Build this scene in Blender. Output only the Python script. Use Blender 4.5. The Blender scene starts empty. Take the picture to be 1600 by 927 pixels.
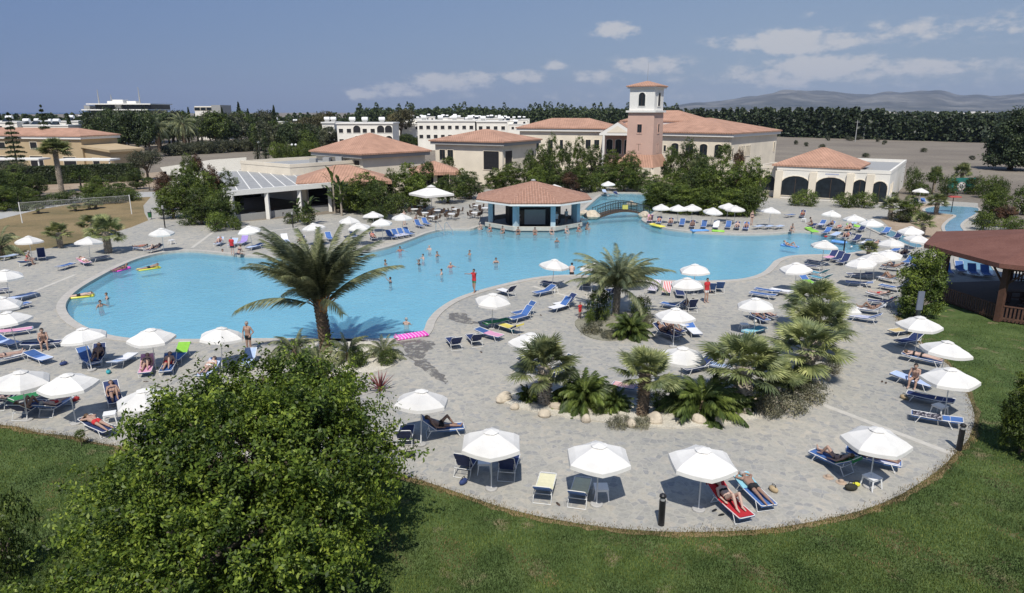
import bpy, math, random
import numpy as np
from mathutils import Vector, Matrix, Euler
R = math.radians
random.seed(7)
rng = np.random.default_rng(11)
scene = bpy.context.scene
COL = scene.collection
# ---------------------------------------------------------------- camera
H = 13.0; F = 1067.0; CX, CY = 800.0, 463.5; TH = math.atan(288.5 / F)
cam = bpy.data.cameras.new('camera'); cam.sensor_width = 36; cam.lens = 36 * F / 1600
cam.clip_start = 0.2; cam.clip_end = 60000
camo = bpy.data.objects.new('camera', cam); COL.objects.link(camo)
camo.location = (0, 0, H); camo.rotation_euler = (R(90) - TH, 0, 0); scene.camera = camo
CT, ST = math.cos(TH), math.sin(TH)
def G(px, py, z=0.0):
    "where a point of the photograph meets the level z"
    a = (px - CX) / F; b = (CY - py) / F
    dy = CT + b * ST; dz = -ST + b * CT
    t = (z - H) / dz
    return (a * t, dy * t)
def G3(px, py, z=0.0):
    x, y = G(px, py, z); return Vector((x, y, z))
def WX(px, Y, z=0.0):
    return (px - CX) / F * (Y * CT + (H - z) * ST)
def WZ(py, Y):
    b = (CY - py) / F
    return H + Y * (-ST + b * CT) / (CT + b * ST)
def proj(x, y, z=0):
    zc = y * CT + (H - z) * ST
    return (CX + F * x / zc, CY - F * (y * ST - (H - z) * CT) / zc)
# ---------------------------------------------------------------- labels
REG = []
def tag(o, label, cat, group=None):
    o['label'] = label; o['category'] = cat
    if group: o['group'] = group
    return o
def reg(o, desc, cat, zone, group=None):
    "label is made at the end: description + where it stands, with its rank when look-alikes share the place"
    o['category'] = cat
    if group: o['group'] = group
    REG.append((o, desc, zone)); return o
ORD = ['', 'second', 'third', 'fourth', 'fifth', 'sixth', 'seventh', 'eighth', 'ninth', 'tenth', 'eleventh', 'twelfth', 'thirteenth',
       'fourteenth', 'fifteenth', 'sixteenth', 'seventeenth', 'eighteenth', 'nineteenth', 'twentieth', 'twenty-first', 'twenty-second', 'twenty-third', 'twenty-fourth', 'twenty-fifth', 'twenty-sixth', 'twenty-seventh', 'twenty-eighth', 'twenty-ninth', 'thirtieth', 'thirty-first', 'thirty-second', 'thirty-third', 'thirty-fourth', 'thirty-fifth', 'thirty-sixth', 'thirty-seventh', 'thirty-eighth', 'thirty-ninth', 'fortieth']
def make_labels():
    g = {}
    for o, d, z in REG: g.setdefault((d, z), []).append(o)
    for (d, z), os_ in g.items():
        os_.sort(key=lambda o: proj(*o.location)[0])
        n = len(os_)
        for i, o in enumerate(os_):
            if n == 1: s = d + ' ' + z
            elif i == 0: s = 'leftmost ' + d + ' ' + z
            elif i == n - 1: s = 'rightmost ' + d + ' ' + z
            else: s = ORD[i] + ' ' + d + ' from left, ' + z
            o['label'] = s
# ---------------------------------------------------------------- mesh builder
class MB:
    def __init__(s): s.v = []; s.f = []; s.m = []; s.n = 0
    def add(s, vs, fs, mi=0):
        o = len(s.v); s.v.extend([tuple(v) for v in vs]); s.f.extend([tuple(i + o for i in f) for f in fs]); s.m.extend([mi] * len(fs)); return s
    def box(s, x0, x1, y0, y1, z0, z1, mi=0, M=None):
        vs = [(x0,y0,z0),(x1,y0,z0),(x1,y1,z0),(x0,y1,z0),(x0,y0,z1),(x1,y0,z1),(x1,y1,z1),(x0,y1,z1)]
        if M is not None: vs = [M @ Vector(v) for v in vs]
        return s.add(vs, [(3,2,1,0),(4,5,6,7),(0,1,5,4),(1,2,6,5),(2,3,7,6),(3,0,4,7)], mi)
    def tube(s, pts, r, n=8, mi=0, caps=True):
        pts = [Vector(p) for p in pts]; k = len(pts)
        rs = r if isinstance(r, (list, tuple)) else [r] * k
        vs = []; up = None
        for i, p in enumerate(pts):
            t = (pts[min(i+1,k-1)] - pts[max(i-1,0)])
            if t.length < 1e-9: t = Vector((0,0,1))
            t.normalize()
            if up is None: up = Vector((0,0,1)) if abs(t.z) < .9 else Vector((1,0,0))
            a = t.cross(up)
            if a.length < 1e-4: a = t.cross(Vector((0,1,0)))
            a.normalize(); b = a.cross(t); b.normalize(); up = b
            for j in range(n):
                q = 2*math.pi*j/n; vs.append(p + (a*math.cos(q) + b*math.sin(q)) * rs[i])
        fs = []
        for i in range(k-1):
            for j in range(n):
                j2 = (j+1) % n; fs.append((i*n+j, i*n+j2, (i+1)*n+j2, (i+1)*n+j))
        if caps: fs.append(tuple(range(n-1,-1,-1))); fs.append(tuple((k-1)*n+j for j in range(n)))
        return s.add(vs, fs, mi)
    def prism(s, poly, z0, z1, mi=0, bottom=True, top=True):
        n = len(poly); vs = [(x,y,z0) for x,y in poly] + [(x,y,z1) for x,y in poly]
        fs = [(i,(i+1)%n,n+(i+1)%n,n+i) for i in range(n)]
        if bottom: fs.append(tuple(range(n-1,-1,-1)))
        if top: fs.append(tuple(range(n,2*n)))
        return s.add(vs, fs, mi)
    def ell(s, c, r, nu=10, nv=7, mi=0, M=None):
        vs = []; fs = []
        for i in range(nv+1):
            t = math.pi*i/nv
            for j in range(nu):
                q = 2*math.pi*j/nu
                v = Vector((r[0]*math.sin(t)*math.cos(q), r[1]*math.sin(t)*math.sin(q), r[2]*math.cos(t)))
                if M is not None: v = M @ v
                vs.append(v + Vector(c))
        for i in range(nv):
            for j in range(nu):
                j2 = (j+1) % nu; fs.append((i*nu+j, (i+1)*nu+j, (i+1)*nu+j2, i*nu+j2))
        return s.add(vs, fs, mi)
    def mesh(s, name, mats, smooth=False):
        me = bpy.data.meshes.new(name); me.from_pydata(s.v, [], s.f)
        for m in (mats if isinstance(mats, (list, tuple)) else [mats]): me.materials.append(m)
        if any(s.m): me.polygons.foreach_set('material_index', s.m)
        if smooth: me.polygons.foreach_set('use_smooth', [True]*len(me.polygons))
        me.update(); return me
    def build(s, name, mats, parent=None, smooth=False, loc=None, rz=0, kind=None):
        return link(name, s.mesh(name, mats, smooth), parent, loc, rz, kind)
def link(name, me, parent=None, loc=None, rz=0, kind=None):
    o = bpy.data.objects.new(name, me); COL.objects.link(o)
    if parent is not None: o.parent = parent
    if loc is not None: o.location = loc
    if rz: o.rotation_euler = (0, 0, rz)
    if kind: o['kind'] = kind
    return o
def quads_mesh(name, V, mat, smooth=False):
    "V: (n,4,3) array of quads"
    n = V.shape[0]; me = bpy.data.meshes.new(name)
    me.vertices.add(n*4); me.vertices.foreach_set('co', V.astype(np.float32).ravel())
    me.loops.add(n*4); me.loops.foreach_set('vertex_index', np.arange(n*4, dtype=np.int32))
    me.polygons.add(n); me.polygons.foreach_set('loop_start', np.arange(0, n*4, 4, dtype=np.int32)); me.polygons.foreach_set('loop_total', np.full(n, 4, dtype=np.int32))
    me.materials.append(mat); me.update(calc_edges=True); return me
def empty(name, loc=(0,0,0), rz=0):
    o = bpy.data.objects.new(name, None); COL.objects.link(o); o.empty_display_size = .2
    o.location = loc; o.rotation_euler = (0,0,rz); return o
CH = {}
def copy_tree(o, parent=None, loc=None, rz=None, scale=None):
    c = o.copy(); COL.objects.link(c)
    for k in ('label',):
        if k in c.keys() and parent is None: del c[k]
    c.parent = parent
    if loc is not None: c.location = loc
    if rz is not None: c.rotation_euler = (0,0,rz)
    if scale is not None: c.scale = (scale,)*3 if not isinstance(scale, tuple) else scale
    for ch in kids(o): copy_tree(ch, c)
    return c
def kids(o):
    return [x for x in COL.objects if x.parent == o] if False else list(o.children)
def cr(pts, closed=True, k=5):
    "smooth curve through points (catmull-rom)"
    P = [np.array(p, float) for p in pts]; n = len(P); out = []
    for i in range(n if closed else n-1):
        p0 = P[(i-1) % n] if closed or i > 0 else P[0]; p1 = P[i]; p2 = P[(i+1) % n]
        p3 = P[(i+2) % n] if closed or i+2 < n else P[-1]
        for j in range(k):
            t = j/k
            out.append(tuple(.5*((2*p1) + (-p0+p2)*t + (2*p0-5*p1+4*p2-p3)*t*t + (-p0+3*p1-3*p2+p3)*t**3)))
    if not closed: out.append(tuple(P[-1]))
    return out
def inside(poly, x, y):
    c = False; n = len(poly); j = n-1
    for i in range(n):
        xi, yi = poly[i]; xj, yj = poly[j]
        if (yi > y) != (yj > y) and x < (xj-xi)*(y-yi)/(yj-yi)+xi: c = not c
        j = i
    return c
def area(p): return .5*sum(p[i][0]*p[(i+1)%len(p)][1]-p[(i+1)%len(p)][0]*p[i][1] for i in range(len(p)))
def ccw(p): return p if area(p) > 0 else p[::-1]
def offset(poly, d):
    "move a ccw outline outwards by d"
    n = len(poly); out = []
    for i in range(n):
        a = Vector(poly[i-1]); b = Vector(poly[(i+1)%n]); t = (b-a)
        t.normalize(); out.append((poly[i][0]+t.y*d, poly[i][1]-t.x*d))
    return out
# ---------------------------------------------------------------- materials
def newmat(name):
    m = bpy.data.materials.new(name); m.use_nodes = True; nt = m.node_tree; nt.nodes.clear()
    out = nt.nodes.new('ShaderNodeOutputMaterial'); return m, nt, out
def ramp(nt, fac, stops):
    r = nt.nodes.new('ShaderNodeValToRGB'); e = r.color_ramp.elements
    while len(e) < len(stops): e.new(.5)
    for i, (p, c) in enumerate(stops): e[i].position = p; e[i].color = (*c, 1) if len(c) == 3 else c
    nt.links.new(fac, r.inputs[0]); return r.outputs[0]
def mixc(nt, f, a, b, mode='MIX'):
    m = nt.nodes.new('ShaderNodeMix'); m.data_type = 'RGBA'; m.blend_type = mode
    for s, v in ((0, f), (6, a), (7, b)):
        if hasattr(v, 'links'): nt.links.new(v, m.inputs[s])
        elif s == 0: m.inputs[0].default_value = v
        else: m.inputs[s].default_value = (*v, 1)
    return m.outputs[2]
def noise(nt, vec, scale, detail=4, rough=.55):
    n = nt.nodes.new('ShaderNodeTexNoise'); n.inputs['Scale'].default_value = scale; n.inputs['Detail'].default_value = detail; n.inputs['Roughness'].default_value = rough
    if vec is not None: nt.links.new(vec, n.inputs['Vector'])
    return n.outputs['Fac']
def objco(nt, world=False):
    if world: return nt.nodes.new('ShaderNodeNewGeometry').outputs['Position']
    return nt.nodes.new('ShaderNodeTexCoord').outputs['Object']
def mat(name, col, rough=.7, var=.12, scale=3.0, bump=0.0, bscale=20.0, metal=0.0, spec=.4, world=False, rnd=0.0, trans=0.0):
    m, nt, out = newmat(name); co = objco(nt, world)
    f = noise(nt, co, scale)
    c = ramp(nt, f, [(.3, tuple(x*(1-var) for x in col)), (.7, tuple(min(1, x*(1+var)) for x in col))])
    if rnd:
        oi = nt.nodes.new('ShaderNodeObjectInfo')
        hv = nt.nodes.new('ShaderNodeHueSaturation'); mr = nt.nodes.new('ShaderNodeMapRange')
        nt.links.new(oi.outputs['Random'], mr.inputs[0]); mr.inputs[3].default_value = 1-rnd; mr.inputs[4].default_value = 1+rnd
        nt.links.new(mr.outputs[0], hv.inputs['Value']); nt.links.new(c, hv.inputs['Color']); c = hv.outputs[0]
    b = nt.nodes.new('ShaderNodeBsdfPrincipled'); nt.links.new(c, b.inputs['Base Color'])
    b.inputs['Roughness'].default_value = rough; b.inputs['Metallic'].default_value = metal; b.inputs['Specular IOR Level'].default_value = spec
    if bump:
        bp = nt.nodes.new('ShaderNodeBump'); bp.inputs['Strength'].default_value = bump; bp.inputs['Distance'].default_value = .02
        nt.links.new(noise(nt, co, bscale), bp.inputs['Height']); nt.links.new(bp.outputs[0], b.inputs['Normal'])
    sh = b.outputs[0]
    if trans:
        t = nt.nodes.new('ShaderNodeBsdfTranslucent'); nt.links.new(c, t.inputs[0]); mx = nt.nodes.new('ShaderNodeMixShader'); mx.inputs[0].default_value = trans
        nt.links.new(sh, mx.inputs[1]); nt.links.new(t.outputs[0], mx.inputs[2]); sh = mx.outputs[0]
    nt.links.new(sh, out.inputs[0]); return m
def leafmat(name, c0, c1, c2, trans=.3, rough=.5, big=.6, dry=None, spec=.35):
    "foliage: every leaf its own shade between three greens, drifting over the crown"
    m, nt, out = newmat(name); g = nt.nodes.new('ShaderNodeNewGeometry'); oi = nt.nodes.new('ShaderNodeObjectInfo')
    c = ramp(nt, g.outputs['Random Per Island'], [(0, c0), (.55, c1), (1, c2)])
    n = noise(nt, objco(nt), big, 2)
    k = ramp(nt, n, [(.38, (.48,.54,.52)), (.62, (1.42,1.33,1.05))])
    c = mixc(nt, 1.0, c, k, 'MULTIPLY')
    hv = nt.nodes.new('ShaderNodeHueSaturation'); mr = nt.nodes.new('ShaderNodeMapRange')
    nt.links.new(oi.outputs['Random'], mr.inputs[0]); mr.inputs[3].default_value = .78; mr.inputs[4].default_value = 1.2
    nt.links.new(mr.outputs[0], hv.inputs['Value']); nt.links.new(c, hv.inputs['Color']); c = hv.outputs[0]
    b = nt.nodes.new('ShaderNodeBsdfPrincipled'); nt.links.new(c, b.inputs['Base Color']); b.inputs['Roughness'].default_value = rough; b.inputs['Specular IOR Level'].default_value = spec
    t = nt.nodes.new('ShaderNodeBsdfTranslucent'); nt.links.new(c, t.inputs[0])
    mx = nt.nodes.new('ShaderNodeMixShader'); mx.inputs[0].default_value = trans
    nt.links.new(b.outputs[0], mx.inputs[1]); nt.links.new(t.outputs[0], mx.inputs[2]); nt.links.new(mx.outputs[0], out.inputs[0]); return m
def ground_mat(name, cols, scale=.3, fine=6.0, bump=.4, rough=.95, patch=None):
    m, nt, out = newmat(name); co = objco(nt, True)
    a = ramp(nt, noise(nt, co, scale, 6, .65), [(.3, cols[0]), (.5, cols[1]), (.72, cols[2])])
    b_ = ramp(nt, noise(nt, co, fine, 5, .7), [(.3, (.65,.65,.65)), (.7, (1.3,1.3,1.3))])
    c = mixc(nt, .8, a, b_, 'MULTIPLY')
    if patch:
        pm = ramp(nt, noise(nt, co, patch[1], 4, .6), [(patch[2], (0,0,0)), (patch[2]+.1, (1,1,1))])
        c = mixc(nt, pm, c, patch[0])
    b = nt.nodes.new('ShaderNodeBsdfPrincipled'); nt.links.new(c, b.inputs['Base Color']); b.inputs['Roughness'].default_value = rough; b.inputs['Specular IOR Level'].default_value = .15
    bp = nt.nodes.new('ShaderNodeBump'); bp.inputs['Strength'].default_value = bump; bp.inputs['Distance'].default_value = .05
    nt.links.new(noise(nt, co, fine*2, 4), bp.inputs['Height']); nt.links.new(bp.outputs[0], b.inputs['Normal']); nt.links.new(b.outputs[0], out.inputs[0]); return m
def math_(nt, op, a, b=None):
    n = nt.nodes.new('ShaderNodeMath'); n.operation = op
    for i, v in enumerate((a, b)):
        if v is None: continue
        if hasattr(v, 'links'): nt.links.new(v, n.inputs[i])
        else: n.inputs[i].default_value = v
    return n.outputs[0]
def paving_mat():
    m, nt, out = newmat('crazy_paving'); co = objco(nt, True)
    # warped cells: irregular flagstones with pale joints
    wn = nt.nodes.new('ShaderNodeTexNoise'); wn.inputs['Scale'].default_value = 1.3; nt.links.new(co, wn.inputs['Vector'])
    wv = nt.nodes.new('ShaderNodeVectorMath'); wv.operation = 'MULTIPLY_ADD'; nt.links.new(wn.outputs['Color'], wv.inputs[0]); wv.inputs[1].default_value = (.35,.35,0); nt.links.new(co, wv.inputs[2])
    v = nt.nodes.new('ShaderNodeTexVoronoi'); v.feature = 'F1'; v.inputs['Scale'].default_value = 3.9; nt.links.new(wv.outputs[0], v.inputs['Vector'])
    e = nt.nodes.new('ShaderNodeTexVoronoi'); e.feature = 'DISTANCE_TO_EDGE'; e.inputs['Scale'].default_value = 3.9; nt.links.new(wv.outputs[0], e.inputs['Vector'])
    sp = nt.nodes.new('ShaderNodeSeparateColor'); nt.links.new(v.outputs['Color'], sp.inputs[0])
    c = ramp(nt, sp.outputs[0], [(0, (.29,.292,.29)), (.25, (.355,.348,.32)), (.65, (.395,.385,.345)), (.88, (.445,.415,.36)), (1, (.32,.326,.325))])
    c = mixc(nt, .5, c, ramp(nt, noise(nt, co, 9, 5, .7), [(.3, (.7,.7,.7)), (.7, (1.25,1.25,1.25))]), 'MULTIPLY')
    j = ramp(nt, e.outputs['Distance'], [(.02, (1,1,1)), (.06, (0,0,0))])
    c = mixc(nt, j, c, (.42,.405,.365))
    big = ramp(nt, noise(nt, co, .12, 5, .6), [(.3, (.82,.83,.84)), (.7, (1.10,1.06,1.0))])
    c = mixc(nt, 1.0, c, big, 'MULTIPLY')
    b = nt.nodes.new('ShaderNodeBsdfPrincipled'); nt.links.new(c, b.inputs['Base Color']); b.inputs['Roughness'].default_value = .8; b.inputs['Specular IOR Level'].default_value = .25
    bp = nt.nodes.new('ShaderNodeBump'); bp.inputs['Strength'].default_value = .25; bp.inputs['Distance'].default_value = .01
    nt.links.new(e.outputs['Distance'], bp.inputs['Height']); nt.links.new(bp.outputs[0], b.inputs['Normal']); nt.links.new(b.outputs[0], out.inputs[0]); return m
def tile_roof_mat(name, col, s=3.0):
    "rows of clay pantiles that run down the slope"
    m, nt, out = newmat(name); co = objco(nt)
    n1 = ramp(nt, noise(nt, co, .5, 4, .6), [(.3, tuple(x*.82 for x in col)), (.7, tuple(min(1,x*1.18) for x in col))])
    g = nt.nodes.new('ShaderNodeNewGeometry')
    sx = nt.nodes.new('ShaderNodeSeparateXYZ'); nt.links.new(co, sx.inputs[0]); sn = nt.nodes.new('ShaderNodeSeparateXYZ'); nt.links.new(g.outputs['Normal'], sn.inputs[0])
    # coordinate along the eaves = whichever horizontal axis lies across the slope
    ax = math_(nt, 'ABSOLUTE', sn.outputs[0]); ay = math_(nt, 'ABSOLUTE', sn.outputs[1]); sel = math_(nt, 'GREATER_THAN', ax, ay)
    u = math_(nt, 'ADD', math_(nt, 'MULTIPLY', sx.outputs[0], math_(nt, 'SUBTRACT', 1.0, sel)), math_(nt, 'MULTIPLY', sx.outputs[1], sel))
    w = math_(nt, 'SINE', math_(nt, 'MULTIPLY', u, 2*math.pi*s)); row = math_(nt, 'SINE', math_(nt, 'MULTIPLY', sx.outputs[2], 2*math.pi*s*2.2))
    k = ramp(nt, math_(nt, 'ADD', math_(nt, 'MULTIPLY', w, .3), .5), [(.2, (.84,.83,.82)), (.6, (1.06,1.05,1.04))])
    c = mixc(nt, .9, n1, k, 'MULTIPLY')
    c = mixc(nt, .5, c, ramp(nt, noise(nt, co, 12, 3, .7), [(.3, (.7,.7,.7)), (.7, (1.25,1.2,1.15))]), 'MULTIPLY')
    b = nt.nodes.new('ShaderNodeBsdfPrincipled'); nt.links.new(c, b.inputs['Base Color']); b.inputs['Roughness'].default_value = .85; b.inputs['Specular IOR Level'].default_value = .2
    bp = nt.nodes.new('ShaderNodeBump'); bp.inputs['Strength'].default_value = .35; bp.inputs['Distance'].default_value = .06
    nt.links.new(math_(nt, 'ADD', w, math_(nt, 'MULTIPLY', row, .5)), bp.inputs['Height']); nt.links.new(bp.outputs[0], b.inputs['Normal']); nt.links.new(b.outputs[0], out.inputs[0]); return m
def water_mat(name, tint, bump=.55, scale=2.4):
    m, nt, out = newmat(name); co = objco(nt, True)
    h = math_(nt, 'ADD', noise(nt, co, scale, 4, .55), math_(nt, 'MULTIPLY', noise(nt, co, scale*3.5, 2, .5), .35))
    bp = nt.nodes.new('ShaderNodeBump'); bp.inputs['Strength'].default_value = bump; bp.inputs['Distance'].default_value = .1; nt.links.new(h, bp.inputs['Height'])
    tr = nt.nodes.new('ShaderNodeBsdfTransparent'); tr.inputs[0].default_value = (*tint, 1)
    gl = nt.nodes.new('ShaderNodeBsdfGlossy'); gl.inputs['Roughness'].default_value = .06; nt.links.new(bp.outputs[0], gl.inputs['Normal'])
    fr = nt.nodes.new('ShaderNodeFresnel'); fr.inputs[0].default_value = 1.33; nt.links.new(bp.outputs[0], fr.inputs['Normal'])
    df = nt.nodes.new('ShaderNodeBsdfDiffuse'); df.inputs[0].default_value = (.27,.62,.79,1)
    m0 = nt.nodes.new('ShaderNodeMixShader'); m0.inputs[0].default_value = .42; nt.links.new(tr.outputs[0], m0.inputs[1]); nt.links.new(df.outputs[0], m0.inputs[2])
    mx = nt.nodes.new('ShaderNodeMixShader'); nt.links.new(fr.outputs[0], mx.inputs[0]); nt.links.new(m0.outputs[0], mx.inputs[1]); nt.links.new(gl.outputs[0], mx.inputs[2])
    nt.links.new(mx.outputs[0], out.inputs[0]); return m
def poolfloor_mat():
    m, nt, out = newmat('pool_tiles'); co = objco(nt, True)
    wn = nt.nodes.new('ShaderNodeTexNoise'); wn.inputs['Scale'].default_value = 1.5; nt.links.new(co, wn.inputs['Vector'])
    wv = nt.nodes.new('ShaderNodeVectorMath'); wv.operation = 'MULTIPLY_ADD'; nt.links.new(wn.outputs['Color'], wv.inputs[0]); wv.inputs[1].default_value = (.6,.6,0); nt.links.new(co, wv.inputs[2])
    big = ramp(nt, noise(nt, wv.outputs[0], .35, 6, .7), [(.3, (.25,.55,.68)), (.7, (.40,.70,.79))])
    f = ramp(nt, noise(nt, co, 3.5, 5, .7), [(.3, (.82,.85,.88)), (.7, (1.15,1.13,1.1))])
    c = mixc(nt, .8, big, f, 'MULTIPLY')
    b = nt.nodes.new('ShaderNodeBsdfPrincipled'); nt.links.new(c, b.inputs['Base Color']); b.inputs['Roughness'].default_value = .6; nt.links.new(b.outputs[0], out.inputs[0]); return m
M = {}
M['paving'] = paving_mat()
M['soil'] = ground_mat('dry_field_soil', [(.17,.145,.12),(.215,.185,.15),(.27,.235,.185)], .03, 1.5, .5)
M['grass'] = ground_mat('lawn_turf', [(.045,.072,.022),(.078,.118,.036),(.12,.16,.058)], .55, 7, 1.0, patch=((.20,.17,.095), .8, .60))
M['drygrass'] = ground_mat('parched_grass', [(.13,.115,.06),(.24,.18,.095),(.29,.22,.12)], .12, 5, .6)
M['earth'] = ground_mat('bare_earth', [(.28,.21,.15),(.36,.28,.20),(.42,.34,.26)], .2, 5, .4)
M['gravel'] = ground_mat('pale_gravel', [(.5,.46,.38),(.6,.56,.47),(.68,.64,.55)], .8, 14, .7)
M['concrete'] = mat('path_concrete', (.40,.39,.37), .9, .1, 1.0, world=True)
M['coping'] = mat('pool_coping', (.46,.43,.38), .7, .1, 2.5, .2, world=True)
M['band'] = mat('pale_stone_band', (.52,.49,.43), .8, .1, 3, world=True)
M['poolfloor'] = poolfloor_mat()
M['water'] = water_mat('pool_water', (.80,.95,1.0))
M['sea'] = mat('sea', (.03,.07,.13), .3, .2, .002, world=True)
M['roof'] = tile_roof_mat('terracotta_tiles', (.445,.265,.19), 2.6)
M['wallcream'] = mat('cream_render', (.76,.68,.55), .9, .09, .35, .3, 3)
M['wallwhite'] = mat('off_white_render', (.80,.765,.69), .9, .08, .35, .3, 3)
M['wallpink'] = mat('pink_render', (.60,.40,.32), .9, .06, .5)
M['wallocher'] = mat('ochre_render', (.47,.36,.22), .9, .06, .4)
M['trimw'] = mat('white_trim', (.78,.76,.71), .8, .03)
M['fascia'] = mat('grey_fascia', (.34,.34,.33), .8, .06)
M['bluegrey'] = mat('blue_grey_paint', (.42,.54,.60), .6, .06)
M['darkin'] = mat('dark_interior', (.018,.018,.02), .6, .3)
M['winglass'] = mat('window_glass', (.018,.024,.03), .3, .35, 1.5, spec=.35)
M['brownfr'] = mat('dark_brown_wood', (.085,.055,.038), .7, .2, 4)
M['timber'] = mat('stained_timber', (.10,.050,.034), .65, .25, 5)
M['shingle'] = ground_mat('red_brown_shingle', [(.155,.072,.056),(.18,.085,.066),(.205,.10,.078)], .8, 12, .3)
M['rock'] = mat('sandstone_rock', (.52,.45,.35), .9, .25, 2.5, .8, 6)
M['white'] = mat('white_plastic', (.8,.8,.79), .4, .03)
M['canvas'] = mat('white_canvas', (.79,.77,.73), .85, .06, 2.2, .25, 5, rnd=.06, trans=.18)
M['metalw'] = mat('white_painted_tube', (.72,.72,.70), .35, .05, metal=.0)
M['alu'] = mat('aluminium', (.6,.6,.6), .35, .1, metal=.8)
M['sling'] = mat('blue_sling', (.055,.13,.34), .75, .12, 4, rnd=.22)
M['navy'] = mat('navy_sling', (.02,.035,.11), .75, .15, 4, rnd=.15)
M['black'] = mat('black_paint', (.015,.015,.017), .4, .2)
M['darkmetal'] = mat('dark_green_metal', (.03,.04,.04), .5, .2)
M['bark'] = mat('bark', (.10,.08,.06), .95, .3, 6, .8, 12)
M['palmtrunk'] = mat('palm_trunk', (.17,.125,.085), .95, .4, 7, 1.0, 14)
M['palmpale'] = mat('palm_trunk_pale', (.36,.31,.25), .95, .35, 7, 1.0, 14)
M['orange'] = mat('date_stalks', (.42,.17,.035), .7, .25, 5)
# ================================================================ setting
from mathutils.geometry import tessellate_polygon
def sheet(name, outer, holes=(), z=0.0, m='soil', kind='structure', parent=None):
    loops = [[Vector((x, y, 0)) for x, y in outer]] + [[Vector((x, y, 0)) for x, y in h] for h in holes]
    tris = tessellate_polygon(loops); vs = [v for l in loops for v in l]
    me = bpy.data.meshes.new(name); me.from_pydata([(v.x, v.y, z) for v in vs], [], [tuple(t) for t in tris])
    me.materials.append(M[m]); me.update()
    if len(me.polygons) and me.polygons[0].normal.z < 0: me.flip_normals()
    return link(name, me, parent, kind=kind)
def GP(pts): return [G(*p) for p in pts]
pool_px = [(103,482),(108,468),(124,453),(150,437),(180,421),(215,406),(255,396),(295,393),(335,396),(375,400),(430,403),(490,402),(550,398),(600,389),(640,376),(672,364),(700,359),(735,359),(752,354),(790,348),(850,340),(905,338),(912,330),(925,318),(945,304),(985,302),(1028,308),(1035,318),(1018,335),(1002,343),(1012,350),(1035,357),(1070,362),(1110,365),(1160,367),(1210,366),(1250,363),(1285,367),(1320,376),(1348,384),(1350,392),(1315,398),(1270,399),(1235,401),(1212,408),(1202,418),(1188,429),(1160,437),(1115,440),(1060,440),(1000,438),(950,434),(905,431),(865,432),(825,437),(780,447),(740,458),(708,470),(683,486),(668,503),(662,518),(650,527),(610,531),(560,531),(500,531),(440,531),(380,531),(320,532),(260,532),(210,531),(170,525),(135,513),(112,498)]
POOL = ccw(cr(GP(pool_px), True, 4))
deck_edge_px = [(-420,640),(-200,650),(0,665),(59,677),(119,684),(152,693),(300,715),(450,728),(600,740),(660,753),(720,773),(790,796),(870,814),(960,827),(1050,833),(1130,832),(1200,828),(1280,815),(1350,798),(1400,778),(1450,748),(1478,725),(1496,705),(1514,685),(1522,650),(1506,606),(1482,572),(1442,541),(1412,516),(1400,495)]
EDGE = cr(GP(deck_edge_px), False, 5)
deck_rest = [(1412,478),(1440,452),(1500,442),(1620,440),(1900,440),(2050,400),(1800,372),(1600,360),(1530,350),(1528,318),(1440,312),(1420,318),(1300,315),(1190,309),(1150,300),(1040,296),(980,288),(900,284),(800,290),(740,300),(640,316),(560,331),(450,341),(380,347),(330,345),(290,335),(262,318),(248,300),(236,308),(224,322),(226,334),(232,345),(205,356),(150,372),(100,385),(50,393),(0,403),(-200,428),(-420,455)]
DECK = ccw(EDGE + GP(deck_rest))
hole = offset(POOL, .25)
FAR = 12000
sheet('ground', ccw([(-FAR,-200),(FAR,-200),(FAR,FAR),(-FAR,FAR)]), [hole], 0, 'soil')
sheet('pool_deck', DECK, [hole], .045, 'paving')
lawn = ccw([(x, y) for x, y in offset(EDGE[::1], 0)] + [(60,70),(90,40),(60,-30),(-80,-30),(-90,40)])
# the lawn tucks 0.4 m under the paving
sheet('lawn', lawn, [], .02, 'grass')
# basin, coping, water
mb = MB(); n = len(POOL); o2 = offset(POOL, .3)
mb.add([(x,y,-.75) for x,y in o2] + [(x,y,.02) for x,y in POOL], [(i,n+i,n+(i+1)%n,(i+1)%n) for i in range(n)])
basin = mb.build('pool_basin', M['poolfloor'], kind='structure')
sheet('pool_floor', o2, [], -.75, 'poolfloor')
sheet('pool_water', offset(POOL, .12), [], -.10, 'water')
def ring(name, poly, w, z0, z1, m, kind='structure'):
    n = len(poly); a = poly; b = offset(poly, w); mb = MB()
    vs = [(x,y,z1) for x,y in a]+[(x,y,z1) for x,y in b]+[(x,y,z0) for x,y in a]+[(x,y,z0) for x,y in b]
    fs = []
    for i in range(n):
        j = (i+1)%n; fs += [(i,n+i,n+j,j),(2*n+i,i,j,2*n+j),(n+i,3*n+i,3*n+j,n+j)]
    return mb.add(vs, fs).build(name, M[m], kind=kind)
ring('pool_coping', POOL, .55, -.2, .10, 'coping')
def strip(name, pts, w, z, m, kind='structure', closed=False):
    pts = [Vector((x,y,0)) for x,y in pts]; k = len(pts); vs = []
    for i, p in enumerate(pts):
        t = (pts[(i+1)%k]-pts[i-1]) if closed else pts[min(i+1,k-1)]-pts[max(i-1,0)]
        t.normalize(); nn = Vector((-t.y, t.x, 0))*w/2; vs += [(p+nn)[:2]+(z,), (p-nn)[:2]+(z,)]
    fs = [(2*i,2*i+1,2*((i+1)%k)+1,2*((i+1)%k)) for i in range(k if closed else k-1)]
    me = MB().add(vs, fs).mesh(name, M[m])
    if me.polygons[0].normal.z < 0: me.flip_normals()
    return link(name, me, kind=kind)
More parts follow.
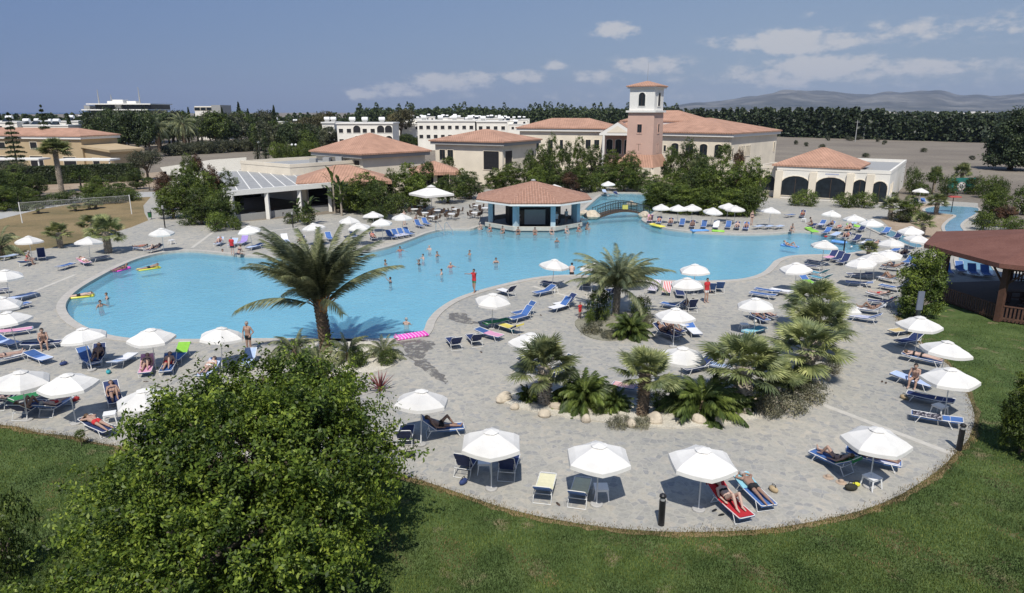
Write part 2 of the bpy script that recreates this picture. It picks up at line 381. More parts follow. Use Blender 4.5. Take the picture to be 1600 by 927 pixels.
# brown worn fringe between paving and turf, laid wavy
random.seed(3)
fr = [(x+random.uniform(-.10,.10), y+random.uniform(-.10,.10)) for x, y in EDGE]
strip('worn_turf_edge', offset(fr, .06)[1:-1], .30, .032, 'drygrass')
# pale stone bands across the paving
for a, b in [((1275,630),(1490,712)),((832,448),(880,462)),((880,462),(935,482)),((1015,520),(1062,545)),((0,478),(118,430)),((300,388),(338,360)),((415,362),(520,350))]:
    strip('stone_band', GP([a, b]), .32, .051, 'band')
# wet patches left on the paving
def wetmat():
    m, nt, out = newmat('wet_paving'); co = objco(nt, True); b = nt.nodes.new('ShaderNodeBsdfPrincipled'); b.inputs['Base Color'].default_value = (.17,.155,.135,1); b.inputs['Roughness'].default_value = .4
    tr = nt.nodes.new('ShaderNodeBsdfTransparent'); mx = nt.nodes.new('ShaderNodeMixShader'); f = ramp(nt, noise(nt, co, 2.2, 6, .75), [(.40, (0,0,0)), (.56, (.85,.85,.85))])
    nt.links.new(f, mx.inputs[0]); nt.links.new(tr.outputs[0], mx.inputs[1]); nt.links.new(b.outputs[0], mx.inputs[2]); nt.links.new(mx.outputs[0], out.inputs[0]); return m
M['wet'] = wetmat()
def blotch(name, c, pts, z, m, seed=1):
    random.seed(seed); P = cr(GP(pts), True, 6); P = [(x+random.uniform(-.12,.12), y+random.uniform(-.12,.12)) for x, y in P]
    return sheet(name, ccw(P), [], z, m)
blotch('wet_patch', 0, [(622,534),(650,532),(680,536),(676,546),(664,552),(668,566),(690,585),(698,600),(684,596),(660,578),(640,562),(632,545)], .053, 'wet', 1)
blotch('wet_patch', 0, [(700,492),(722,490),(738,500),(752,507),(724,507),(704,501)], .053, 'wet', 2)
# dry games lawn, paths and bare yard on the left
FIELD = [(-300,445),(0,403),(50,393),(100,385),(150,372),(205,356),(232,345),(226,334),(224,322),(236,308),(180,311),(120,318),(60,328),(0,343),(-300,400)]
sheet('dry_games_lawn', ccw(GP(FIELD)), [], .022, 'drygrass')
sheet('garden_path', ccw(GP([(-300,400),(0,343),(60,328),(120,318),(180,311),(236,308),(248,300),(180,302),(110,309),(50,317),(0,330),(-300,380)])), [], .03, 'concrete')
sheet('bare_yard', ccw(GP([(40,302),(120,300),(220,298),(262,288),(260,268),(215,272),(150,280),(60,286)])), [], .02, 'earth')
sheet('stony_verge', ccw(GP([(250,262),(330,250),(385,246),(385,262),(330,280),(270,290)])), [], .02, 'gravel')
sheet('right_sand_bank', ccw(GP([(1375,343),(1440,318),(1530,330),(1500,350),(1488,372),(1440,380),(1395,360)])), [], .06, 'earth')
# the two winding channels on the right
M['rill'] = mat('channel_water', (.16,.33,.43), .15, .15, 1.2, .2, 6, spec=.5, world=True)
for pts in [[(1342,340),(1362,349),(1392,362),(1420,374),(1440,386),(1428,388),(1400,376),(1372,364),(1345,350)],
            [(1447,327),(1475,323),(1525,326),(1524,335),(1508,345),(1500,354),(1506,366),(1482,366),(1476,356),(1484,346),(1494,338),(1470,335),(1450,333)],
            [(1500,402),(1520,400),(1545,416),(1552,430),(1530,433),(1506,428),(1498,414)]]:
    P = ccw(cr(GP(pts), True, 4)); sheet('channel_water', P, [], .09, 'rill'); ring('channel_kerb', P, .35, .0, .13, 'coping')
# planted islands of pale gravel
def island(pts, m='gravel', kerb=True, z=.12):
    P = ccw(cr(GP(pts), True, 4)); MB().prism(P, .03, z, bottom=False).build('planting_bed', M[m], kind='structure')
island([(778,626),(800,618),(840,612),(900,622),(980,632),(1060,636),(1120,620),(1180,612),(1235,592),(1280,582),(1298,588),(1290,602),(1270,618),(1240,630),(1205,650),(1140,664),(1060,672),(1000,668),(940,662),(870,652),(810,640)])
M['scrub'] = ground_mat('grey_ground_cover', [(.20,.19,.14),(.27,.26,.20),(.34,.32,.26)], 1.2, 9, .8)
island([(898,505),(925,495),(990,490),(1010,500),(1012,515),(990,528),(950,534),(915,526)], 'scrub', z=.10)
island([(440,560),(470,535),(560,533),(600,545),(625,560),(600,580),(520,592),(460,585)], 'gravel', z=.10)
# the sea, far off on the left
sheet('sea', [(-11900,1500),(-2200,1500),(-4200,11900),(-11900,11900)], [], .5, 'sea')
# ---------------------------------------------------------------- hills
def hills():
    nx, ny = 190, 14; vs = []
    for j in range(ny):
        Y = 6500 + j*330
        for i in range(nx):
            px = 960 + i*(1900-960)/(nx-1); X = (px-CX)/F*Y*CT
            s = min(1, max(0, (px-985)/230)); t = j/(ny-1)
            top = 300*s**.7*(.82+.10*math.sin(px*.011)+.06*math.sin(px*.031+1)+.035*math.sin(px*.083)) + 35*s*min(1, max(0, (px-1300)/250))
            h = top*math.sin(min(1, t*1.15)*math.pi/2)**1.1
            h += (math.sin(X*.0042+Y*.003)*math.sin(Y*.0061)*22 + math.sin(X*.011+1)*math.sin(Y*.009+X*.004)*12)*min(1, t*2)*s
            vs.append((X, Y, max(-5, h)))
    fs = [(j*nx+i, j*nx+i+1, (j+1)*nx+i+1, (j+1)*nx+i) for j in range(ny-1) for i in range(nx-1)]
    MB().add(vs, fs).build('hills', M['hill'], smooth=True, kind='structure')
M['hill'] = ground_mat('hill_scrub', [(.045,.055,.05),(.11,.11,.095),(.26,.245,.21)], .0016, .008, .3)
hills()
# ================================================================ buildings
def windowset(root, A, u, nrm, z, w, h, arch=False, frame='wallcream', pane='winglass', mull=0):
    "a window: surround standing proud of the wall with its pane set back inside; origin on the wall"
    a = Vector((A[0], A[1], 0)); x = u; n = nrm; t = .10
    def ring_(w_, h_, off):
        pts = [(-w_/2, 0)]; 
        if arch:
            r = w_/2; hh = max(.2, h_ - r*arch); k = 9
            pts = [(-w_/2, 0), (w_/2, 0)] + [(r*math.cos(math.pi*i/k), hh + r*arch*math.sin(math.pi*i/k)) for i in range(k+1)]
        else: pts = [(-w_/2, 0), (w_/2, 0), (w_/2, h_), (-w_/2, h_)]
        return pts
    ins = ring_(w, h, 0); outp = [(p[0]*(1+2*t/w), p[1]*(1+t/h) - (t if p[1] == 0 else 0)) for p in ins]
    P = lambda p, d: a + x*p[0] + n*d + Vector((0,0,z+p[1]))
    k = len(ins); mb = MB(); vs = [P(p, .09) for p in ins] + [P(p, .09) for p in outp] + [P(p, -.04) for p in ins] + [P(p, -.04) for p in outp]
    fs = []
    for i in range(k):
        j = (i+1) % k; fs += [(i,j,k+j,k+i),(2*k+i,2*k+j,j,i),(k+i,k+j,3*k+j,3*k+i)]
    mb.add(vs, fs)
    fr = mb.build('window', M[frame], root)
    MB().add([P(p, .012) for p in ins], [tuple(range(k))]).build('pane', M[pane], fr)
    if mull:
        m2 = MB(); 
        for q in range(1, mull+1):
            c = -w/2 + w*q/(mull+1); b0 = P((c-.03, .02), .03); b1 = P((c+.03, .02), .03); hh = Vector((0,0,h*(.9 if arch else .98)))
            m2.add([b0, b1, b1+hh, b0+hh, b0+n*.03, b1+n*.03, b1+hh+n*.03, b0+hh+n*.03], [(4,5,6,7),(0,4,7,3),(5,1,2,6),(0,1,5,4),(3,7,6,2)])
            b2 = MB(); 
        m2.build('glazing_bar', M['brownfr'], fr)
    return fr
def hip(mb, A, u, v, L, D, z, rise, over, mi=0, ridge=None, thick=.22, gable=False):
    "hipped roof over a rectangle, with the eaves' own thickness"
    a = Vector((A[0], A[1], 0)); P = lambda s, t, h: a + u*s + v*t + Vector((0,0,h))
    x0, x1, y0, y1 = -over, L+over, -over, D+over
    if (x1-x0) >= (y1-y0):
        i = 0 if gable else (y1-y0)/2; r0 = P(x0+i, (y0+y1)/2, z+rise); r1 = P(x1-i, (y0+y1)/2, z+rise)
        vs = [P(x0,y0,z),P(x1,y0,z),P(x1,y1,z),P(x0,y1,z),r0,r1]; fs = [(0,1,5,4),(1,2,5),(2,3,4,5),(3,0,4)]
    else:
        i = 0 if gable else (x1-x0)/2; r0 = P((x0+x1)/2, y0+i, z+rise); r1 = P((x0+x1)/2, y1-i, z+rise)
        vs = [P(x0,y0,z),P(x1,y0,z),P(x1,y1,z),P(x0,y1,z),r0,r1]; fs = [(0,1,4),(1,2,5,4),(2,3,5),(3,0,4,5)]
    vs += [P(x0,y0,z-thick),P(x1,y0,z-thick),P(x1,y1,z-thick),P(x0,y1,z-thick)]
    fs += [(6,7,1,0),(7,8,2,1),(8,9,3,2),(9,6,0,3),(9,8,7,6)]
    return mb.add(vs, fs, mi)
def frame_of(A, B):
    a = Vector((A[0], A[1], 0)); b = Vector((B[0], B[1], 0)); u = (b-a); L = u.length; u.normalize(); v = Vector((-u.y, u.x, 0))
    return a, u, v, L
def wing(root, A, B, D, z0, z1, wall='wallcream', rise=2.5, over=.6, roof='roof', fascia='trimw', wins=(), side=(), lside=(), wname='wall', flat=False):
    a, u, v, L = frame_of(A, B); P = lambda s, t, h: a+u*s+v*t+Vector((0,0,h))
    vs = [P(0,0,z0),P(L,0,z0),P(L,D,z0),P(0,D,z0),P(0,0,z1),P(L,0,z1),P(L,D,z1),P(0,D,z1)]
    MB().add(vs, [(0,1,5,4),(1,2,6,5),(2,3,7,6),(3,0,4,7),(4,5,6,7)]).build(wname, M[wall], root)
    if flat:
        m = MB(); w_ = .25; h = .5   # parapet
        ring_ = [(-.05,-.05),(L+.05,-.05),(L+.05,D+.05),(-.05,D+.05)]; inn = [(w_,w_),(L-w_,w_),(L-w_,D-w_),(w_,D-w_)]
        vs = [P(s,t,z1+.003) for s,t in ring_]+[P(s,t,z1+h) for s,t in ring_]+[P(s,t,z1+h) for s,t in inn]+[P(s,t,z1+.003) for s,t in inn]
        fs = []
        for i in range(4):
            j=(i+1)%4; fs += [(i,j,4+j,4+i),(4+i,4+j,8+j,8+i),(8+i,8+j,12+j,12+i)]
        m.add(vs, fs).build('parapet', M[wall], root)
        MB().add([P(s,t,z1+.02) for s,t in inn], [(0,1,2,3)]).build('roof_deck', M['fascia'], root)
    else:
        m = MB(); hip(m, A, u, v, L, D, z1+.45, rise, over); m.build('roof', M[roof], root)
        f = MB(); o = over*.72; vs = []
        for h in (z1-.35, z1+.225): vs += [P(-o,-o,h),P(L+o,-o,h),P(L+o,D+o,h),P(-o,D+o,h)]
        f.add(vs, [(0,1,5,4),(1,2,6,5),(2,3,7,6),(3,0,4,7),(3,2,1,0),(4,5,6,7)]).build('fascia', M[fascia], root)
    for w_ in wins:
        s, z, ww, hh = w_[:4]; kw = w_[4] if len(w_) > 4 else {}
        windowset(root, P(s,0,0), u, -v, z, ww, hh, **kw)
    for w_ in side:
        s, z, ww, hh = w_[:4]; kw = w_[4] if len(w_) > 4 else {}
        windowset(root, P(L,s,0), v, u, z, ww, hh, **kw)
    for w_ in lside:
        s, z, ww, hh = w_[:4]; kw = w_[4] if len(w_) > 4 else {}
        windowset(root, P(0,D-s,0), -v, -u, z, ww, hh, **kw)
    return a, u, v, L
def XY(px, Y, z=4): return (WX(px, Y, z), Y)
def reach(C, d, px, z=5):
    "how far along d from C the point is seen at px"
    lo, hi = 0, 80
    f = lambda s: proj(C[0]+d.x*s, C[1]+d.y*s, z)[0]-px
    for _ in range(50):
        m = (lo+hi)/2
        if (f(m) > 0) == (f(hi) > 0): hi = m
        else: lo = m
    return (lo+hi)/2
ARCH = {'arch': .55, 'mull': 1}; ARC1 = {'arch': 1.0, 'mull': 1}
# --- the hotel: right wing, left wing, rear block, portico and tower
hotel = empty('hotel_building', (WX(1030,135,0),135,0)); tag(hotel, 'large cream two storey hotel with terracotta hipped roofs behind the pool garden', 'hotel')
hoff = Vector(hotel.location)
class Rel:  # children are built in world coordinates and moved under their thing's origin
    pass
def rebase(root):
    "turn children built in world coordinates into the root's own frame"
    inv = Matrix.Translation(root.location).inverted()
    done = set()
    for ch in root.children:
        if ch.type == 'MESH' and ch.data.name not in done: ch.data.transform(inv); done.add(ch.data.name)
        for g in ch.children:
            if g.type == 'MESH' and g.data.name not in done: g.data.transform(inv); done.add(g.data.name)
C = XY(1143,132,8); A0 = XY(985,145.5,8); a, u, v, L = frame_of(A0, C); s = reach(C, v, 1212)
wl = L
wing(hotel, A0, C, s, 0, 8.75, 'wallcream', 2.6, .8,
     wins=[(L-2.1-0*0, 4.6, 1.5, 2.4, ARCH)] and [(wl-i, 4.5, 1.55, 2.5, ARCH) for i in (2.4, 5.4, 8.3, 11.4)] + [(wl-.5-0, .0, .1, .1)][:0] + [(wl-13.6, 5.3, .5, 1.2)],
     side=[(1.0, 4.3, .6, 2.0)] + [(4.3+i*.78, 4.6, .42, 1.9) for i in range(4)] + [(7.8+i*.7, 4.6, .42, 1.9) for i in range(4)] + [(s-1.3, 4.8, .6, 1.9), (8.4, 1.2, 1.6, 1.5, {'pane':'brownfr'}), (11.3, 1.2, .9, 1.3)])
a1 = XY(812,158,8); b1 = XY(955,152,8); a, u, v, L = frame_of(a1, b1)
wing(hotel, a1, b1, 12, 0, 9.2, 'wallcream', 2.0, .8, wins=[(L-1.2-i*1.9, 5.2, 1.1, 1.9, {'mull':1}) for i in range(3)] + [(L-11, 4.8, .7, 2.2), (L-13.5, 4.8, 1.1, 2.2, ARCH), (4, 4.8, 1.1, 2.2)])
a2 = XY(955,155,8); b2 = XY(1000,150,8); wing(hotel, a2, b2, 12, 0, 8.9, 'wallcream', 2.1, .7)
a3 = XY(975,166,10); b3 = XY(1090,158,10); wing(hotel, a3, b3, 12, 0, 10.6, 'wallcream', 2.3, .8)
# portico: gabled roof on two columns over a shaded loggia
pa = XY(941,146,7); pb = XY(988,144.5,7); a, u, v, L = frame_of(pa, pb); P = lambda s, t, h: a+u*s+v*t+Vector((0,0,h))
MB().add([P(-.6,-.5,8.75),P(L+.6,-.5,8.75),P(L/2,-.5,11.0),P(-.6,8,8.75),P(L+.6,8,8.75),P(L/2,8,11.0)], [(0,2,5,3),(1,4,5,2)]).build('portico_roof', M['roof'], hotel)
MB().add([P(-.6,-.45,8.3),P(L+.6,-.45,8.3),P(L+.6,-.45,8.72),P(L/2,-.45,10.95),P(-.6,-.45,8.72),P(-.6,0,8.3),P(L+.6,0,8.3),P(L+.6,0,8.72),P(L/2,0,10.95),P(-.6,0,8.72)], [(0,1,2,3,4),(5,9,8,7,6),(0,4,9,5),(1,6,7,2),(0,5,6,1)]).build('pediment', M['trimw'], hotel)
m = MB(); m.add([P(.9,-.52,8.85),P(L-.9,-.52,8.85),P(L/2,-.52,10.25)], [(0,1,2)]); m.build('pediment_panel', M['wallcream'], hotel)
for q in (.3, L-.3): MB().tube([P(q,-.2,0), P(q,-.2,8.3)], .28, 8).build('column', M['trimw'], hotel)
MB().add([P(0,3.0,0),P(L,3.0,0),P(L,3.0,8.3),P(0,3.0,8.3)], [(0,1,2,3)]).build('loggia_wall', M['wallpink'], hotel)
for q in (1.2, L/2, L-1.2): windowset(hotel, P(q,3.0,0), u, -v, 4.4, 1.3, 3.0, arch=.6, frame='trimw', mull=1)
# tower
tc_ = XY(1022,124,12); ang = R(-33); tu = Vector((math.cos(ang), math.sin(ang), 0)); tv = Vector((-tu.y, tu.x, 0))
wl_ = 4.9; A_ = Vector((tc_[0],tc_[1],0)) - tu*wl_
sL = reach(tc_, tv, 1040, 12)
P = lambda s, t, h: A_+tu*s+tv*t+Vector((0,0,h))
dp = 4.4
tw = empty('bell_tower', tuple(P(wl_/2, dp/2, 0))); tag(tw, 'square pink tower with white arched belvedere and small tiled roof', 'tower')
def tbox(name, s0, s1, t0, t1, z0, z1, m, taper=0):
    e = taper; MB().add([P(s0-e,t0-e,z0),P(s1+e,t0-e,z0),P(s1+e,t1+e,z0),P(s0-e,t1+e,z0),P(s0,t0,z1),P(s1,t0,z1),P(s1,t1,z1),P(s0,t1,z1)], [(0,1,5,4),(1,2,6,5),(2,3,7,6),(3,0,4,7),(4,5,6,7),(3,2,1,0)]).build(name, M[m], tw)
tbox('shaft', 0, wl_, 0, dp, 4.9, 12.9, 'wallpink', .12)
tbox('cornice', -.35, wl_+.35, -.35, dp+.35, 12.9, 13.25, 'trimw'); tbox('belvedere', .1, wl_-.1, .1, dp-.1, 13.25, 17.0, 'trimw')
tbox('upper_cornice', -.25, wl_+.25, -.25, dp+.25, 17.0, 17.25, 'trimw')
m = MB(); hip(m, P(0,0,0), tu, tv, wl_, dp, 17.45, .85, .45, thick=.2); m.build('roof', M['roof'], tw)
MB().tube([P(wl_/2,dp/2,18.2), P(wl_/2,dp/2,21.5)], [.05,.02], 5).build('lightning_rod', M['alu'], tw)
windowset(tw, P(wl_/2,.1,0), tu, -tv, 14.0, 1.25, 2.3, arch=1, frame='trimw', mull=1)
windowset(tw, P(wl_-.1,dp/2,0), tv, tu, 14.0, 1.25, 2.3, arch=1, frame='trimw', mull=1)
for z in (9.3, 5.9):
    windowset(tw, P(wl_*.47,-.04,0), tu, -tv, z, .85, 1.55, frame='wallpink', mull=1); windowset(tw, P(wl_+.04,dp*.5,0), tv, tu, z, .7, 1.55, frame='wallpink')
m = MB(); vs = [P(-1.8,-2.2,3.5),P(wl_+1.2,-2.2,3.5),P(wl_+1.2,dp+1,3.5),P(-1.8,dp+1,3.5),P(-.1,-.1,5.6),P(wl_+.1,-.1,5.6),P(wl_+.1,dp+.1,5.6),P(-.1,dp+.1,5.6)]
m.add(vs, [(0,1,5,4),(1,2,6,5),(2,3,7,6),(3,0,4,7),(3,2,1,0)]).build('porch_roof', M['roof'], tw)
for q in ((-1.3,-1.8),(wl_+.8,-1.8),(wl_+.8,dp+.6),(-1.3,dp+.6)): MB().box(-.3,.3,-.3,.3,0,3.5).build('porch_column', M['wallcream'], tw, loc=None).data.transform(Matrix.Translation(P(q[0],q[1],0)))
rebase(tw); rebase(hotel)
MID = {}
# --- hall at mid right of the left group (eaves seen at 676..843)
hb = empty('terrace_hall', (WX(760,130,0),130,0)); tag(hb, 'cream hall with two sash windows and large dark opening under hipped tile roof', 'building')
C = XY(785,124,7); A0 = XY(680,131,7); a, u, v, L = frame_of(A0, C); s = reach(C, v, 838)
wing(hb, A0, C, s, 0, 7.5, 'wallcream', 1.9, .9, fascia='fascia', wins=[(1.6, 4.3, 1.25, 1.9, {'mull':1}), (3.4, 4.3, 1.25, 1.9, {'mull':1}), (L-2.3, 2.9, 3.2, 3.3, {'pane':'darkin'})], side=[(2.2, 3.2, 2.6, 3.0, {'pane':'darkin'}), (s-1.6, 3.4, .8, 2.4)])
rebase(hb)
# --- left hall (488..668)
hb = empty('garden_hall', (WX(580,120,0),120,0)); tag(hb, 'low cream hall with broad pyramid tile roof behind the flat roofed block', 'building')
C = XY(566,112,6); A0 = XY(494,121,6); a, u, v, L = frame_of(A0, C); s = reach(C, v, 664)
wing(hb, A0, C, s, 0, 6.1, 'wallcream', 3.0, .9, fascia='fascia', wins=[(L-1.5-i*2.6, 4.6, 1.5, .8, {'pane':'darkin'}) for i in range(4)])
rebase(hb)
# --- flat roofed block
hb = empty('flat_roof_block', (WX(470,112,0),112,0)); tag(hb, 'plain cream flat roofed block between the white pergola and the garden hall', 'building')
C = XY(453,104,5); A0 = XY(376,112.5,5); a, u, v, L = frame_of(A0, C); s = reach(C, v, 640)
wing(hb, A0, C, s, 0, 4.9, 'wallcream', flat=True)
for k, q in enumerate((6, 8.5, 11)):
    MB().box(-.5,.5,-.6,.6,0,.9).build('air_conditioner', M['fascia'], hb).data.transform(Matrix.Translation(Vector((C[0],C[1],5.0))+v*q - u*2.4))
rebase(hb)
# --- low tiled pavilions
def pavilion(name, label, px0, px1, Y, dep, z, rise, ang=0, wall='wallcream', roof='roof'):
    hb = empty(name, (WX((px0+px1)/2,Y,0),Y+dep/2,0)); tag(hb, label, 'building')
    A0 = XY(px0,Y,z); B = XY(px1,Y+ang,z); a, u, v, L = frame_of(A0, B); P = lambda s, t, h: a+u*s+v*t+Vector((0,0,h))
    m = MB(); hip(m, A0, u, v, L, dep, z, rise, .8, thick=.45); m.build('roof', M[roof], hb)
    for s_, t_ in ((.2,.2),(L/2,.2),(L-.2,.2),(.2,dep-.2),(L-.2,dep-.2)): MB().box(-.28,.28,-.28,.28,0,z-.42).build('column', M[wall], hb).data.transform(Matrix.Translation(P(s_,t_,0)))
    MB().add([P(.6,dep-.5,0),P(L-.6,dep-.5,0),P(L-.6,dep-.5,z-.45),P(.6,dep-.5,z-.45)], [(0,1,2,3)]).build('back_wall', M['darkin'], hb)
    rebase(hb); return hb
pavilion('tiled_pavilion', 'low tiled pavilion with brown eaves beside the white pergola', 472, 602, 92, 9, 3.9, 1.9, 3)
pavilion('tiled_pavilion', 'small tiled pavilion roof showing between the garden trees and the terrace hall', 648, 712, 108, 7, 3.9, 1.5, 1)
# --- white pergola restaurant terrace
pg = empty('pergola', (*G(430,330), 0)); tag(pg, 'long white slatted pergola over a dark shaded terrace left of the pool', 'pergola')
FL = G3(352,306,3.4); FR = G3(518,291,3.4); BR = G3(455,272,3.4); BL = G3(340,273,3.4)
BR = FR + (BL-FL)
m = MB()
def beam(m, a, b, w, h):
    t = (b-a).normalized(); nn = Vector((-t.y,t.x,0))*w/2; hv = Vector((0,0,h))
    m.add([a-nn,b-nn,b+nn,a+nn,a-nn+hv,b-nn+hv,b+nn+hv,a+nn+hv], [(3,2,1,0),(4,5,6,7),(0,1,5,4),(1,2,6,5),(2,3,7,6),(3,0,4,7)]); return m
for i in range(10): beam(MB(), FL.lerp(FR, i/9), BL.lerp(BR, i/9), .14, .38).build('rafter', M['trimw'], pg)
beam(MB(), FL+Vector((-.2,0,-.1)), FR+Vector((.2,0,-.1)), .3, .62).build('front_beam', M['trimw'], pg)
beam(MB(), BL, BR, .3, .5).build('rear_beam', M['trimw'], pg)
M['slat'] = mat('grey_roof_slats', (.36,.36,.35), .7, .1, 1)
m = MB(); d1 = (BL-FL)
for k in range(26):
    t = (k+.5)/26; beam(m, FL+d1*t+Vector((0,0,.3)), FR+d1*t+Vector((0,0,.3)), d1.length/26*.97, .05)
m.build('roof_slats', M['slat'], pg)
for i in range(4):
    q = FL.lerp(FR, .04+i/3*.93); MB().box(q.x-.22,q.x+.22,q.y-.22+.3,q.y+.22+.3,0,3.3).build('column', M['trimw'], pg)
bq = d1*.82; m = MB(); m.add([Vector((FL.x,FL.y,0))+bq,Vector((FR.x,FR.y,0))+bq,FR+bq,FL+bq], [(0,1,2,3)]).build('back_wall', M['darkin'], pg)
lw = d1.normalized()*1.0; MB().add([*( [Vector((FL.x,FL.y,0))+lw, Vector((FR.x,FR.y,0))+lw, Vector((FR.x,FR.y,.85))+lw, Vector((FL.x,FL.y,.85))+lw] ), *( [Vector((FL.x,FL.y,0))+lw*1.3, Vector((FR.x,FR.y,0))+lw*1.3, Vector((FR.x,FR.y,.85))+lw*1.3, Vector((FL.x,FL.y,.85))+lw*1.3] )], [(0,1,2,3),(3,2,6,7),(5,4,7,6)]).build('low_wall', M['fascia'], pg)
rebase(pg)
# --- right clubhouse with the arches
cb = empty('clubhouse', (WX(1300,105,0),105,0)); tag(cb, 'cream clubhouse with four big arched dark windows and square tile roof', 'building')
A0 = XY(1212,107.5,2); C = XY(1388,99,2); a, u, v, L = frame_of(A0, C)
s = reach(C, v, 1414, 3); P = lambda s_, t, h: a+u*s_+v*t+Vector((0,0,h))
def uof(px): return reach(A0, u, px, 2)
w1 = []
for x0, x1, zb, hh, ar in ((1220,1265,.5,3.0,.62),(1273,1323,.45,3.1,.62),(1331,1355,.6,2.8,1.0),(1362,1386,.3,3.0,1.0)):
    c = (uof(x0)+uof(x1))/2; w1.append((c, zb, uof(x1)-uof(x0), hh, {'arch': ar, 'mull': 1}))
wing(cb, A0, C, s, 0, 4.35, 'wallwhite', flat=True, wins=w1, side=[(3, 1.2, .7, 1.4), (5.5, 1.3, .7, 1.4)])
for px in (1216, 1269, 1327, 1358): MB().box(-.5,.5,-.35,.3,0,4.2).build('pilaster', M['wallcream'], cb).data.transform(Matrix.Translation(P(uof(px),0,0)) @ Matrix.Rotation(math.atan2(u.y,u.x), 4, 'Z'))
m = MB(); Lr = uof(1334); hip(m, P(-.1,.5,0), u, v, Lr, min(s,11)-.5, 5.15, 2.5, .7, thick=.25); m.build('roof', M['roof'], cb)
MB().add([P(0,.6,4.86),P(Lr,.6,4.86),P(Lr,10,4.86),P(0,10,4.86),P(0,.6,4.9),P(Lr,.6,4.9),P(Lr,10,4.9),P(0,10,4.9)], [(0,1,5,4),(1,2,6,5),(2,3,7,6),(3,0,4,7)]).build('fascia', M['fascia'], cb)
A1 = XY(1184,111,2); B1 = XY(1211.2,109.4,2)
a_, u_, v_, L_ = frame_of(A1, B1)
wing(cb, A1, B1, 8, 0, 4.3, 'wallcream', flat=True, wins=[(L_*.62, .9, 2.0, 2.4, ARC1)], wname='annexe_wall')
# faint blue sign painted on the wall over the middle arch
for k, (du, zz, ww) in enumerate(((0, 3.95, 1.9), (0, 3.55, 1.1))):
    q = (uof(1273)+uof(1323))/2; MB().add([P(q-ww/2,-.03,zz),P(q+ww/2,-.03,zz),P(q+ww/2,-.03,zz+.12),P(q-ww/2,-.03,zz+.12)], [(0,1,2,3)]).build('wall_sign', mat('faded_sign_paint', (.42,.46,.62) if k == 0 else (.6,.45,.45), .8), cb)
rebase(cb)
# --- villa on the far left
vb = empty('villa', (WX(60,170,0),170,0)); tag(vb, 'ochre two storey villa with tiled roof behind the dark hedge on the left', 'house')
A0 = XY(-130,170,6); C = XY(127,160,6); a, u, v, L = frame_of(A0, C)
um = lambda px: reach(A0, u, px, 6)
wing(vb, A0, C, 11, 0, 7.3, 'wallocher', 1.6, .7, wins=[(um(2), 4.6, 2.0, 1.5, {'pane':'darkin'}), (um(52), 4.7, 1.9, 1.5, {'pane':'darkin'}), (um(100), 4.7, 1.9, 1.5, {'pane':'darkin'}), (um(0), .6, 3.4, 2.3, {'pane':'darkin'}), (um(53), .6, 3.6, 2.4, {'pane':'darkin'}), (um(105), .6, 3.4, 2.3, {'pane':'darkin'})])
A1 = (C[0]+.05, C[1]+.6); B1 = XY(172,158,4)
a, u, v, L = frame_of(A1, B1); P = lambda s_, t, h: a+u*s_+v*t+Vector((0,0,h))
MB().add([P(0,0,0),P(L,0,0),P(L,8,0),P(0,8,0),P(0,0,5.2),P(L,0,4.2),P(L,8,4.2),P(0,8,5.2)], [(0,1,5,4),(1,2,6,5),(2,3,7,6),(3,0,4,7)]).build('wing_wall', M['wallocher'], vb)
MB().add([P(-.1,-.8,5.1),P(L+.8,-.8,4.15),P(L+.8,8.8,4.15),P(-.1,8.8,5.1),P(-.1,-.8,5.65),P(L+.8,-.8,4.7),P(L+.8,8.8,4.7),P(-.1,8.8,5.65)], [(0,1,5,4),(1,2,6,5),(2,3,7,6),(4,5,6,7),(3,2,1,0),(0,4,7,3)]).build('wing_roof', M['wallocher'], vb)
windowset(vb, P(L*.42,0,0), u, -v, .4, 2.0, 2.4, pane='darkin')
rebase(vb)
for (p0, p1, Y, z) in ((96,180,150,2.9),(-20,70,152,2.9)):
    pp = empty('awning', (WX((p0+p1)/2,Y,0),Y,0)); tag(pp, 'white slatted garden awning in front of the ' + ('right end of the ochre villa' if p0 > 50 else 'left part of the ochre villa'), 'awning')
    m = MB(); x0 = WX(p0,Y,z); x1 = WX(p1,Y,z); m.box(x0,x1,Y-2,Y+2,z,z+.35); m.build('cover', M['trimw'], pp)
    for x in (x0+.3, x1-.3):
        MB().box(x-.12,x+.12,Y-1.8,Y-1.56,0,z-.003).build('post', M['trimw'], pp)
    rebase(pp)
hd = MB(); a = G3(20,290); b = G3(214,283)
hd.add([(a.x,a.y,0),(b.x,b.y,0),(b.x,b.y+1.6,0),(a.x,a.y+1.6,0),(a.x,a.y,3.2),(b.x,b.y,3.3),(b.x,b.y+1.6,3.3),(a.x,a.y+1.6,3.2)], [(0,1,5,4),(1,2,6,5),(2,3,7,6),(3,0,4,7),(4,5,6,7)])
# --- terraced white building on the skyline and other far blocks
tb = empty('terraced_building', (WX(190,300,0),300,0)); tag(tb, 'white stepped apartment building with roof masts on the left skyline', 'building')
for k, (x0, x1, py0, py1, dy) in enumerate(((140,236,163,172,0),(133,232,172,181,-3),(128,225,181,190,-6))):
    Y = 300+dy; z1 = WZ(py0, Y); z0 = WZ(py1, Y); a = WX(x0+8,Y+1.5,z1); b = WX(x1,Y+1.5,z1)
    MB().box(a, b, Y+1.5, Y+18, z0-.2, z1-.15).build('glazed_storey', M['winglass'], tb)
    MB().box(WX(x0,Y,z1)-1, b+1, Y-1, Y+18.5, z1-.15, z1+.28).build('slab', M['trimw'], tb)
    MB().box((a+b)/2-3.2, (a+b)/2-.6, Y+.9, Y+10, z0-.2, z1-.153).build('wall_panel', M['fascia'], tb)
MB().box(WX(140,303,5), WX(225,303,5), 297, 316, 0, WZ(190,296)-.25).build('lower_storeys', M['wallwhite'], tb)
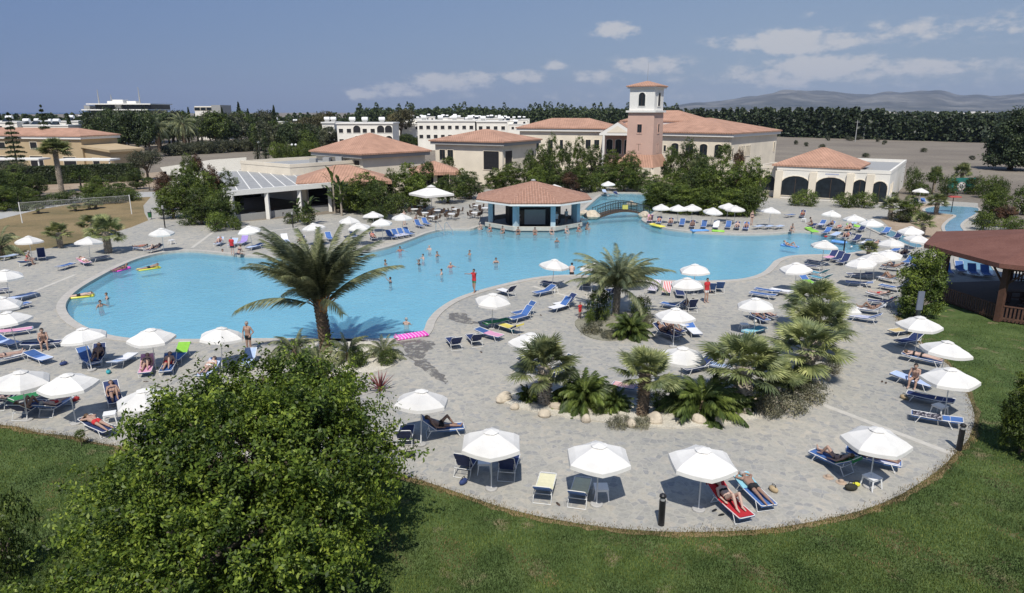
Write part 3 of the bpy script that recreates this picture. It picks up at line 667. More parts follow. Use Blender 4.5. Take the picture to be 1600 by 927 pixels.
MB().box(WX(180,306,17), WX(196,306,17), 304, 308, WZ(163,300)+.35, WZ(156,305)).build('lift_house', M['trimw'], tb)
for px, w_ in ((174,9),(207,14)): MB().box(WX(px-w_/2,306,17), WX(px+w_/2,306,17), 305, 308, WZ(163,300)+.36, WZ(161.5,305)+.9).build('water_tank', M['trimw'], tb)
MB().box(WX(132,305,17), WX(141,305,17), 304, 308, WZ(172,297), WZ(165,305)).build('stair_tower', M['fascia'], tb)
for px, py in ((154,140),(218,136),(174,148)):
    MB().tube([(WX(px,306,18),306,WZ(164,306)),(WX(px,306,18),306,WZ(py,306))], [.35,.12], 5).build('mast', M['fascia'], tb)
rebase(tb)
def block(label, px0, px1, Y, py0, wall='wallwhite', floors=2, n=6, roofpx=None, dep=12, ht=3.1, arches=(), parts=True):
    z1 = WZ(py0, Y); b = empty('apartment_block', (WX((px0+px1)/2,Y,0),Y,0)); tag(b, label, 'building')
    x0, x1 = WX(px0,Y,z1), WX(px1,Y,z1)
    MB().box(x0,x1,Y,Y+dep,0,z1).build('wall', M[wall], b)
    MB().box(x0-.3,x1+.3,Y-.3,Y+dep+.3,z1+.003,z1+.45).build('parapet', M['trimw'], b)
    for f in range(floors):
        for i in range(n):
            x = x0+(i+.5)*(x1-x0)/n; z = z1-2.6-f*ht
            ar = (i in arches)
            windowset(b, (x,Y), Vector((1,0,0)), Vector((0,-1,0)), z, 2.2 if ar else 1.3, 2.2 if ar else 1.2, arch=.9 if ar else False, frame=wall, pane='darkin')
    rr = random.Random(px0)
    for i in range(max(2, n//2)):
        x = x0+(i+.5+rr.uniform(-.2,.2))*(x1-x0)/max(2,n//2); MB().tube([(x-.9,Y+4,z1+1.5),(x+.9,Y+4,z1+1.5)], .55, 8).add([],[]).build('water_tank', M['white'], b)
        MB().box(x-.7,x+.7,Y+3.6,Y+4.4,z1+.4,z1+1.1).build('tank_stand', M['fascia'], b)
    rebase(b); return b
block('white apartment block with arched balconies behind the garden hall roof', 526, 613, 215, 194, n=7, arches=(2,5,6))
block('long cream apartment block with small square windows right of the brown tree', 652, 742, 245, 190, n=8)
block('cream apartment block end joined beside the terracotta balcony bay', 745, 792, 246, 191, n=4)
block('small white block with flat roof half hidden left of the arched apartments', 503, 522, 232, 193, n=2)
tb = empty('square_building', (WX(323,340,0),340,0)); tag(tb, 'grey boxy building with window band on the skyline above the palms', 'building')
x0, x1 = WX(303,340,17), WX(343,340,17); z0, z1 = WZ(177,340), WZ(166,340)
MB().box(x0,x1,340,352,0,z1).build('wall', M['wallwhite'], tb)
for k in range(3): windowset(tb, (x0+(k+.5)*(x1-x0)*.68/3, 340), Vector((1,0,0)), Vector((0,-1,0)), z0+1.2, 2.9, 1.5, pane='winglass')
MB().box(x0+(x1-x0)*.68,x1+.4,339.5,352.5,z0-1,z1+.5).build('stair_tower', M['fascia'], tb)
rebase(tb)
# --- houses of the far villages: each its own thing with flat roof, windows and rooftop tank
rh = random.Random(5)
def small_house(px, Y, w, h, zbase=0, zone='in the far white village', kind='small white house'):
    x = WX(px, Y, h); b = empty('white_house', (x, Y, zbase)); d = rh.uniform(6, 9)
    reg(b, kind, 'house', zone, 'white houses on the skyline')
    MB().box(-w/2,w/2,0,d,0,h).build('wall', M['wallwhite'], b)
    MB().box(-w/2-.2,w/2+.2,-.2,d+.2,h+.003,h+.4).build('parapet', M['trimw'], b)
    for s_ in (-.27, .25): windowset(b, (w*s_, 0), Vector((1,0,0)), Vector((0,-1,0)), h-2.3, 1.3, 1.3, pane='darkin', frame='wallwhite')
    MB().tube([(-w*.1-1,d*.4,h+1.7),(-w*.1+1,d*.4,h+1.7)], .62, 8).build('water_tank', M['white'], b)
    MB().add([(-w*.1-1.0,d*.1,h+.4),(-w*.1+1.0,d*.1,h+.4),(-w*.1+1.0,d*.33,h+1.5),(-w*.1-1.0,d*.33,h+1.5),(-w*.1-1.0,d*.36,h+.4),(-w*.1+1.0,d*.36,h+.4)], [(0,1,2,3),(3,2,5,4),(0,3,4),(1,5,2)]).build('solar_panel', M['winglass'], b)
    return b
for px in (-14, 6, 34, 52, 70, 88, 104): small_house(px+rh.uniform(-3,3), 230+rh.uniform(0,25), rh.uniform(6,9), rh.uniform(8.2,9.6), zone='above the ochre villa roof', kind='white house with rooftop water tank')
for px in (430, 462, 478, 510): small_house(px, 330+rh.uniform(0,40), rh.uniform(7,10), rh.uniform(6.5,8), zone='among the trees left of the arched apartments')
for k in range(34):
    px = 630+k*5.8+rh.uniform(-2,2); Y = rh.uniform(330, 560); small_house(px, Y, rh.uniform(7,11), rh.uniform(6,9.5))
M['ground2'] = M['soil']
# ================================================================ vegetation
def rv(n): 
    v = rng.normal(size=(n,3)); return v/np.linalg.norm(v, axis=1, keepdims=True)
def leaf_quads(P, N, size, asp=.5, up=None, jit=.35):
    "rhombic leaves at P facing N"
    n = len(P); s = size*(1+rng.uniform(-jit, jit, (n,1)))
    a = np.cross(N, rv(n)); a /= np.linalg.norm(a, axis=1, keepdims=True)+1e-9
    if up is not None: a = a*(1-up) + np.array([0,0,-1.0])*up; a -= N*(a*N).sum(1, keepdims=True); a /= np.linalg.norm(a, axis=1, keepdims=True)+1e-9
    b = np.cross(N, a)
    fold = N*s*.12
    return np.stack([P-a*s*.5, P+b*s*.5*asp+fold, P+a*s*.5, P-b*s*.5*asp+fold], axis=1)
def crown(name, blobs, nclump, per, size, mat, spread=.35, asp=.5, droop=0.0, shell=(.72,1.0), outb=1.15, parent=None, upb=.5, fill=.12, spray=0.0):
    B = np.array([[*b[0], *b[1]] for b in blobs], float); w = (B[:,3]*B[:,4]*B[:,5])**(2/3); w /= w.sum()
    idx = rng.choice(len(B), nclump, p=w); d = rv(nclump); r = rng.uniform(shell[0], shell[1], (nclump,1))
    ins = rng.random(nclump) < fill; r[ins] = rng.uniform(.3, .8, (ins.sum(),1))
    C = B[idx,:3] + d*B[idx,3:]*r
    # clumps buried deep inside another lobe are dropped
    keep = np.ones(nclump, bool)
    for k in range(len(B)):
        q = (C-B[k,:3])/B[k,3:]; keep &= ~(((q**2).sum(1) < .42) & (idx != k) & ~ins)
    C = C[keep]; d = d[keep]; m = len(C)
    out = (d*.8 + np.array([0,0,upb]) + rv(m)*.75); out /= np.linalg.norm(out, axis=1, keepdims=True)
    cs = spread*rng.uniform(.6, 1.35, (m,1))
    P = np.repeat(C, per, 0) + rng.normal(size=(m*per,3))*np.repeat(cs, per, 0)*np.array([1,1,.62])*.6
    P[:,2] -= droop*rng.random(m*per)**2
    if spray:
        sd_ = d*.8+rv(m)*.6+np.array([0,0,-.15]); sd_ /= np.linalg.norm(sd_, axis=1, keepdims=True); P += np.repeat(sd_*spray*rng.uniform(.4,1.4,(m,1)), per, 0)*(rng.random((m*per,1))-.35)
    N = np.repeat(out, per, 0)*outb + rv(m*per); N /= np.linalg.norm(N, axis=1, keepdims=True)
    return quads_mesh(name, leaf_quads(P, N, size, asp, .4 if droop else None), mat)
def limbs(name, base, top, blobs, r, mat, seed=1, bend=.3, n=None):
    "trunk with limbs running into the crown's lobes"
    rr = random.Random(seed); mb = MB(); base = Vector(base); top = Vector(top); pts = []
    for i in range(6):
        t = i/5; pts.append(base.lerp(top, t) + Vector((rr.uniform(-1,1), rr.uniform(-1,1), 0))*bend*r*(t*(1-t))*4)
    mb.tube(pts, [r*(1.35-.75*i/5) if i else r*1.6 for i in range(6)], 9)
    for c, e in blobs[:n] if n else blobs:
        c = Vector(c); s = pts[rr.choice((2,3,4))]; mid = s.lerp(c, .5) + Vector((rr.uniform(-.2,.2), rr.uniform(-.2,.2), rr.uniform(0,.3)))*r*4
        mb.tube([s, mid, c], [r*.55, r*.35, r*.12], 6)
    return mb.mesh(name, mat, True)
L = {}
L['bright'] = leafmat('leaf_bright', (.035,.062,.012), (.105,.165,.026), (.235,.30,.055), .32, big=.9)
L['mid'] = leafmat('leaf_mid', (.036,.058,.018), (.085,.125,.032), (.15,.195,.052), .28)
L['lush'] = leafmat('leaf_lush', (.050,.075,.018), (.120,.170,.034), (.20,.26,.060), .3)
L['dark'] = leafmat('leaf_dark', (.026,.042,.020), (.054,.080,.034), (.09,.122,.050), .2)
L['olive'] = leafmat('leaf_olive', (.045,.055,.035), (.085,.095,.062), (.13,.14,.10), .2)
L['brown'] = leafmat('leaf_brownish', (.06,.06,.03), (.11,.105,.055), (.17,.15,.085), .2)
L['pine'] = leafmat('needle_dark', (.020,.033,.020), (.042,.062,.034), (.07,.098,.048), .12)
L['red'] = leafmat('leaf_reddish', (.05,.03,.02), (.11,.06,.04), (.16,.09,.06), .25)
L['fan'] = leafmat('fan_palm_leaf', (.115,.14,.06), (.22,.255,.115), (.34,.37,.20), .3, big=1.2)
L['date'] = leafmat('date_palm_leaf', (.105,.13,.075), (.20,.23,.135), (.33,.35,.22), .3, big=.8)
L['lowdate'] = leafmat('bush_palm_leaf', (.055,.085,.024), (.115,.165,.042), (.20,.25,.075), .28, big=1.2)
L['flower'] = leafmat('bougainvillea', (.12,.03,.05), (.25,.05,.09), (.20,.08,.06), .3)
L['grass'] = leafmat('grass_blades', (.058,.09,.026), (.108,.158,.046), (.18,.22,.08), .3, big=.5)
L['dry'] = leafmat('dry_blades', (.15,.11,.06), (.25,.19,.10), (.34,.27,.16), .2, big=.5)
L['agave'] = leafmat('red_spikes', (.12,.02,.03), (.24,.05,.06), (.30,.10,.09), .1)
L['scrub'] = leafmat('grey_scrub_leaf', (.12,.12,.085), (.20,.20,.15), (.29,.28,.22), .2)
PT = {}   # prototypes: kind -> list of (crown mesh, trunk mesh, natural height, natural width)
def tree_proto(kind, seed, blobs, h, w, lm, nclump, per, size, tr=.16, spread=.35, th=None, **kw):
    c = crown('crown', blobs, nclump, per, size, L[lm], spread, **kw)
    t = limbs('trunk', (0,0,0), (0,0,th or h*.45), blobs, tr, M['bark'], seed)
    PT.setdefault(kind, []).append((c, t, h, w))
def rb(seed, n, R0, z, rz, br, flat=.8):
    rr = random.Random(seed); out = []
    for i in range(n):
        a = 2*math.pi*i/n+rr.uniform(-.4,.4); q = R0*rr.uniform(.5,1); s = br*rr.uniform(.75,1.15)
        out.append(((q*math.cos(a), q*math.sin(a), z+rz*rr.uniform(-1,1)), (s, s, s*flat)))
    return out
# h 6 x w 5 garden trees
for s in range(3):
    bl = rb(s+10, 6, 1.5, 3.5, .9, 1.1) + rb(s+15, 5, 1.3, 1.7, .5, 1.15) + [((0,0,4.6),(1.3,1.3,1.2))]
    tree_proto('garden', s, bl, 5.9, 5.0, 'lush', 430, 26, .19, spread=.30)
    tree_proto('gardendark', s, bl, 5.9, 5.0, 'mid', 430, 26, .19, spread=.30)
bl = rb(31, 6, 1.2, 3.0, .9, 1.0) + [((0,0,4.0),(1.2,1.2,1.0))]
tree_proto('flowering', 3, bl, 5.2, 4.4, 'red', 330, 18, .20)
bl = rb(71, 6, .95, 1.2, .45, 1.0) + rb(72, 6, .85, 2.6, .5, .95) + rb(73, 4, .5, 3.8, .35, .8)
tree_proto('bushy', 4, bl, 4.9, 4.0, 'lush', 620, 34, .15, spread=.26, droop=.15)
tree_proto('olive', 5, rb(41, 8, 1.7, 3.0, .7, 1.15), 4.6, 5.6, 'olive', 420, 22, .16)
tree_proto('brownish', 6, rb(51, 8, 1.9, 4.4, 1.6, 1.5), 7.6, 6.6, 'brown', 420, 16, .30, spread=.5)
for s in range(3):   # far belt trees: h 9 x w 8
    bl = rb(s+61, 8, 2.3, 5.2, 2.0, 1.9) + [((0,0,6.8),(2.1,2.1,1.8))]
    tree_proto('belt', s, bl, 9.2, 8.5, 'mid', 420, 14, .50, spread=.7, tr=.25)
    tree_proto('beltdark', s, bl, 9.2, 8.5, 'dark', 420, 14, .50, spread=.7, tr=.25)
    tree_proto('beltolive', s, bl, 9.2, 8.5, 'olive', 420, 14, .50, spread=.7, tr=.25)
# lollipop: h 3 x w 1.8
tree_proto('ball', 7, [((0,0,2.2),(.85,.85,.75)), ((.2,.1,2.5),(.6,.6,.5))], 3.0, 1.9, 'lush', 130, 18, .14, tr=.07, spread=.2, th=1.8)
# shrubs: h 1.6 x w 2.6
for s in range(2):
    tree_proto('shrub', s, rb(s+81, 6, .75, .75, .2, .75, .9)+[((0,0,.9),(.8,.8,.7))], 1.65, 2.9, 'lush', 240, 18, .13, tr=.06, spread=.25, th=.6)
    tree_proto('shrubdark', s, rb(s+81, 6, .75, .75, .2, .75, .9)+[((0,0,.9),(.8,.8,.7))], 1.65, 2.9, 'mid', 240, 18, .13, tr=.06, spread=.25, th=.6)
tree_proto('scrub', 2, rb(88, 5, .6, .4, .1, .6, .6), .9, 2.4, 'scrub', 160, 16, .10, tr=.04, spread=.22, th=.3)
tree_proto('oliveshrub', 2, rb(89, 6, 1.0, 1.0, .3, .95, .8), 2.0, 3.8, 'olive', 240, 16, .20, tr=.06, spread=.3, th=.6)
# conifers: tiers of needles round a straight stem
def conifer(kind, h, w, mat_, n, size, seed, tiers=0, pw=1.0, low=.12):
    t = rng.random(n)**.8; z = low*h+(1-low)*h*t; r = w/2*(1-t)**pw + .08
    if tiers: z = np.round(z/h*tiers)/tiers*h + rng.normal(size=n)*.05*h/tiers*2
    a = rng.uniform(0, 2*math.pi, n); q = r*rng.uniform(.25, 1, n)**.6*(1+.22*np.sin(a*3+z*2.1)+.15*np.sin(a*5-z*3))
    P = np.stack([q*np.cos(a), q*np.sin(a), z-q*.15], 1); N = rv(n)*.8+np.array([0,0,.6]); N /= np.linalg.norm(N, axis=1, keepdims=True)
    c = quads_mesh('crown', leaf_quads(P, N, size, .45), L[mat_]); tr = MB().tube([(0,0,0),(0,0,h*.5),(0,0,h*.98)], [h*.02,h*.013,.02], 7).mesh('trunk', M['bark'], True)
    PT.setdefault(kind, []).append((c, tr, h, w))
for s in range(3): conifer('pine', 14, 5.5, 'pine', 2600, .62, s, pw=.85, low=.05)
conifer('norfolk', 13, 5.6, 'dark', 6500, .36, 1, tiers=15, pw=.75)
conifer('cypress', 8, 1.3, 'dark', 1600, .26, 1, pw=.45, low=.02)
tree_proto('bigpine', 9, rb(95, 9, 3.3, 5.0, 2.6, 2.3)+rb(96, 6, 2.0, 8.5, 1.2, 1.9)+rb(97,6,3.6,2.8,.6,1.8)+[((0,0,10.3),(1.6,1.6,1.5))], 11.8, 11.5, 'pine', 1500, 20, .42, tr=.35, spread=.7)
# --- palms
def frond(Lf, curve, nl, leaf, width, droop=.6, vshape=.5, sag=1.0):
    "quads of one feather leaf growing along +x and arching down"
    qs = []; pts = []
    for i in range(13):
        t = i/12; a = curve[0] + (curve[1]-curve[0])*t**1.15
        pts.append(None if i else Vector((0,0,0)))
        if i: pts[i] = pts[i-1] + Vector((math.cos(a), 0, math.sin(a)))*Lf/12
    rach = []
    for i in range(12):
        a, b = pts[i], pts[i+1]; w0 = width*(1-.8*i/12); w1 = width*(1-.8*(i+1)/12)
        qs.append([a+Vector((0,-w0,0)), a+Vector((0,w0,0)), b+Vector((0,w1,0)), b+Vector((0,-w1,0))])
        qs.append([a+Vector((0,0,-w0)), a+Vector((0,0,w0)), b+Vector((0,0,w1)), b+Vector((0,0,-w1))])
    rr = random.Random(int(Lf*100)+nl)
    for k in range(nl):
        t = .12+.88*k/(nl-1); i = min(11, int(t*12)); f = t*12-i; p = pts[i].lerp(pts[i+1], f); d = (pts[i+1]-pts[i]).normalized()
        ln = leaf*(math.sin(min(1, (t-.04)*1.35)*math.pi*.62+.35))*(1-.45*max(0, t-.6)/.4)*rr.uniform(.85,1.1)
        for s in (-1, 1):
            sd = Vector((0, s, 0)); upv = sd.cross(d)*s
            dr = (d*.75 + sd*.8 + upv*vshape*rr.uniform(.2,1.1)).normalized(); tip = p + dr*ln + Vector((0,0,-droop*ln*rr.uniform(.5,1.3)))
            wv = d*(.022*sag)
            mid = p.lerp(tip, .5)+Vector((0,0,droop*ln*.12))
            qs.append([p-wv, p+wv, mid+wv*1.1, mid-wv*1.1]); qs.append([mid-wv*1.1, mid+wv*1.1, tip+wv*.15, tip-wv*.15])
    return np.array([[tuple(v) for v in q] for q in qs])
def place(Q, el, az, loc, roll=0, s=1):
    Mx = np.array(Matrix.Translation(loc) @ Matrix.Rotation(az, 4, 'Z') @ Matrix.Rotation(-el, 4, 'Y') @ Matrix.Rotation(roll, 4, 'X') @ Matrix.Scale(s, 4))
    return Q @ Mx[:3,:3].T + Mx[:3,3]
def date_palm(name, th, tr, n, Lf, seed, leaf=.5, elr=(82, -10), lean=(0,0), mat_='date', nl=60, sag=1.0, pale=False, curve=(.0, -1.35), low=0):
    rr = random.Random(seed); Q = []
    base = [frond(Lf*f, (c0, c1), nl, leaf, .022) for f, c0, c1 in ((1,.0,curve[1]),(1.05,.05,curve[1]*.8),(.92,-.05,curve[1]*1.15))]
    for q in base: pass
    for i in range(n):
        t = i/(n-1); el = R(elr[0]+(elr[1]-elr[0])*t**.9 + rr.uniform(-7,7)); az = i*2.39996+rr.uniform(-.25,.25)
        if i >= n-low: el = R(rr.uniform(30,48))
        s = (.72+.28*min(1, t*2.2))*rr.uniform(.9,1.08)
        Q.append(place(base[i%3], el, az, (lean[0]+math.cos(az)*tr*.6, lean[1]+math.sin(az)*tr*.6, th-.25*t), rr.uniform(-.5,.5), s))
    Q = np.concatenate(Q); cm = quads_mesh('crown', Q, L[mat_])
    mb = MB(); k = 14
    mb.tube([(lean[0]*(i/k)**1.5, lean[1]*(i/k)**1.5, th*i/k) for i in range(k+1)], [tr*(1.35-.35*min(1,i/3))*(1+.06*(i%2)) for i in range(k+1)], 12)
    # cut leaf bases all round the stem
    for i in range(int(th/.11)):
        z = .15+i*.11; 
        for j in range(7):
            a = j*2*math.pi/7+i*.55; lx = lean[0]*(z/th)**1.5; ly = lean[1]*(z/th)**1.5; r0 = tr*1.02
            c = Vector((lx+r0*math.cos(a), ly+r0*math.sin(a), z)); o = Vector((math.cos(a), math.sin(a), 0)); sd = Vector((-math.sin(a), math.cos(a), 0))
            e = tr*.32
            mb.add([c-sd*e, c+sd*e, c+sd*e*.7+o*e*.9+Vector((0,0,e*1.5)), c-sd*e*.7+o*e*.9+Vector((0,0,e*1.5)), c+Vector((0,0,e*1.1))], [(0,1,2,3),(3,2,4),(1,4,2),(0,3,4)])
    tm = mb.mesh('trunk', M['palmpale' if pale else 'palmtrunk'])
    return cm, tm
def fan_leaf(rad, pet, nb, seed):
    rr = random.Random(seed); qs = []
    w = .014; qs.append([(0,-w,0),(0,w,0),(pet,w*.7,0),(pet,-w*.7,0)]); qs.append([(0,0,-w),(0,0,w),(pet,0,w*.7),(pet,0,-w*.7)])
    for k in range(nb):
        a = R(-118+236*k/(nb-1)); r = rad*(1-.22*abs(a)/2.1)*rr.uniform(.9,1.05); z0 = .10*rad*(1 if k % 2 else -1)*.35
        c, s_ = math.cos(a), math.sin(a); wd = rad*.052
        p0 = Vector((pet, 0, 0)); p1 = Vector((pet+c*r*.6, s_*r*.6, -.02*rad+z0)); p2 = Vector((pet+c*r, s_*r, -.22*rad*rr.uniform(.4,1.4)))
        nrm = Vector((-s_, c, 0))*wd
        qs.append([p0-nrm*.15, p0+nrm*.15, p1+nrm, p1-nrm]); qs.append([p1-nrm, p1+nrm, p2+nrm*.1, p2-nrm*.1])
    return np.array([[tuple(v) for v in q] for q in qs])
def fan_palm(th, tr, n, rad, pet, seed, pale=True, skirt=True):
    rr = random.Random(seed); base = [fan_leaf(rad*f, pet*f, 32, seed+i) for i, f in enumerate((1,.85,1.1))]; Q = []
    for i in range(n):
        t = i/(n-1); el = R(84-92*t+rr.uniform(-9,9)); az = i*2.39996+rr.uniform(-.3,.3)
        Q.append(place(base[i%3], el, az, (0,0,th+.1-.3*t), rr.uniform(-.5,.5), (.7+.3*min(1,t*2))*rr.uniform(.85,1.1)))
    cm = quads_mesh('crown', np.concatenate(Q), L['fan'])
    mb = MB(); k = 10; mb.tube([(0,0,th*i/k) for i in range(k+1)], [tr*(1.15+.12*(i%2)) for i in range(k+1)], 10)
    for i in range(int(th/.09)):
        z = .06+i*.09
        for j in range(8):
            a = j*2*math.pi/8+i*.6; c = Vector((tr*math.cos(a), tr*math.sin(a), z)); o = Vector((math.cos(a), math.sin(a), 0)); sd = Vector((-math.sin(a), math.cos(a), 0)); e = tr*.34
            up = rr.uniform(.5,1.6)
            mb.add([c-sd*e, c+sd*e, c+sd*e*.35+o*e*1.9+Vector((0,0,e*up)), c-sd*e*.35+o*e*1.9+Vector((0,0,e*up)), c+Vector((0,0,e*1.3))], [(0,1,2,3),(3,2,4),(1,4,2),(0,3,4)])
    return cm, mb.mesh('trunk', M['palmpale' if pale else 'palmtrunk'])
def tpart(root, cm, tm):
    a = link('crown', cm, root); b = link('trunk', tm, root); return root
for s in range(3): c, t = fan_palm(1.5, .17, 34, .62, .75, 100+s); PT.setdefault('fan', []).append((c, t, 2.75, 2.15))
c, t = fan_palm(1.9, .16, 34, .6, .7, 109, pale=False); PT['fandark'] = [(c, t, 3.1, 2.1)]
c, t = fan_palm(5.4, .2, 60, .95, 1.0, 111, pale=True); PT['washingtonia'] = [(c, t, 7.4, 4.0)]
c, t = date_palm('d', 4.5, .3, 46, 3.4, 120, .5, nl=40, elr=(80,-30)); PT['datefar'] = [(c, t, 7.4, 7.0)]
for s in range(2): c, t = date_palm('d', .4, .14, 64, 1.45, 125+s, .34, nl=50, elr=(88,8), mat_='lowdate', sag=.8); PT.setdefault('lowdate', []).append((c, t, 1.7, 2.7))
c, t = date_palm('d', .5, .2, 26, 2.2, 128, .38, nl=40, elr=(75,12), mat_='date'); PT['greydate'] = [(c, t, 2.0, 4.2)]
TN = {'garden':('garden_tree','leafy green garden tree','tree'), 'gardendark':('garden_tree','dark green garden tree','tree'), 'flowering':('flowering_tree','reddish flowering tree','tree'), 'bushy':('garden_tree','dense bright tree leafy to the ground','tree'), 'olive':('olive_tree','grey green olive tree','tree'),
 'brownish':('dry_tree','tall brownish thin leaved tree','tree'), 'belt':('shade_tree','rounded mid green tree','tree'), 'beltdark':('shade_tree','dense dark green tree','tree'), 'beltolive':('shade_tree','pale grey green tree','tree'),
 'ball':('ball_tree','small clipped ball tree','tree'), 'shrub':('shrub','rounded green shrub','shrub'), 'shrubdark':('shrub','low dark green shrub','shrub'), 'scrub':('scrub_bush','grey ground cover bush','shrub'), 'oliveshrub':('scrub_bush','grey green wild bush','shrub'),
 'pine':('conifer','pointed dark conifer','tree'), 'norfolk':('tiered_pine','tiered pine with level branches','tree'), 'cypress':('cypress','slim dark column cypress','tree'), 'bigpine':('pine_tree','huge dark spreading pine','tree'),
 'fan':('fan_palm','fan palm with shaggy pale trunk','palm'), 'fandark':('fan_palm','fan palm with brown trunk','palm'), 'washingtonia':('fan_palm','tall fan palm on thick bare trunk','palm'), 'datefar':('date_palm','feathery date palm','palm'), 'lowdate':('bush_palm','low bushy feather palm','palm'), 'greydate':('bush_palm','spreading grey green feather palm','palm')}
ctr = {}
def T(kind, px, ytop, ybase, wpx, zone, desc=None, group=None, sz=None):
    x, y = G(px, ybase); z1 = WZ(ytop, y); ps = PT[kind]; i = ctr.get(kind, 0); ctr[kind] = i+1
    c, t, h, w = ps[i % len(ps)]
    s = wpx/F*(y*CT+(H-z1*.6)*ST)/w; nm, dd, cat = TN[kind]
    r = empty(nm, (x, y, .02)); rr = random.Random(int(px*7+ybase)); r.rotation_euler = (0,0,rr.uniform(0,6.28))
    r.scale = (s, s, (z1/h) if sz is None else sz)
    link('crown', c, r); link('trunk', t, r); reg(r, desc or dd, cat, zone, group); return r
# ---- the great tree in the foreground
fgb0 = [((-6.2,17.3,3.6),(2.9,2.6,2.1)),((-8.6,16.0,2.8),(2.4,2.3,1.7)),((-3.4,17.6,3.6),(2.2,2.3,1.8)),((-5.6,19.6,3.7),(2.2,2.0,1.5)),((-7.9,19.4,3.4),(2.2,2.0,1.5)),((-3.2,19.6,3.3),(1.7,1.6,1.2)),((-10.6,17.4,1.7),(1.6,1.7,1.2)),
 ((-5.2,15.0,2.6),(2.6,1.9,1.6)),((-7.8,14.0,1.9),(2.6,1.8,1.4)),((-2.3,15.9,2.2),(1.5,1.6,1.3)),((-6.6,20.3,4.5),(1.0,1.0,.8)),((-4.6,20.2,4.3),(.9,.9,.75)),((-8.9,17.9,4.0),(1.3,1.3,1.0)),((-2.0,18.7,2.9),(1.1,1.1,.9)),((-10.2,14.4,1.0),(1.5,1.4,.9))]
ft = empty('broadleaf_tree', (-6.0,17.0,0)); tag(ft, 'great dense bright green tree filling the lower left foreground', 'tree')
fgb = [((x-.6-max(0, x+7.5)*.40, y-.3, z), r) for (x, y, z), r in fgb0]
sh = [((b[0][0]+6.0, b[0][1]-17.0, b[0][2]), tuple(q*.84 for q in b[1])) for b in fgb]
for k_ in range(34):
    b_ = fgb[k_ % len(fgb)]; a_ = k_*2.39996; e_ = .15+.85*((k_*5)%7)/7; ce = math.cos(e_*1.4)
    sh.append(((b_[0][0]+6.0+b_[1][0]*.78*ce*math.cos(a_), b_[0][1]-17.0+b_[1][1]*.78*ce*math.sin(a_), max(.7, b_[0][2]+b_[1][2]*.74*math.sin(e_*1.4))), (.95,.95,.42)))
for k_ in range(16):
    a_ = k_*2.4; sh.append(((-.9+2.9*math.cos(a_)*(.4+.6*((k_*7)%5)/4), 1.1+2.4*math.sin(a_)*(.4+.6*((k_*3)%5)/4), 4.6+.5*((k_*5)%4)/3), (.55,.55,.75)))
link('crown', crown('crown', sh, 2100, 84, .125, L['bright'], .17, asp=.5, droop=.2, shell=(.58,1.10), fill=.13, spray=1.15), ft)
link('trunk', limbs('trunk', (0,0,0), (.2,.4,2.4), sh, .26, M['bark'], 3), ft)
# ---- big date palm by the pool and the second one
x, y = G(510,552); cm, tm = date_palm('p', 2.9, .28, 60, 4.7, 7, .62, elr=(94, 68), lean=(-.22,.1), nl=110, sag=.8, curve=(0,-1.0), low=5)
dp_ = empty('date_palm', (x,y,.05)); link('crown', cm, dp_); link('trunk', tm, dp_); tag(dp_, 'big date palm with full feathery crown and orange stalks before the pool', 'palm')
mb = MB(); rr = random.Random(4)
hub = (-.1,.1,2.75); mb.tube([(-.1,.1,2.3),(-.1,.1,3.1)], .30, 8)
for i in range(26):
    a = rr.uniform(0,6.28); e = rr.uniform(.5,1.2); l = rr.uniform(.5,.95); p0 = Vector((-.1+.2*math.cos(a), .1+.2*math.sin(a), 2.5+rr.uniform(0,.3))); p1 = p0+Vector((math.cos(a)*math.cos(e), math.sin(a)*math.cos(e), math.sin(e)))*l
    mb.tube([p0, p0.lerp(p1,.6)+Vector((math.cos(a)*.06,math.sin(a)*.06,.03)), p1], [.05,.035,.015], 5)
mb.build('date_stalks', M['orange'], dp_)
x, y = G(962,496); cm, tm = date_palm('p', 2.0, .20, 46, 3.7, 17, .52, elr=(90,48), lean=(.05,0), nl=72, pale=True, curve=(0,-1.45), low=4)
dp_ = empty('date_palm', (x,y,.05)); link('crown', cm, dp_); link('trunk', tm, dp_); tag(dp_, 'medium arching date palm on the small island in mid terrace', 'palm')
# ---- feathery bushes round the big palm
for px, yt, yb, w_ in ((462,505,562,84),(545,508,566,70),(600,518,560,70),(500,520,580,60)): T('greydate', px, yt, yb, w_, 'round the foot of the big date palm', group='feather palms at the big palm')
for px, yt, yb, w_ in ((560,545,575,40),(605,545,572,34),(480,555,585,40)): T('shrubdark', px, yt, yb, w_, 'under the big date palm')
x, y = G(594,612); mb = MB(); rr = random.Random(9); mb.ell((0,0,.08), (.12,.12,.12), 8, 5)
for i in range(26):
    a = i*2.4; e = R(rr.uniform(15,80)); l = rr.uniform(.85,1.15); d = Vector((math.cos(a)*math.cos(e), math.sin(a)*math.cos(e), math.sin(e))); sd = Vector((-math.sin(a), math.cos(a), 0))*.035; p = Vector((0,0,.1)); q = p+d*l*.5; t_ = p+d*l
    mb.add([p-sd*.8,p+sd*.8,q+sd,q-sd,t_], [(0,1,2,3),(3,2,4)])
tag(mb.build('spiky_plant', L['agave'], loc=(x,y,.05)), 'red spiky starburst plant beside the foreground tree', 'plant')
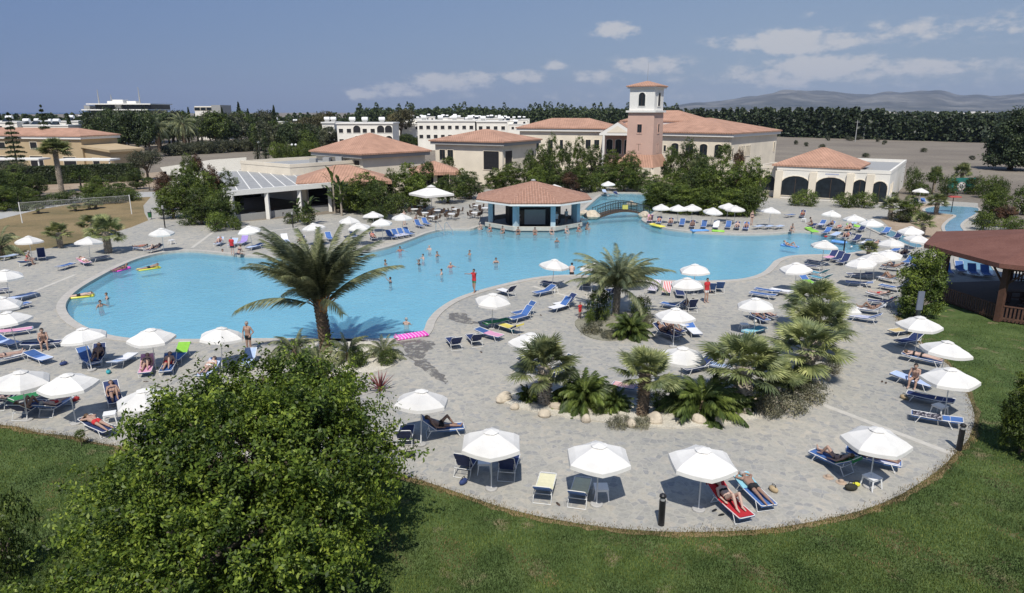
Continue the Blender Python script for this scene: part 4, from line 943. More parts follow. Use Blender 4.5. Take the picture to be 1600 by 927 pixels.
# ---- long island of palms
Zi = 'on the long gravel island'
T('fan', 851,521,634,98,Zi); T('fandark',1004,540,652,92,Zi); T('fan',1156,516,640,128,Zi); T('fan',1256,498,600,112,Zi)
T('fan',1276,465,562,98,'behind the right tip of the gravel island'); T('fan',1268,432,522,94,'behind the right tip of the gravel island')
T('lowdate',912,562,638,90,Zi); T('lowdate',1096,572,646,128,Zi,'large low bushy feather palm'); T('lowdate',826,592,628,36,Zi,'tiny feather palm'); T('lowdate',1062,590,640,60,Zi,'darker feather palm')
for px, yt, yb, w_ in ((966,650,668,44),(1000,652,668,40),(1225,610,640,80),(1262,598,626,70),(1200,618,650,50),(1300,560,585,30)): T('scrub', px, yt, yb, w_, Zi, group='grey bushes on the gravel island')
T('lowdate',960,600,640,56,Zi,'mid sized feather palm'); T('lowdate',880,600,636,44,Zi,'mid sized feather palm'); T('lowdate',1150,600,642,60,Zi,'mid sized feather palm'); T('lowdate',1240,560,606,60,Zi,'mid sized feather palm'); T('fan',1205,556,622,76,Zi,'short young fan palm'); T('shrubdark',1030,610,640,40,Zi,'dark low shrub')
T('shrub',935,620,650,30,Zi,'small light green shrub'); T('shrubdark',1180,600,636,40,Zi,'dark low shrub')
# ---- small island
Zs = 'on the small island under the arching palm'
T('lowdate',985,478,526,66,Zs); T('shrubdark',935,448,502,50,Zs,'tall dark shrub'); T('shrubdark',1000,462,500,40,Zs,'shaded dark shrub'); T('shrub',922,482,512,18,Zs,'slim pale shrub')
for px, yt, yb, w_ in ((925,502,522,40),(950,515,530,30),(1010,490,512,30)): T('scrub', px, yt, yb, w_, Zs)
# ---- garden left of the pergola
Zl = 'in the clump left of the white pergola'
for k, px, yt, yb, w_ in (('garden',272,284,342,58),('gardendark',300,262,338,50),('garden',328,266,346,56),('gardendark',352,288,356,56),('flowering',336,256,340,34),('flowering',258,268,316,34),('garden',282,262,310,34),('gardendark',316,290,352,46),('shrubdark',300,322,352,44),('shrub',340,330,362,40),('shrub',368,338,360,22)): T(k, px, yt, yb, w_, Zl)
T('garden',300,238,300,36,'behind the clump left of the pergola'); T('flowering',312,240,290,26,'behind the clump left of the pergola')
T('olive',232,232,282,60,'beside the bare yard'); 
Zy = 'along the path beyond the dry games lawn'
for k, px, yt, yb, w_ in (('ball',128,262,300,34),('garden',155,274,308,34),('ball',184,286,312,32),('ball',195,276,294,16),('ball',234,277,298,16),('ball',37,282,310,30),('ball',172,273,286,16)): T(k, px, yt, yb, w_, Zy)
for px, yt, yb, w_ in ((60,306,324,44),(88,300,320,42),(112,298,318,40),(145,300,320,36),(176,296,318,44),(205,296,314,36),(12,288,326,60),(36,318,330,30),(-20,290,330,60),(15,272,312,44)): T('shrubdark', px, yt, yb, w_, Zy)
for px, yt, yb in ((60,318,334),(118,318,330),(140,316,328),(150,312,326)): T('fan', px, yt, yb, 20, Zy, 'tiny young fan palm')
T('washingtonia',97,210,302,56,'in front of the ochre villa')
T('norfolk',32,178,285,34,'in front of the ochre villa'); T('norfolk',80,166,262,28,'behind the awnings of the ochre villa')
T('olive',20,250,300,70,'left of the hedge in front of the villa'); 
Zf = 'on the dry games lawn edge'
T('fan',95,344,388,38,Zf); T('fan',147,332,372,36,Zf); T('fan',170,334,396,52,Zf); T('greydate',2,338,402,70,'at the left edge beside the dry lawn')
T('scrub',245,372,392,1.2,Zf) if False else None
Zx = 'left of the volleyball net by the villa'
for k, px, yt, yb, w_ in (('gardendark',-6,262,318,70),('gardendark',30,256,306,54),('garden',8,290,330,44),('gardendark',62,270,308,34),('garden',48,292,322,34)): T(k, px, yt, yb, w_, Zx)
for k, px, yt, yb, w_ in (('garden',142,284,312,30),('garden',168,292,314,34),('shrub',200,292,312,34),('gardendark',214,262,296,34),('garden',262,296,330,34)): T(k, px, yt, yb, w_, Zy)
for px, yt, w_ in ((150,180,40),(172,181,40),(196,172,44),(216,168,46),(236,166,44)): T('beltdark', px, yt, 246, w_, 'between the villa and the stepped building')
# sapling
T('ball',128,672,698,16,'in the lawn beside the left loungers','thin young sapling')
# ---- dense belt behind on the left
Zb = 'in the wooded belt behind the villa'
rr = random.Random(21); kinds = ['beltdark','belt','beltdark','beltolive','belt']
for i in range(34):
    px = 128+i*8.6+rr.uniform(-5,5); yb = 238-rr.uniform(0,14)-(px-128)*.012; yt = 169+rr.uniform(-5,11) + (5 if px > 330 else 0) + (6 if px<150 else 0)
    T(kinds[i % 5], px, yt, yb, rr.uniform(34,52), Zb)
for px, yt, yb, w_ in ((290,163,236,58),(250,170,238,54),(215,160,232,46),(272,160,228,44),(245,158,226,40),(190,178,236,44)): T('datefar', px, yt, yb, w_, 'standing out above the wooded belt')
for px, yt, yb, w_ in ((378,160,222,18),(432,165,222,16),(392,170,224,16),(300,168,222,14),(352,168,222,14),(115,178,236,18),(142,176,232,14)): T('pine', px, yt, yb, w_, 'poking above the wooded belt', 'slender pointed conifer')
for i in range(20): T('oliveshrub', 262+i*7.4+rr.uniform(-3,3), 226-i*.5+rr.uniform(-4,2), 244-i*.45, rr.uniform(20,32), 'along the foot of the wooded belt', group='wild bushes along the field')
for i in range(14): T(['belt','beltolive','beltdark'][i%3], 405+i*8.6, 190+rr.uniform(-6,10), 243-rr.uniform(0,6), rr.uniform(28,40), 'behind the flat roofed block')
for i in range(8): T('shrub', 430+i*9, 222+rr.uniform(-3,3), 250, 22, 'behind the flat roofed block')
T('cypress',403,200,250,11,'left of the flat roofed block'); T('cypress',416,203,250,11,'left of the flat roofed block')
T('brownish',505,166,232,46,'left of the arched apartments'); T('brownish',470,176,236,46,'left of the arched apartments'); T('belt',520,182,226,26,'left of the arched apartments')
T('brownish',627,164,220,52,'between the two apartment blocks'); T('datefar',518,180,232,26,'left of the arched apartments')
for i in range(12): T(['beltdark','belt'][i%2], 610+i*8, 210+rr.uniform(-3,4), 232, 22, 'in the hedge behind the terrace hall roof')
for px in (742,760,775): T('belt', px, 200, 222, 20, 'right of the long apartment block')
# ---- pool garden
Zg = 'behind the pool bar'
for k, px, yt, yb, w_ in (('gardendark',862,206,300,34),('garden',845,224,298,34),('gardendark',886,218,300,28),('garden',904,210,296,28),('gardendark',828,232,298,30),('garden',800,252,300,60),('garden',775,262,302,44),('gardendark',872,262,302,52),('garden',905,258,302,50),('flowering',890,268,306,34),('shrub',930,270,300,44),('garden',840,256,304,44)): T(k, px, yt, yb, w_, Zg)
Zh = 'in front of the pink tower'
for k, px, yt, yb, w_ in (('gardendark',926,224,290,46),('garden',955,232,292,44),('gardendark',985,234,296,40),('ball',1015,212,262,18),('garden',975,252,300,50),('gardendark',945,258,298,40),('gardendark',1046,226,290,34),('garden',1060,262,312,60),('garden',1022,272,318,50),('gardendark',1000,262,300,40)): T(k, px, yt, yb, w_, Zh)
Zv = 'behind the far right bank parasols'
for px, yt, yb, w_ in ((1030,280,330,60),(1062,284,334,60),(1095,288,336,54),(1140,290,338,54),(1168,284,338,44),(1020,300,330,40)): T('bushy', px, yt, yb, w_, Zv)
Zr = 'before the right wing of the hotel'
for k, px, yt, yb, w_ in (('gardendark',1072,214,296,46),('gardendark',1100,240,318,50),('ball',1127,224,290,24),('flowering',1151,232,290,24),('garden',1120,248,326,58),('garden',1146,250,330,58),('garden',1172,244,332,50),('gardendark',1085,262,320,56),('shrubdark',1165,290,338,60),('shrubdark',1130,300,336,60),('shrubdark',1080,304,326,60),('garden',1100,270,322,50),('flowering',1158,272,330,40),('fan',1090,240,300,34)): T(k, px, yt, yb, w_, Zr)
T('garden',372,276,330,26,'at the left front corner of the white pergola'); T('gardendark',358,262,338,36,Zl)
Zp = 'between the pergola and the big square parasol'
for k, px, yt, yb, w_ in (('garden',572,268,334,78),('gardendark',590,280,344,60),('gardendark',545,282,332,50),('garden',640,252,326,60),('garden',655,270,328,50),('gardendark',700,272,318,56),('gardendark',735,266,312,50),('garden',722,262,308,34),('shrubdark',620,300,334,50),('gardendark',612,262,322,34),('ball',668,252,312,24),('ball',700,244,300,22),('shrubdark',590,322,348,40),('shrub',480,322,352,40),('shrubdark',455,330,350,26),('flowering',598,300,340,30)): T(k, px, yt, yb, w_, Zp)
# banana like big leaves beside the pergola
def banana(px, yt, yb, seed):
    rr = random.Random(seed); x, y = G(px, yb); z = WZ(yt, y); r = empty('banana_plant', (x,y,.02)); Q = []
    for i in range(16):
        a = i*2.4; e = R(rr.uniform(20,80)); l = z*.42; p = np.array([0,0,z*rr.uniform(.25,.7)]); d = np.array([math.cos(a)*math.cos(e), math.sin(a)*math.cos(e), math.sin(e)])*l; sd = np.array([-math.sin(a), math.cos(a), 0])*.24
        m1 = p+d*.6; m2 = p+d+np.array([0,0,-l*.25]); Q += [[p-sd*.2,p+sd*.2,m1+sd,m1-sd],[m1-sd,m1+sd,m2+sd*.3,m2-sd*.3]]
    link('crown', quads_mesh('crown', np.array(Q), L['mid']), r); MB().tube([(0,0,0),(.05,0,z*.72)], [.14,.09], 8).build('trunk', M['palmpale'], r)
    reg(r, 'banana like plant with big paddle leaves', 'plant', 'beside the white pergola'); return r
banana(484,300,352,1); banana(523,256,334,2); banana(534,268,338,3); banana(466,306,348,4)
# ---- right side
Zc = 'in front of the clubhouse arches'
T('shrub',1259,296,322,44,Zc); T('shrub',1242,303,322,26,Zc); T('shrub',1320,301,324,44,Zc); T('shrub',1350,300,325,48,Zc)
Zq = 'around the winding channel on the right'
for k, px, yt, yb, w_ in (('fan',1390,304,344,34),('garden',1418,304,348,38),('fan',1440,330,372,34),('fan',1462,300,336,32),('oliveshrub',1410,328,348,36),('shrubdark',1425,262,304,34),('ball',1456,268,304,26),('fan',1458,256,300,20),('fandark',1499,252,300,26),('shrubdark',1440,285,306,30),('shrubdark',1480,276,306,36),('shrubdark',1520,274,304,40),('shrub',1545,274,310,40),('shrubdark',1562,280,312,30),('garden',1552,292,350,52),('flowering',1568,320,356,40),('shrub',1536,330,360,40),('shrubdark',1598,286,336,46),('shrub',1580,338,362,50),('shrubdark',1395,300,312,20)): T(k, px, yt, yb, w_, Zq)
T('garden',1548,286,336,26,Zq,'slender leafy tree'); 
T('bigpine',1578,166,266,96,'in the bare field on the right')
T('fan',1356,376,402,26,'between the parasols right of the pool','small fan palm')
T('bushy',1434,376,494,84,'left of the timber pavilion')
T('bushy',1596,566,712,96,'at the right edge of the lawn'); T('shrubdark',1610,600,700,60,'at the right edge of the lawn')
T('shrubdark',14,780,905,110,'at the lower left edge','dark shadowy shrub')
for px, py, w_ in ((1285,232,12),(1243,226,8),(1259,229,8),(1352,246,14),(1443,238,12),(1382,226,8),(1518,250,10),(1326,220,16),(1341,219,16),(1293,220,8),(1371,222,7)): T('oliveshrub', px, py-7, py, w_, 'scattered over the bare field', group='bushes of the bare field')
# ---- the far windbreak and woods: nobody could count them
def wood(name, label, spec, mat_):
    cs = []; 
    for (px, Y, h, w_) in spec:
        n = 170; t = rng.random(n)**.9; z = h*t; r = w_/2*(1-t)**.55+.2; a = rng.uniform(0, 6.283, n); q = r*rng.uniform(.5,1,n)
        x0 = (px-CX)/F*Y*CT; P = np.stack([x0+q*np.cos(a), Y+q*np.sin(a), z], 1); N = rv(n)+np.array([0,-.4,.6]); N /= np.linalg.norm(N, axis=1, keepdims=True)
        cs.append(leaf_quads(P, N, 1.7, .6))
    o = link(name, quads_mesh(name, np.concatenate(cs), L[mat_])); o['kind'] = 'stuff'; o['label'] = label; o['category'] = 'forest'; return o
rr = random.Random(33); spec = []
for row in range(4):
    px = 1010
    while px < 1560:
        Y = 14365/ (37.5+ (px-1215)*.028) + row*9; 
        Y = max(300, min(460, Y)); spec.append((px+rr.uniform(-2,2), Y+rr.uniform(-3,3), rr.uniform(11.5,15.5) - (3.5 if px > 1380 else 0), rr.uniform(5,7.5))); px += rr.uniform(4,6.5)
wood('windbreak', 'dense dark green windbreak of conifers beyond the bare field', spec, 'pine')
spec = []
for row in range(3):
    px = 560
    while px < 1060:
        spec.append((px, 560+row*25+rr.uniform(-8,8), rr.uniform(12,16.5) + (5 if rr.random() < .07 else 0), rr.uniform(10,14))); px += rr.uniform(2.0,4)
for row in range(2):
    px = 1330
    while px < 1680:
        spec.append((px, 640+row*20, rr.uniform(10,14), 9)); px += 4
for row in range(2):
    px = -60
    while px < 560:
        spec.append((px, 480+row*60+rr.uniform(-20,20), rr.uniform(7,12.5), rr.uniform(7,10))); px += rr.uniform(3,7)
wood('distant_wood', 'dark tree line running behind the white village and the hotel', spec, 'dark')
# hillside town: white specks along the foot of the hills, and pale ones on the slopes
mb = MB(); rr = random.Random(8)
for i in range(420):
    px = rr.uniform(1060,1340) if i % 4 else rr.uniform(1060,1640); Y = rr.uniform(3300,4600); x = (px-CX)/F*Y*CT; s = rr.uniform(8,26); mb.box(x-s, x+s, Y, Y+15, 0, rr.uniform(5,15))
o = mb.build('distant_town', M['wallwhite']); o['kind'] = 'stuff'; o['label'] = 'pale distant town strung along the foot of the hills'; o['category'] = 'town'
# ---- clipped hedge of the villa
hm = crown('hedge', [((0,0,0),(1,1,1))], 10, 5, .1, L['dark']) if False else None
a = G3(22,291); b = G3(214,283); n = 26000; t = rng.random(n); side = rng.random(n)
P = np.stack([a.x+(b.x-a.x)*t, a.y+(b.y-a.y)*t+np.where(side<.6, 0, rng.random(n)*1.6), np.where(side<.6, rng.random(n)*3.2, 3.2)], 1)+rng.normal(size=(n,3))*.07
N = np.where((side<.6)[:,None], [0,-1,.3], [0,-.2,1])+rv(n)*.7; N /= np.linalg.norm(N, axis=1, keepdims=True)
hg = empty('hedge', ((a.x+b.x)/2, a.y, 0)); tag(hg, 'long clipped dark hedge in front of the ochre villa', 'hedge')
link('foliage', quads_mesh('foliage', leaf_quads(P, N, .34, .6), L['dark']), hg); hd.build('hedge_core', L['dark'], hg); rebase(hg)
# ---- grass: blades on the near lawns and a dry fringe at the paving
def on_lawn(x, y): return inside(lawn, x, y) and not inside(DECK, x, y)
def blades(name, label, pts, hgt, w_, mat_, lean=.5):
    n = len(pts); P = np.array(pts); a = rng.uniform(0, 6.283, n); h = hgt*rng.uniform(.5,1.3,n); d = np.stack([np.cos(a), np.sin(a), np.zeros(n)], 1); s = np.stack([-np.sin(a), np.cos(a), np.zeros(n)], 1)*w_
    top = P + d*(h*lean*rng.random(n))[:,None] + np.stack([np.zeros(n), np.zeros(n), h], 1)
    Q = np.stack([P-s, P+s, top+s*.35, top-s*.35], 1); o = link(name, quads_mesh(name, Q, L[mat_])); o['kind'] = 'stuff'; o['label'] = label; o['category'] = 'grass'; return o
pts = []; dryp = []
rr = random.Random(2)
while len(pts) < 170000:
    px = rr.uniform(-60, 1660); py = rr.uniform(500, 960)
    x, y = G(px, py)
    if on_lawn(x, y):
        kk_ = math.sin(x*.9+1.7*math.sin(y*.7))+math.sin(y*1.3+1.1*math.sin(x*1.9))+.8*math.sin(x*3.1+y*2.3)
        if kk_ < -1.2 and rr.random() < .5: dryp.append((x, y, .02)); continue
        pts.append((x, y, .02))
blades('lawn_grass', 'short mown green grass of the front lawn', pts, .065, .012, 'grass')
blades('straw_grass', 'yellowed grass blades in worn patches of the lawn', dryp, .05, .011, 'dry')
pts = []
cl = [(rr.uniform(0,1)) for _ in range(260)]
for _ in range(13000):
    i = rr.randrange(len(EDGE)-1); t = rr.random(); x = EDGE[i][0]*(1-t)+EDGE[i+1][0]*t; y = EDGE[i][1]*(1-t)+EDGE[i+1][1]*t
    k = .5+.5*math.sin(x*1.7+math.sin(y*2.3)*1.4)
    pts.append((x+rr.gauss(0,.13), y+rr.gauss(.0,.13)-.12*k+.02, .03))
blades('dry_edge_grass', 'straw coloured grass fringe where the lawn meets the paving', pts, .06, .012, 'dry')
# ================================================================ pool bar, bridge, timber pavilion
bar = empty('pool_bar', (*G(835,334),0)); tag(bar, 'octagonal pool bar with terracotta roof and pale blue columns standing in the water', 'bar')
cx, cy = G(835,357,.3); cy += 5.1; bar.location = (cx, cy, 0)
def ngon(R_, n=8, off=R(22.5)): return [(R_*math.cos(off+2*math.pi*i/n), R_*math.sin(off+2*math.pi*i/n)) for i in range(n)]
def pyramid(R_, z0, z1, th, m, name, parent, cap=.0, n=8, off=R(22.5)):
    a = ngon(R_, n, off); vs = [(x,y,z0) for x,y in a] + [(0,0,z1)] + [(x,y,z0-th) for x,y in a]
    fs = [(i,(i+1)%n,n) for i in range(n)] + [(n+1+i,n+1+(i+1)%n,(i+1)%n,i) for i in range(n)] + [tuple(n+1+i for i in range(n-1,-1,-1))]
    return MB().add(vs, fs).build(name, M[m], parent)
def radial_tile_mat():
    "tile rows running down an eight sided roof"
    m, nt, out = newmat('pool_bar_tiles'); co = objco(nt); sx = nt.nodes.new('ShaderNodeSeparateXYZ'); nt.links.new(co, sx.inputs[0])
    g = nt.nodes.new('ShaderNodeNewGeometry'); cr_ = nt.nodes.new('ShaderNodeVectorMath'); cr_.operation = 'CROSS_PRODUCT'; nt.links.new(g.outputs['True Normal'], cr_.inputs[0]); cr_.inputs[1].default_value = (0,0,1)
    nn = nt.nodes.new('ShaderNodeVectorMath'); nn.operation = 'NORMALIZE'; nt.links.new(cr_.outputs[0], nn.inputs[0]); dt = nt.nodes.new('ShaderNodeVectorMath'); dt.operation = 'DOT_PRODUCT'; nt.links.new(nn.outputs[0], dt.inputs[0]); nt.links.new(co, dt.inputs[1])
    w = math_(nt, 'SINE', math_(nt, 'MULTIPLY', dt.outputs['Value'], 2*math.pi*3.2)); r = math_(nt, 'SINE', math_(nt, 'MULTIPLY', sx.outputs[2], 2*math.pi*7))
    c = ramp(nt, noise(nt, co, 3, 5, .7), [(.3, (.33,.175,.12)), (.5, (.43,.24,.165)), (.7, (.52,.32,.24))])
    c = mixc(nt, .6, c, ramp(nt, math_(nt, 'ADD', math_(nt, 'MULTIPLY', w, .35), .5), [(.1, (.6,.58,.56)), (.8, (1.15,1.12,1.1))]), 'MULTIPLY')
    b = nt.nodes.new('ShaderNodeBsdfPrincipled'); nt.links.new(c, b.inputs['Base Color']); b.inputs['Roughness'].default_value = .85
    bp = nt.nodes.new('ShaderNodeBump'); bp.inputs['Strength'].default_value = .7; bp.inputs['Distance'].default_value = .07; nt.links.new(math_(nt, 'ADD', w, math_(nt, 'MULTIPLY', r, .4)), bp.inputs['Height']); nt.links.new(bp.outputs[0], b.inputs['Normal']); nt.links.new(b.outputs[0], out.inputs[0]); return m
M['bartile'] = radial_tile_mat()
pyramid(7.2, 3.35, 5.15, .14, 'bartile', 'roof', bar)
MB().ell((0,0,5.18), (.3,.3,.16), 10, 6).build('finial', M['fascia'], bar)
a = ngon(7.25); m = MB()
for i in range(8):
    p, q = a[i], a[(i+1)%8]; b_ = ngon(7.0); r_, s_ = b_[i], b_[(i+1)%8]
    m.add([(*p,3.02),(*q,3.02),(*q,3.205),(*p,3.205),(*r_,3.02),(*s_,3.02),(*s_,3.205),(*r_,3.205)], [(0,1,2,3),(5,4,7,6),(4,5,1,0)])
m.build('gutter', M['trimw'], bar)
m = MB(); a = ngon(5.75); b_ = ngon(5.15)
m.add([(x,y,2.75) for x,y in a]+[(x,y,3.2) for x,y in a]+[(x,y,2.75) for x,y in b_]+[(x,y,3.2) for x,y in b_], [f for i in range(8) for f in ((i,(i+1)%8,8+(i+1)%8,8+i),(16+(i+1)%8,16+i,24+i,24+(i+1)%8),(16+i,16+(i+1)%8,(i+1)%8,i))]).build('ring_beam', M['bluegrey'], bar)
for x, y in ngon(5.45):
    an = math.atan2(y, x); MB().box(-.27,.27,-.27,.27,.0,2.75).build('column', M['bluegrey'], bar).data.transform(Matrix.Translation((x,y,0)) @ Matrix.Rotation(an-R(22.5), 4, 'Z'))
MB().prism(ngon(6.0), -.75, .06).build('island_plinth', M['fascia'], bar)
a = ngon(6.15); b_ = ngon(5.75); m = MB()
m.add([(x,y,.12) for x,y in a]+[(x,y,.55) for x,y in a]+[(x,y,.12) for x,y in b_]+[(x,y,.55) for x,y in b_], [f for i in range(8) for f in ((i,(i+1)%8,8+(i+1)%8,8+i),(8+i,8+(i+1)%8,24+(i+1)%8,24+i),(16+(i+1)%8,16+i,24+i,24+(i+1)%8))]).build('counter', M['band'], bar)
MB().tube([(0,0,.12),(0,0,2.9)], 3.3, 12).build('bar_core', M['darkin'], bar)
MB().box(-1.1,1.3,-3.5,-3.35,.5,2.2).build('fridge_front', M['fascia'], bar)
MB().box(-1.9,-1.12,-3.49,-3.36,.5,2.1).build('cupboard', M['brownfr'], bar)
MB().prism(ngon(5.1), 2.7, 2.74).build('ceiling', M['brownfr'], bar)
MB().prism(ngon(5.2), .13, .16).build('bar_floor', M['fascia'], bar)
# footbridge
A_ = G3(929,337,.3); B_ = G3(1010,333,.3); br = empty('footbridge', ((A_.x+B_.x)/2, (A_.y+B_.y)/2, 0)); tag(br, 'arched footbridge with dark metal railings over the pool channel', 'bridge')
u_ = (B_-A_); Lb = u_.length; u_.normalize(); v_ = Vector((-u_.y,u_.x,0))
def bp_(t, s, h): return Vector((u_.x*(t-.5)*Lb+v_.x*s, u_.y*(t-.5)*Lb+v_.y*s, .15+.75*math.sin(math.pi*t)+h))
m = MB(); n = 16
vs = []
for i in range(n+1):
    t = i/n; vs += [bp_(t,-.8,0), bp_(t,.8,0), bp_(t,.8,-.22), bp_(t,-.8,-.22)]
m.add(vs, [f for i in range(n) for f in ((4*i,4*i+4,4*i+5,4*i+1),(4*i+1,4*i+5,4*i+6,4*i+2),(4*i+2,4*i+6,4*i+7,4*i+3),(4*i+3,4*i+7,4*i+4,4*i))]+[(0,1,2,3),(4*n+3,4*n+2,4*n+1,4*n)]).build('deck', M['brownfr'], br)
for s in (-.75, .75):
    m = MB(); m.tube([bp_(i/n, s, 1.05) for i in range(n+1)], .05, 6); m.tube([bp_(i/n, s, .18) for i in range(n+1)], .035, 5)
    for i in range(33): m.tube([bp_(i/32, s, 0), bp_(i/32, s, 1.05)], .05 if i % 8 == 0 else .030, 4)
    m.build('railing', M['darkmetal'], br)
MB().box(-.35,.35,-.03,.0,.25,.8).build('notice_plate', mat('yellow_plate', (.55,.5,.12), .6), br).data.transform(Matrix.Translation(bp_(.52,-.84,-.1)) )
# rocks
def rock(px, py, w_, h_, label, seed):
    rr = random.Random(seed); x, y = G(px, py); m = MB(); m.ell((0,0,h_*.35), (w_/2, w_/2*.8, h_*.65), 12, 8)
    k = [rr.uniform(0,6) for _ in range(6)]
    m.v = [(a*(1+.18*math.sin(b*5+k[0]+c*3)+.1*math.sin(a*9+k[1])), b*(1+.18*math.sin(a*4+k[2])+.1*math.sin(c*8+k[3])), max(-.05, c*(1+.2*math.sin(a*3+b*4+k[4])))) for a,b,c in m.v]
    o = m.build('rock', M['rock'], loc=(x,y,.05), rz=rr.uniform(0,6)); return o
i = 0
for px, py, w_, h_ in [(787,628,.75,.4),(832,624,.9,.4),(872,640,.7,.35),(1022,662,.75,.45),(958,636,.9,.35),(1092,662,.7,.4),(1165,648,.45,.35),(1180,640,.5,.45),(1205,636,.7,.5),(1190,650,.5,.25),(1150,652,.3,.2),(1040,640,1.0,.35),(1272,606,.8,.3),(1292,596,.5,.3),(1060,665,.3,.12),(1130,660,.35,.15),(805,640,.5,.3),(850,652,.5,.3),(915,660,.55,.3),(985,668,.6,.3),(1120,664,.5,.3),(1225,640,.5,.3),(1245,626,.5,.3)]:
    i += 1; reg(rock(px,py,w_,h_,'',i), 'rounded sandstone rock' if w_ > .6 else 'small sandstone rock', 'rock', 'on the long gravel island', 'rocks on the gravel island')
for px, py, w_, h_, d in [(925,342,2.2,.9,'big'),(912,336,1.6,.6,'big'),(1005,340,1.6,.7,'big'),(988,322,1.8,.6,'big')]:
    i += 1; reg(rock(px,py,w_,h_,'',i), 'big tan boulder', 'rock', 'beside the arched footbridge', 'boulders at the footbridge')
for px, py, w_, h_ in []+[(1000,292,4.5,2.0),(1052,290,5,1.7)]:
    i += 1; reg(rock(px,py,w_,h_,'',i), 'large grey waterfall boulder', 'rock', 'among the trees behind the footbridge')
for px, py, w_ in [(705,308,.9),(733,310,1.3),(718,312,.8)]:
    i += 1; reg(rock(px,py,w_,.5,'',i), 'pale boulder', 'rock', 'behind the tables beside the square parasol')
# timber pavilion on the right
pc = (37.6,45.6); tp = empty('timber_pavilion', (*pc,0)); tag(tp, 'dark timber pavilion with low red brown roof and picket railing at the right', 'pavilion')
o8 = R(30)
pyramid(8.6, 3.95, 5.45, .28, 'shingle', 'roof', tp, off=o8)
pts8 = ngon(7.5, 8, o8)
for k, (x, y) in enumerate(pts8):
    an = math.atan2(y, x); Mx = Matrix.Translation((x,y,0)) @ Matrix.Rotation(an, 4, 'Z')
    p = MB().box(-.17,.17,-.17,.17,.05,3.68).build('post', M['timber'], tp); p.data.transform(Mx)
    nx_, ny_ = pts8[(k+1)%8]; m = MB()
    def bm_(m, a, b, w_, h_): return beam(m, Vector(a), Vector(b), w_, h_)
    d = Vector((nx_-x, ny_-y, 0)); Ld = d.length; d.normalize()
    bm_(MB(), (x+d.x*.17,y+d.y*.17,3.4), (nx_-d.x*.17,ny_-d.y*.17,3.4), .16, .26).build('beam', M['timber'], tp)
    for s in (0, 1):
        q = Vector((x,y,0)) if s == 0 else Vector((nx_,ny_,0)); dd = d if s == 0 else -d
        bm_(MB(), q+dd*.2+Vector((0,0,2.5)), q+dd*1.05+Vector((0,0,3.38)), .13, .14).build('brace', M['timber'], tp)
    if k in (1,): continue
    m = MB(); bm_(m, (x+d.x*.18,y+d.y*.18,1.05), (nx_-d.x*.18,ny_-d.y*.18,1.05), .12, .07); bm_(m, (x+d.x*.18,y+d.y*.18,.22), (nx_-d.x*.18,ny_-d.y*.18,.22), .06, .09)
    npk = int(Ld/.2)
    for i in range(1, npk):
        q = Vector((x,y,0)) + d*(Ld*i/npk); e = d*.055; nn = Vector((-d.y,d.x,0))*.028
        m.add([q-e-nn+Vector((0,0,.10)),q+e-nn+Vector((0,0,.10)),q+e-nn+Vector((0,0,1.04)),q-e-nn+Vector((0,0,1.04)),q-e-nn*.2+Vector((0,0,.10)),q+e-nn*.2+Vector((0,0,.10)),q+e-nn*.2+Vector((0,0,1.04)),q-e-nn*.2+Vector((0,0,1.04))], [(0,1,2,3),(5,4,7,6),(0,3,7,4),(1,5,6,2)])
    m.build('picket_railing', M['timber'], tp)
MB().prism(ngon(7.3,8,o8), .03, .09).build('floor', M['brownfr'], tp)
for k, (x, y) in enumerate(((2,2),(-2,1),(1,-3),(-3,-2.5))):
    t = empty('picnic_table', (pc[0]+x,pc[1]+y,.09)); 
    MB().box(-.8,.8,-.4,.4,.7,.75).build('tabletop', M['timber'], t); 
    for s in (-.6,.6): MB().box(s-.05,s+.05,-.35,.35,0,.7).build('leg', M['timber'], t)
    for s in (-.75,.75): MB().box(-.8,.8,s-.14,s+.14,.42,.46).box(-.06,.06,s-.05,s+.05,0,.42).build('bench', M['timber'], t)
    reg(t, 'dark wooden picnic table', 'table', 'inside the timber pavilion')
# volleyball net
pA = G3(35,349); pB = G3(206,335); nt_ = empty('volleyball_net', tuple((pA+pB)/2)); tag(nt_, 'volleyball net strung between two white posts on the dry lawn', 'net')
dA = pA-(pA+pB)/2; dB = pB-(pA+pB)/2
for d in (dA, dB): MB().tube([d, d+Vector((0,0,2.55))], .05, 8).build('post', M['white'], nt_)
dd = (dB-dA); m = MB(); m.add([dA+Vector((0,0,2.43)), dB+Vector((0,0,2.43)), dB+Vector((0,0,2.5)), dA+Vector((0,0,2.5))], [(0,1,2,3)]); m.build('tape', M['fascia'], nt_)
m = MB()
for i in range(61):
    q = dA.lerp(dB, i/60); m.tube([q+Vector((0,0,1.6)), q+Vector((0,0,2.38))], .006, 3, caps=False)
for i in range(9): m.tube([dA+Vector((0,0,1.6+i*.095)), dB+Vector((0,0,1.6+i*.095))], .006, 3, caps=False)
m.build('mesh', M['fascia'], nt_)
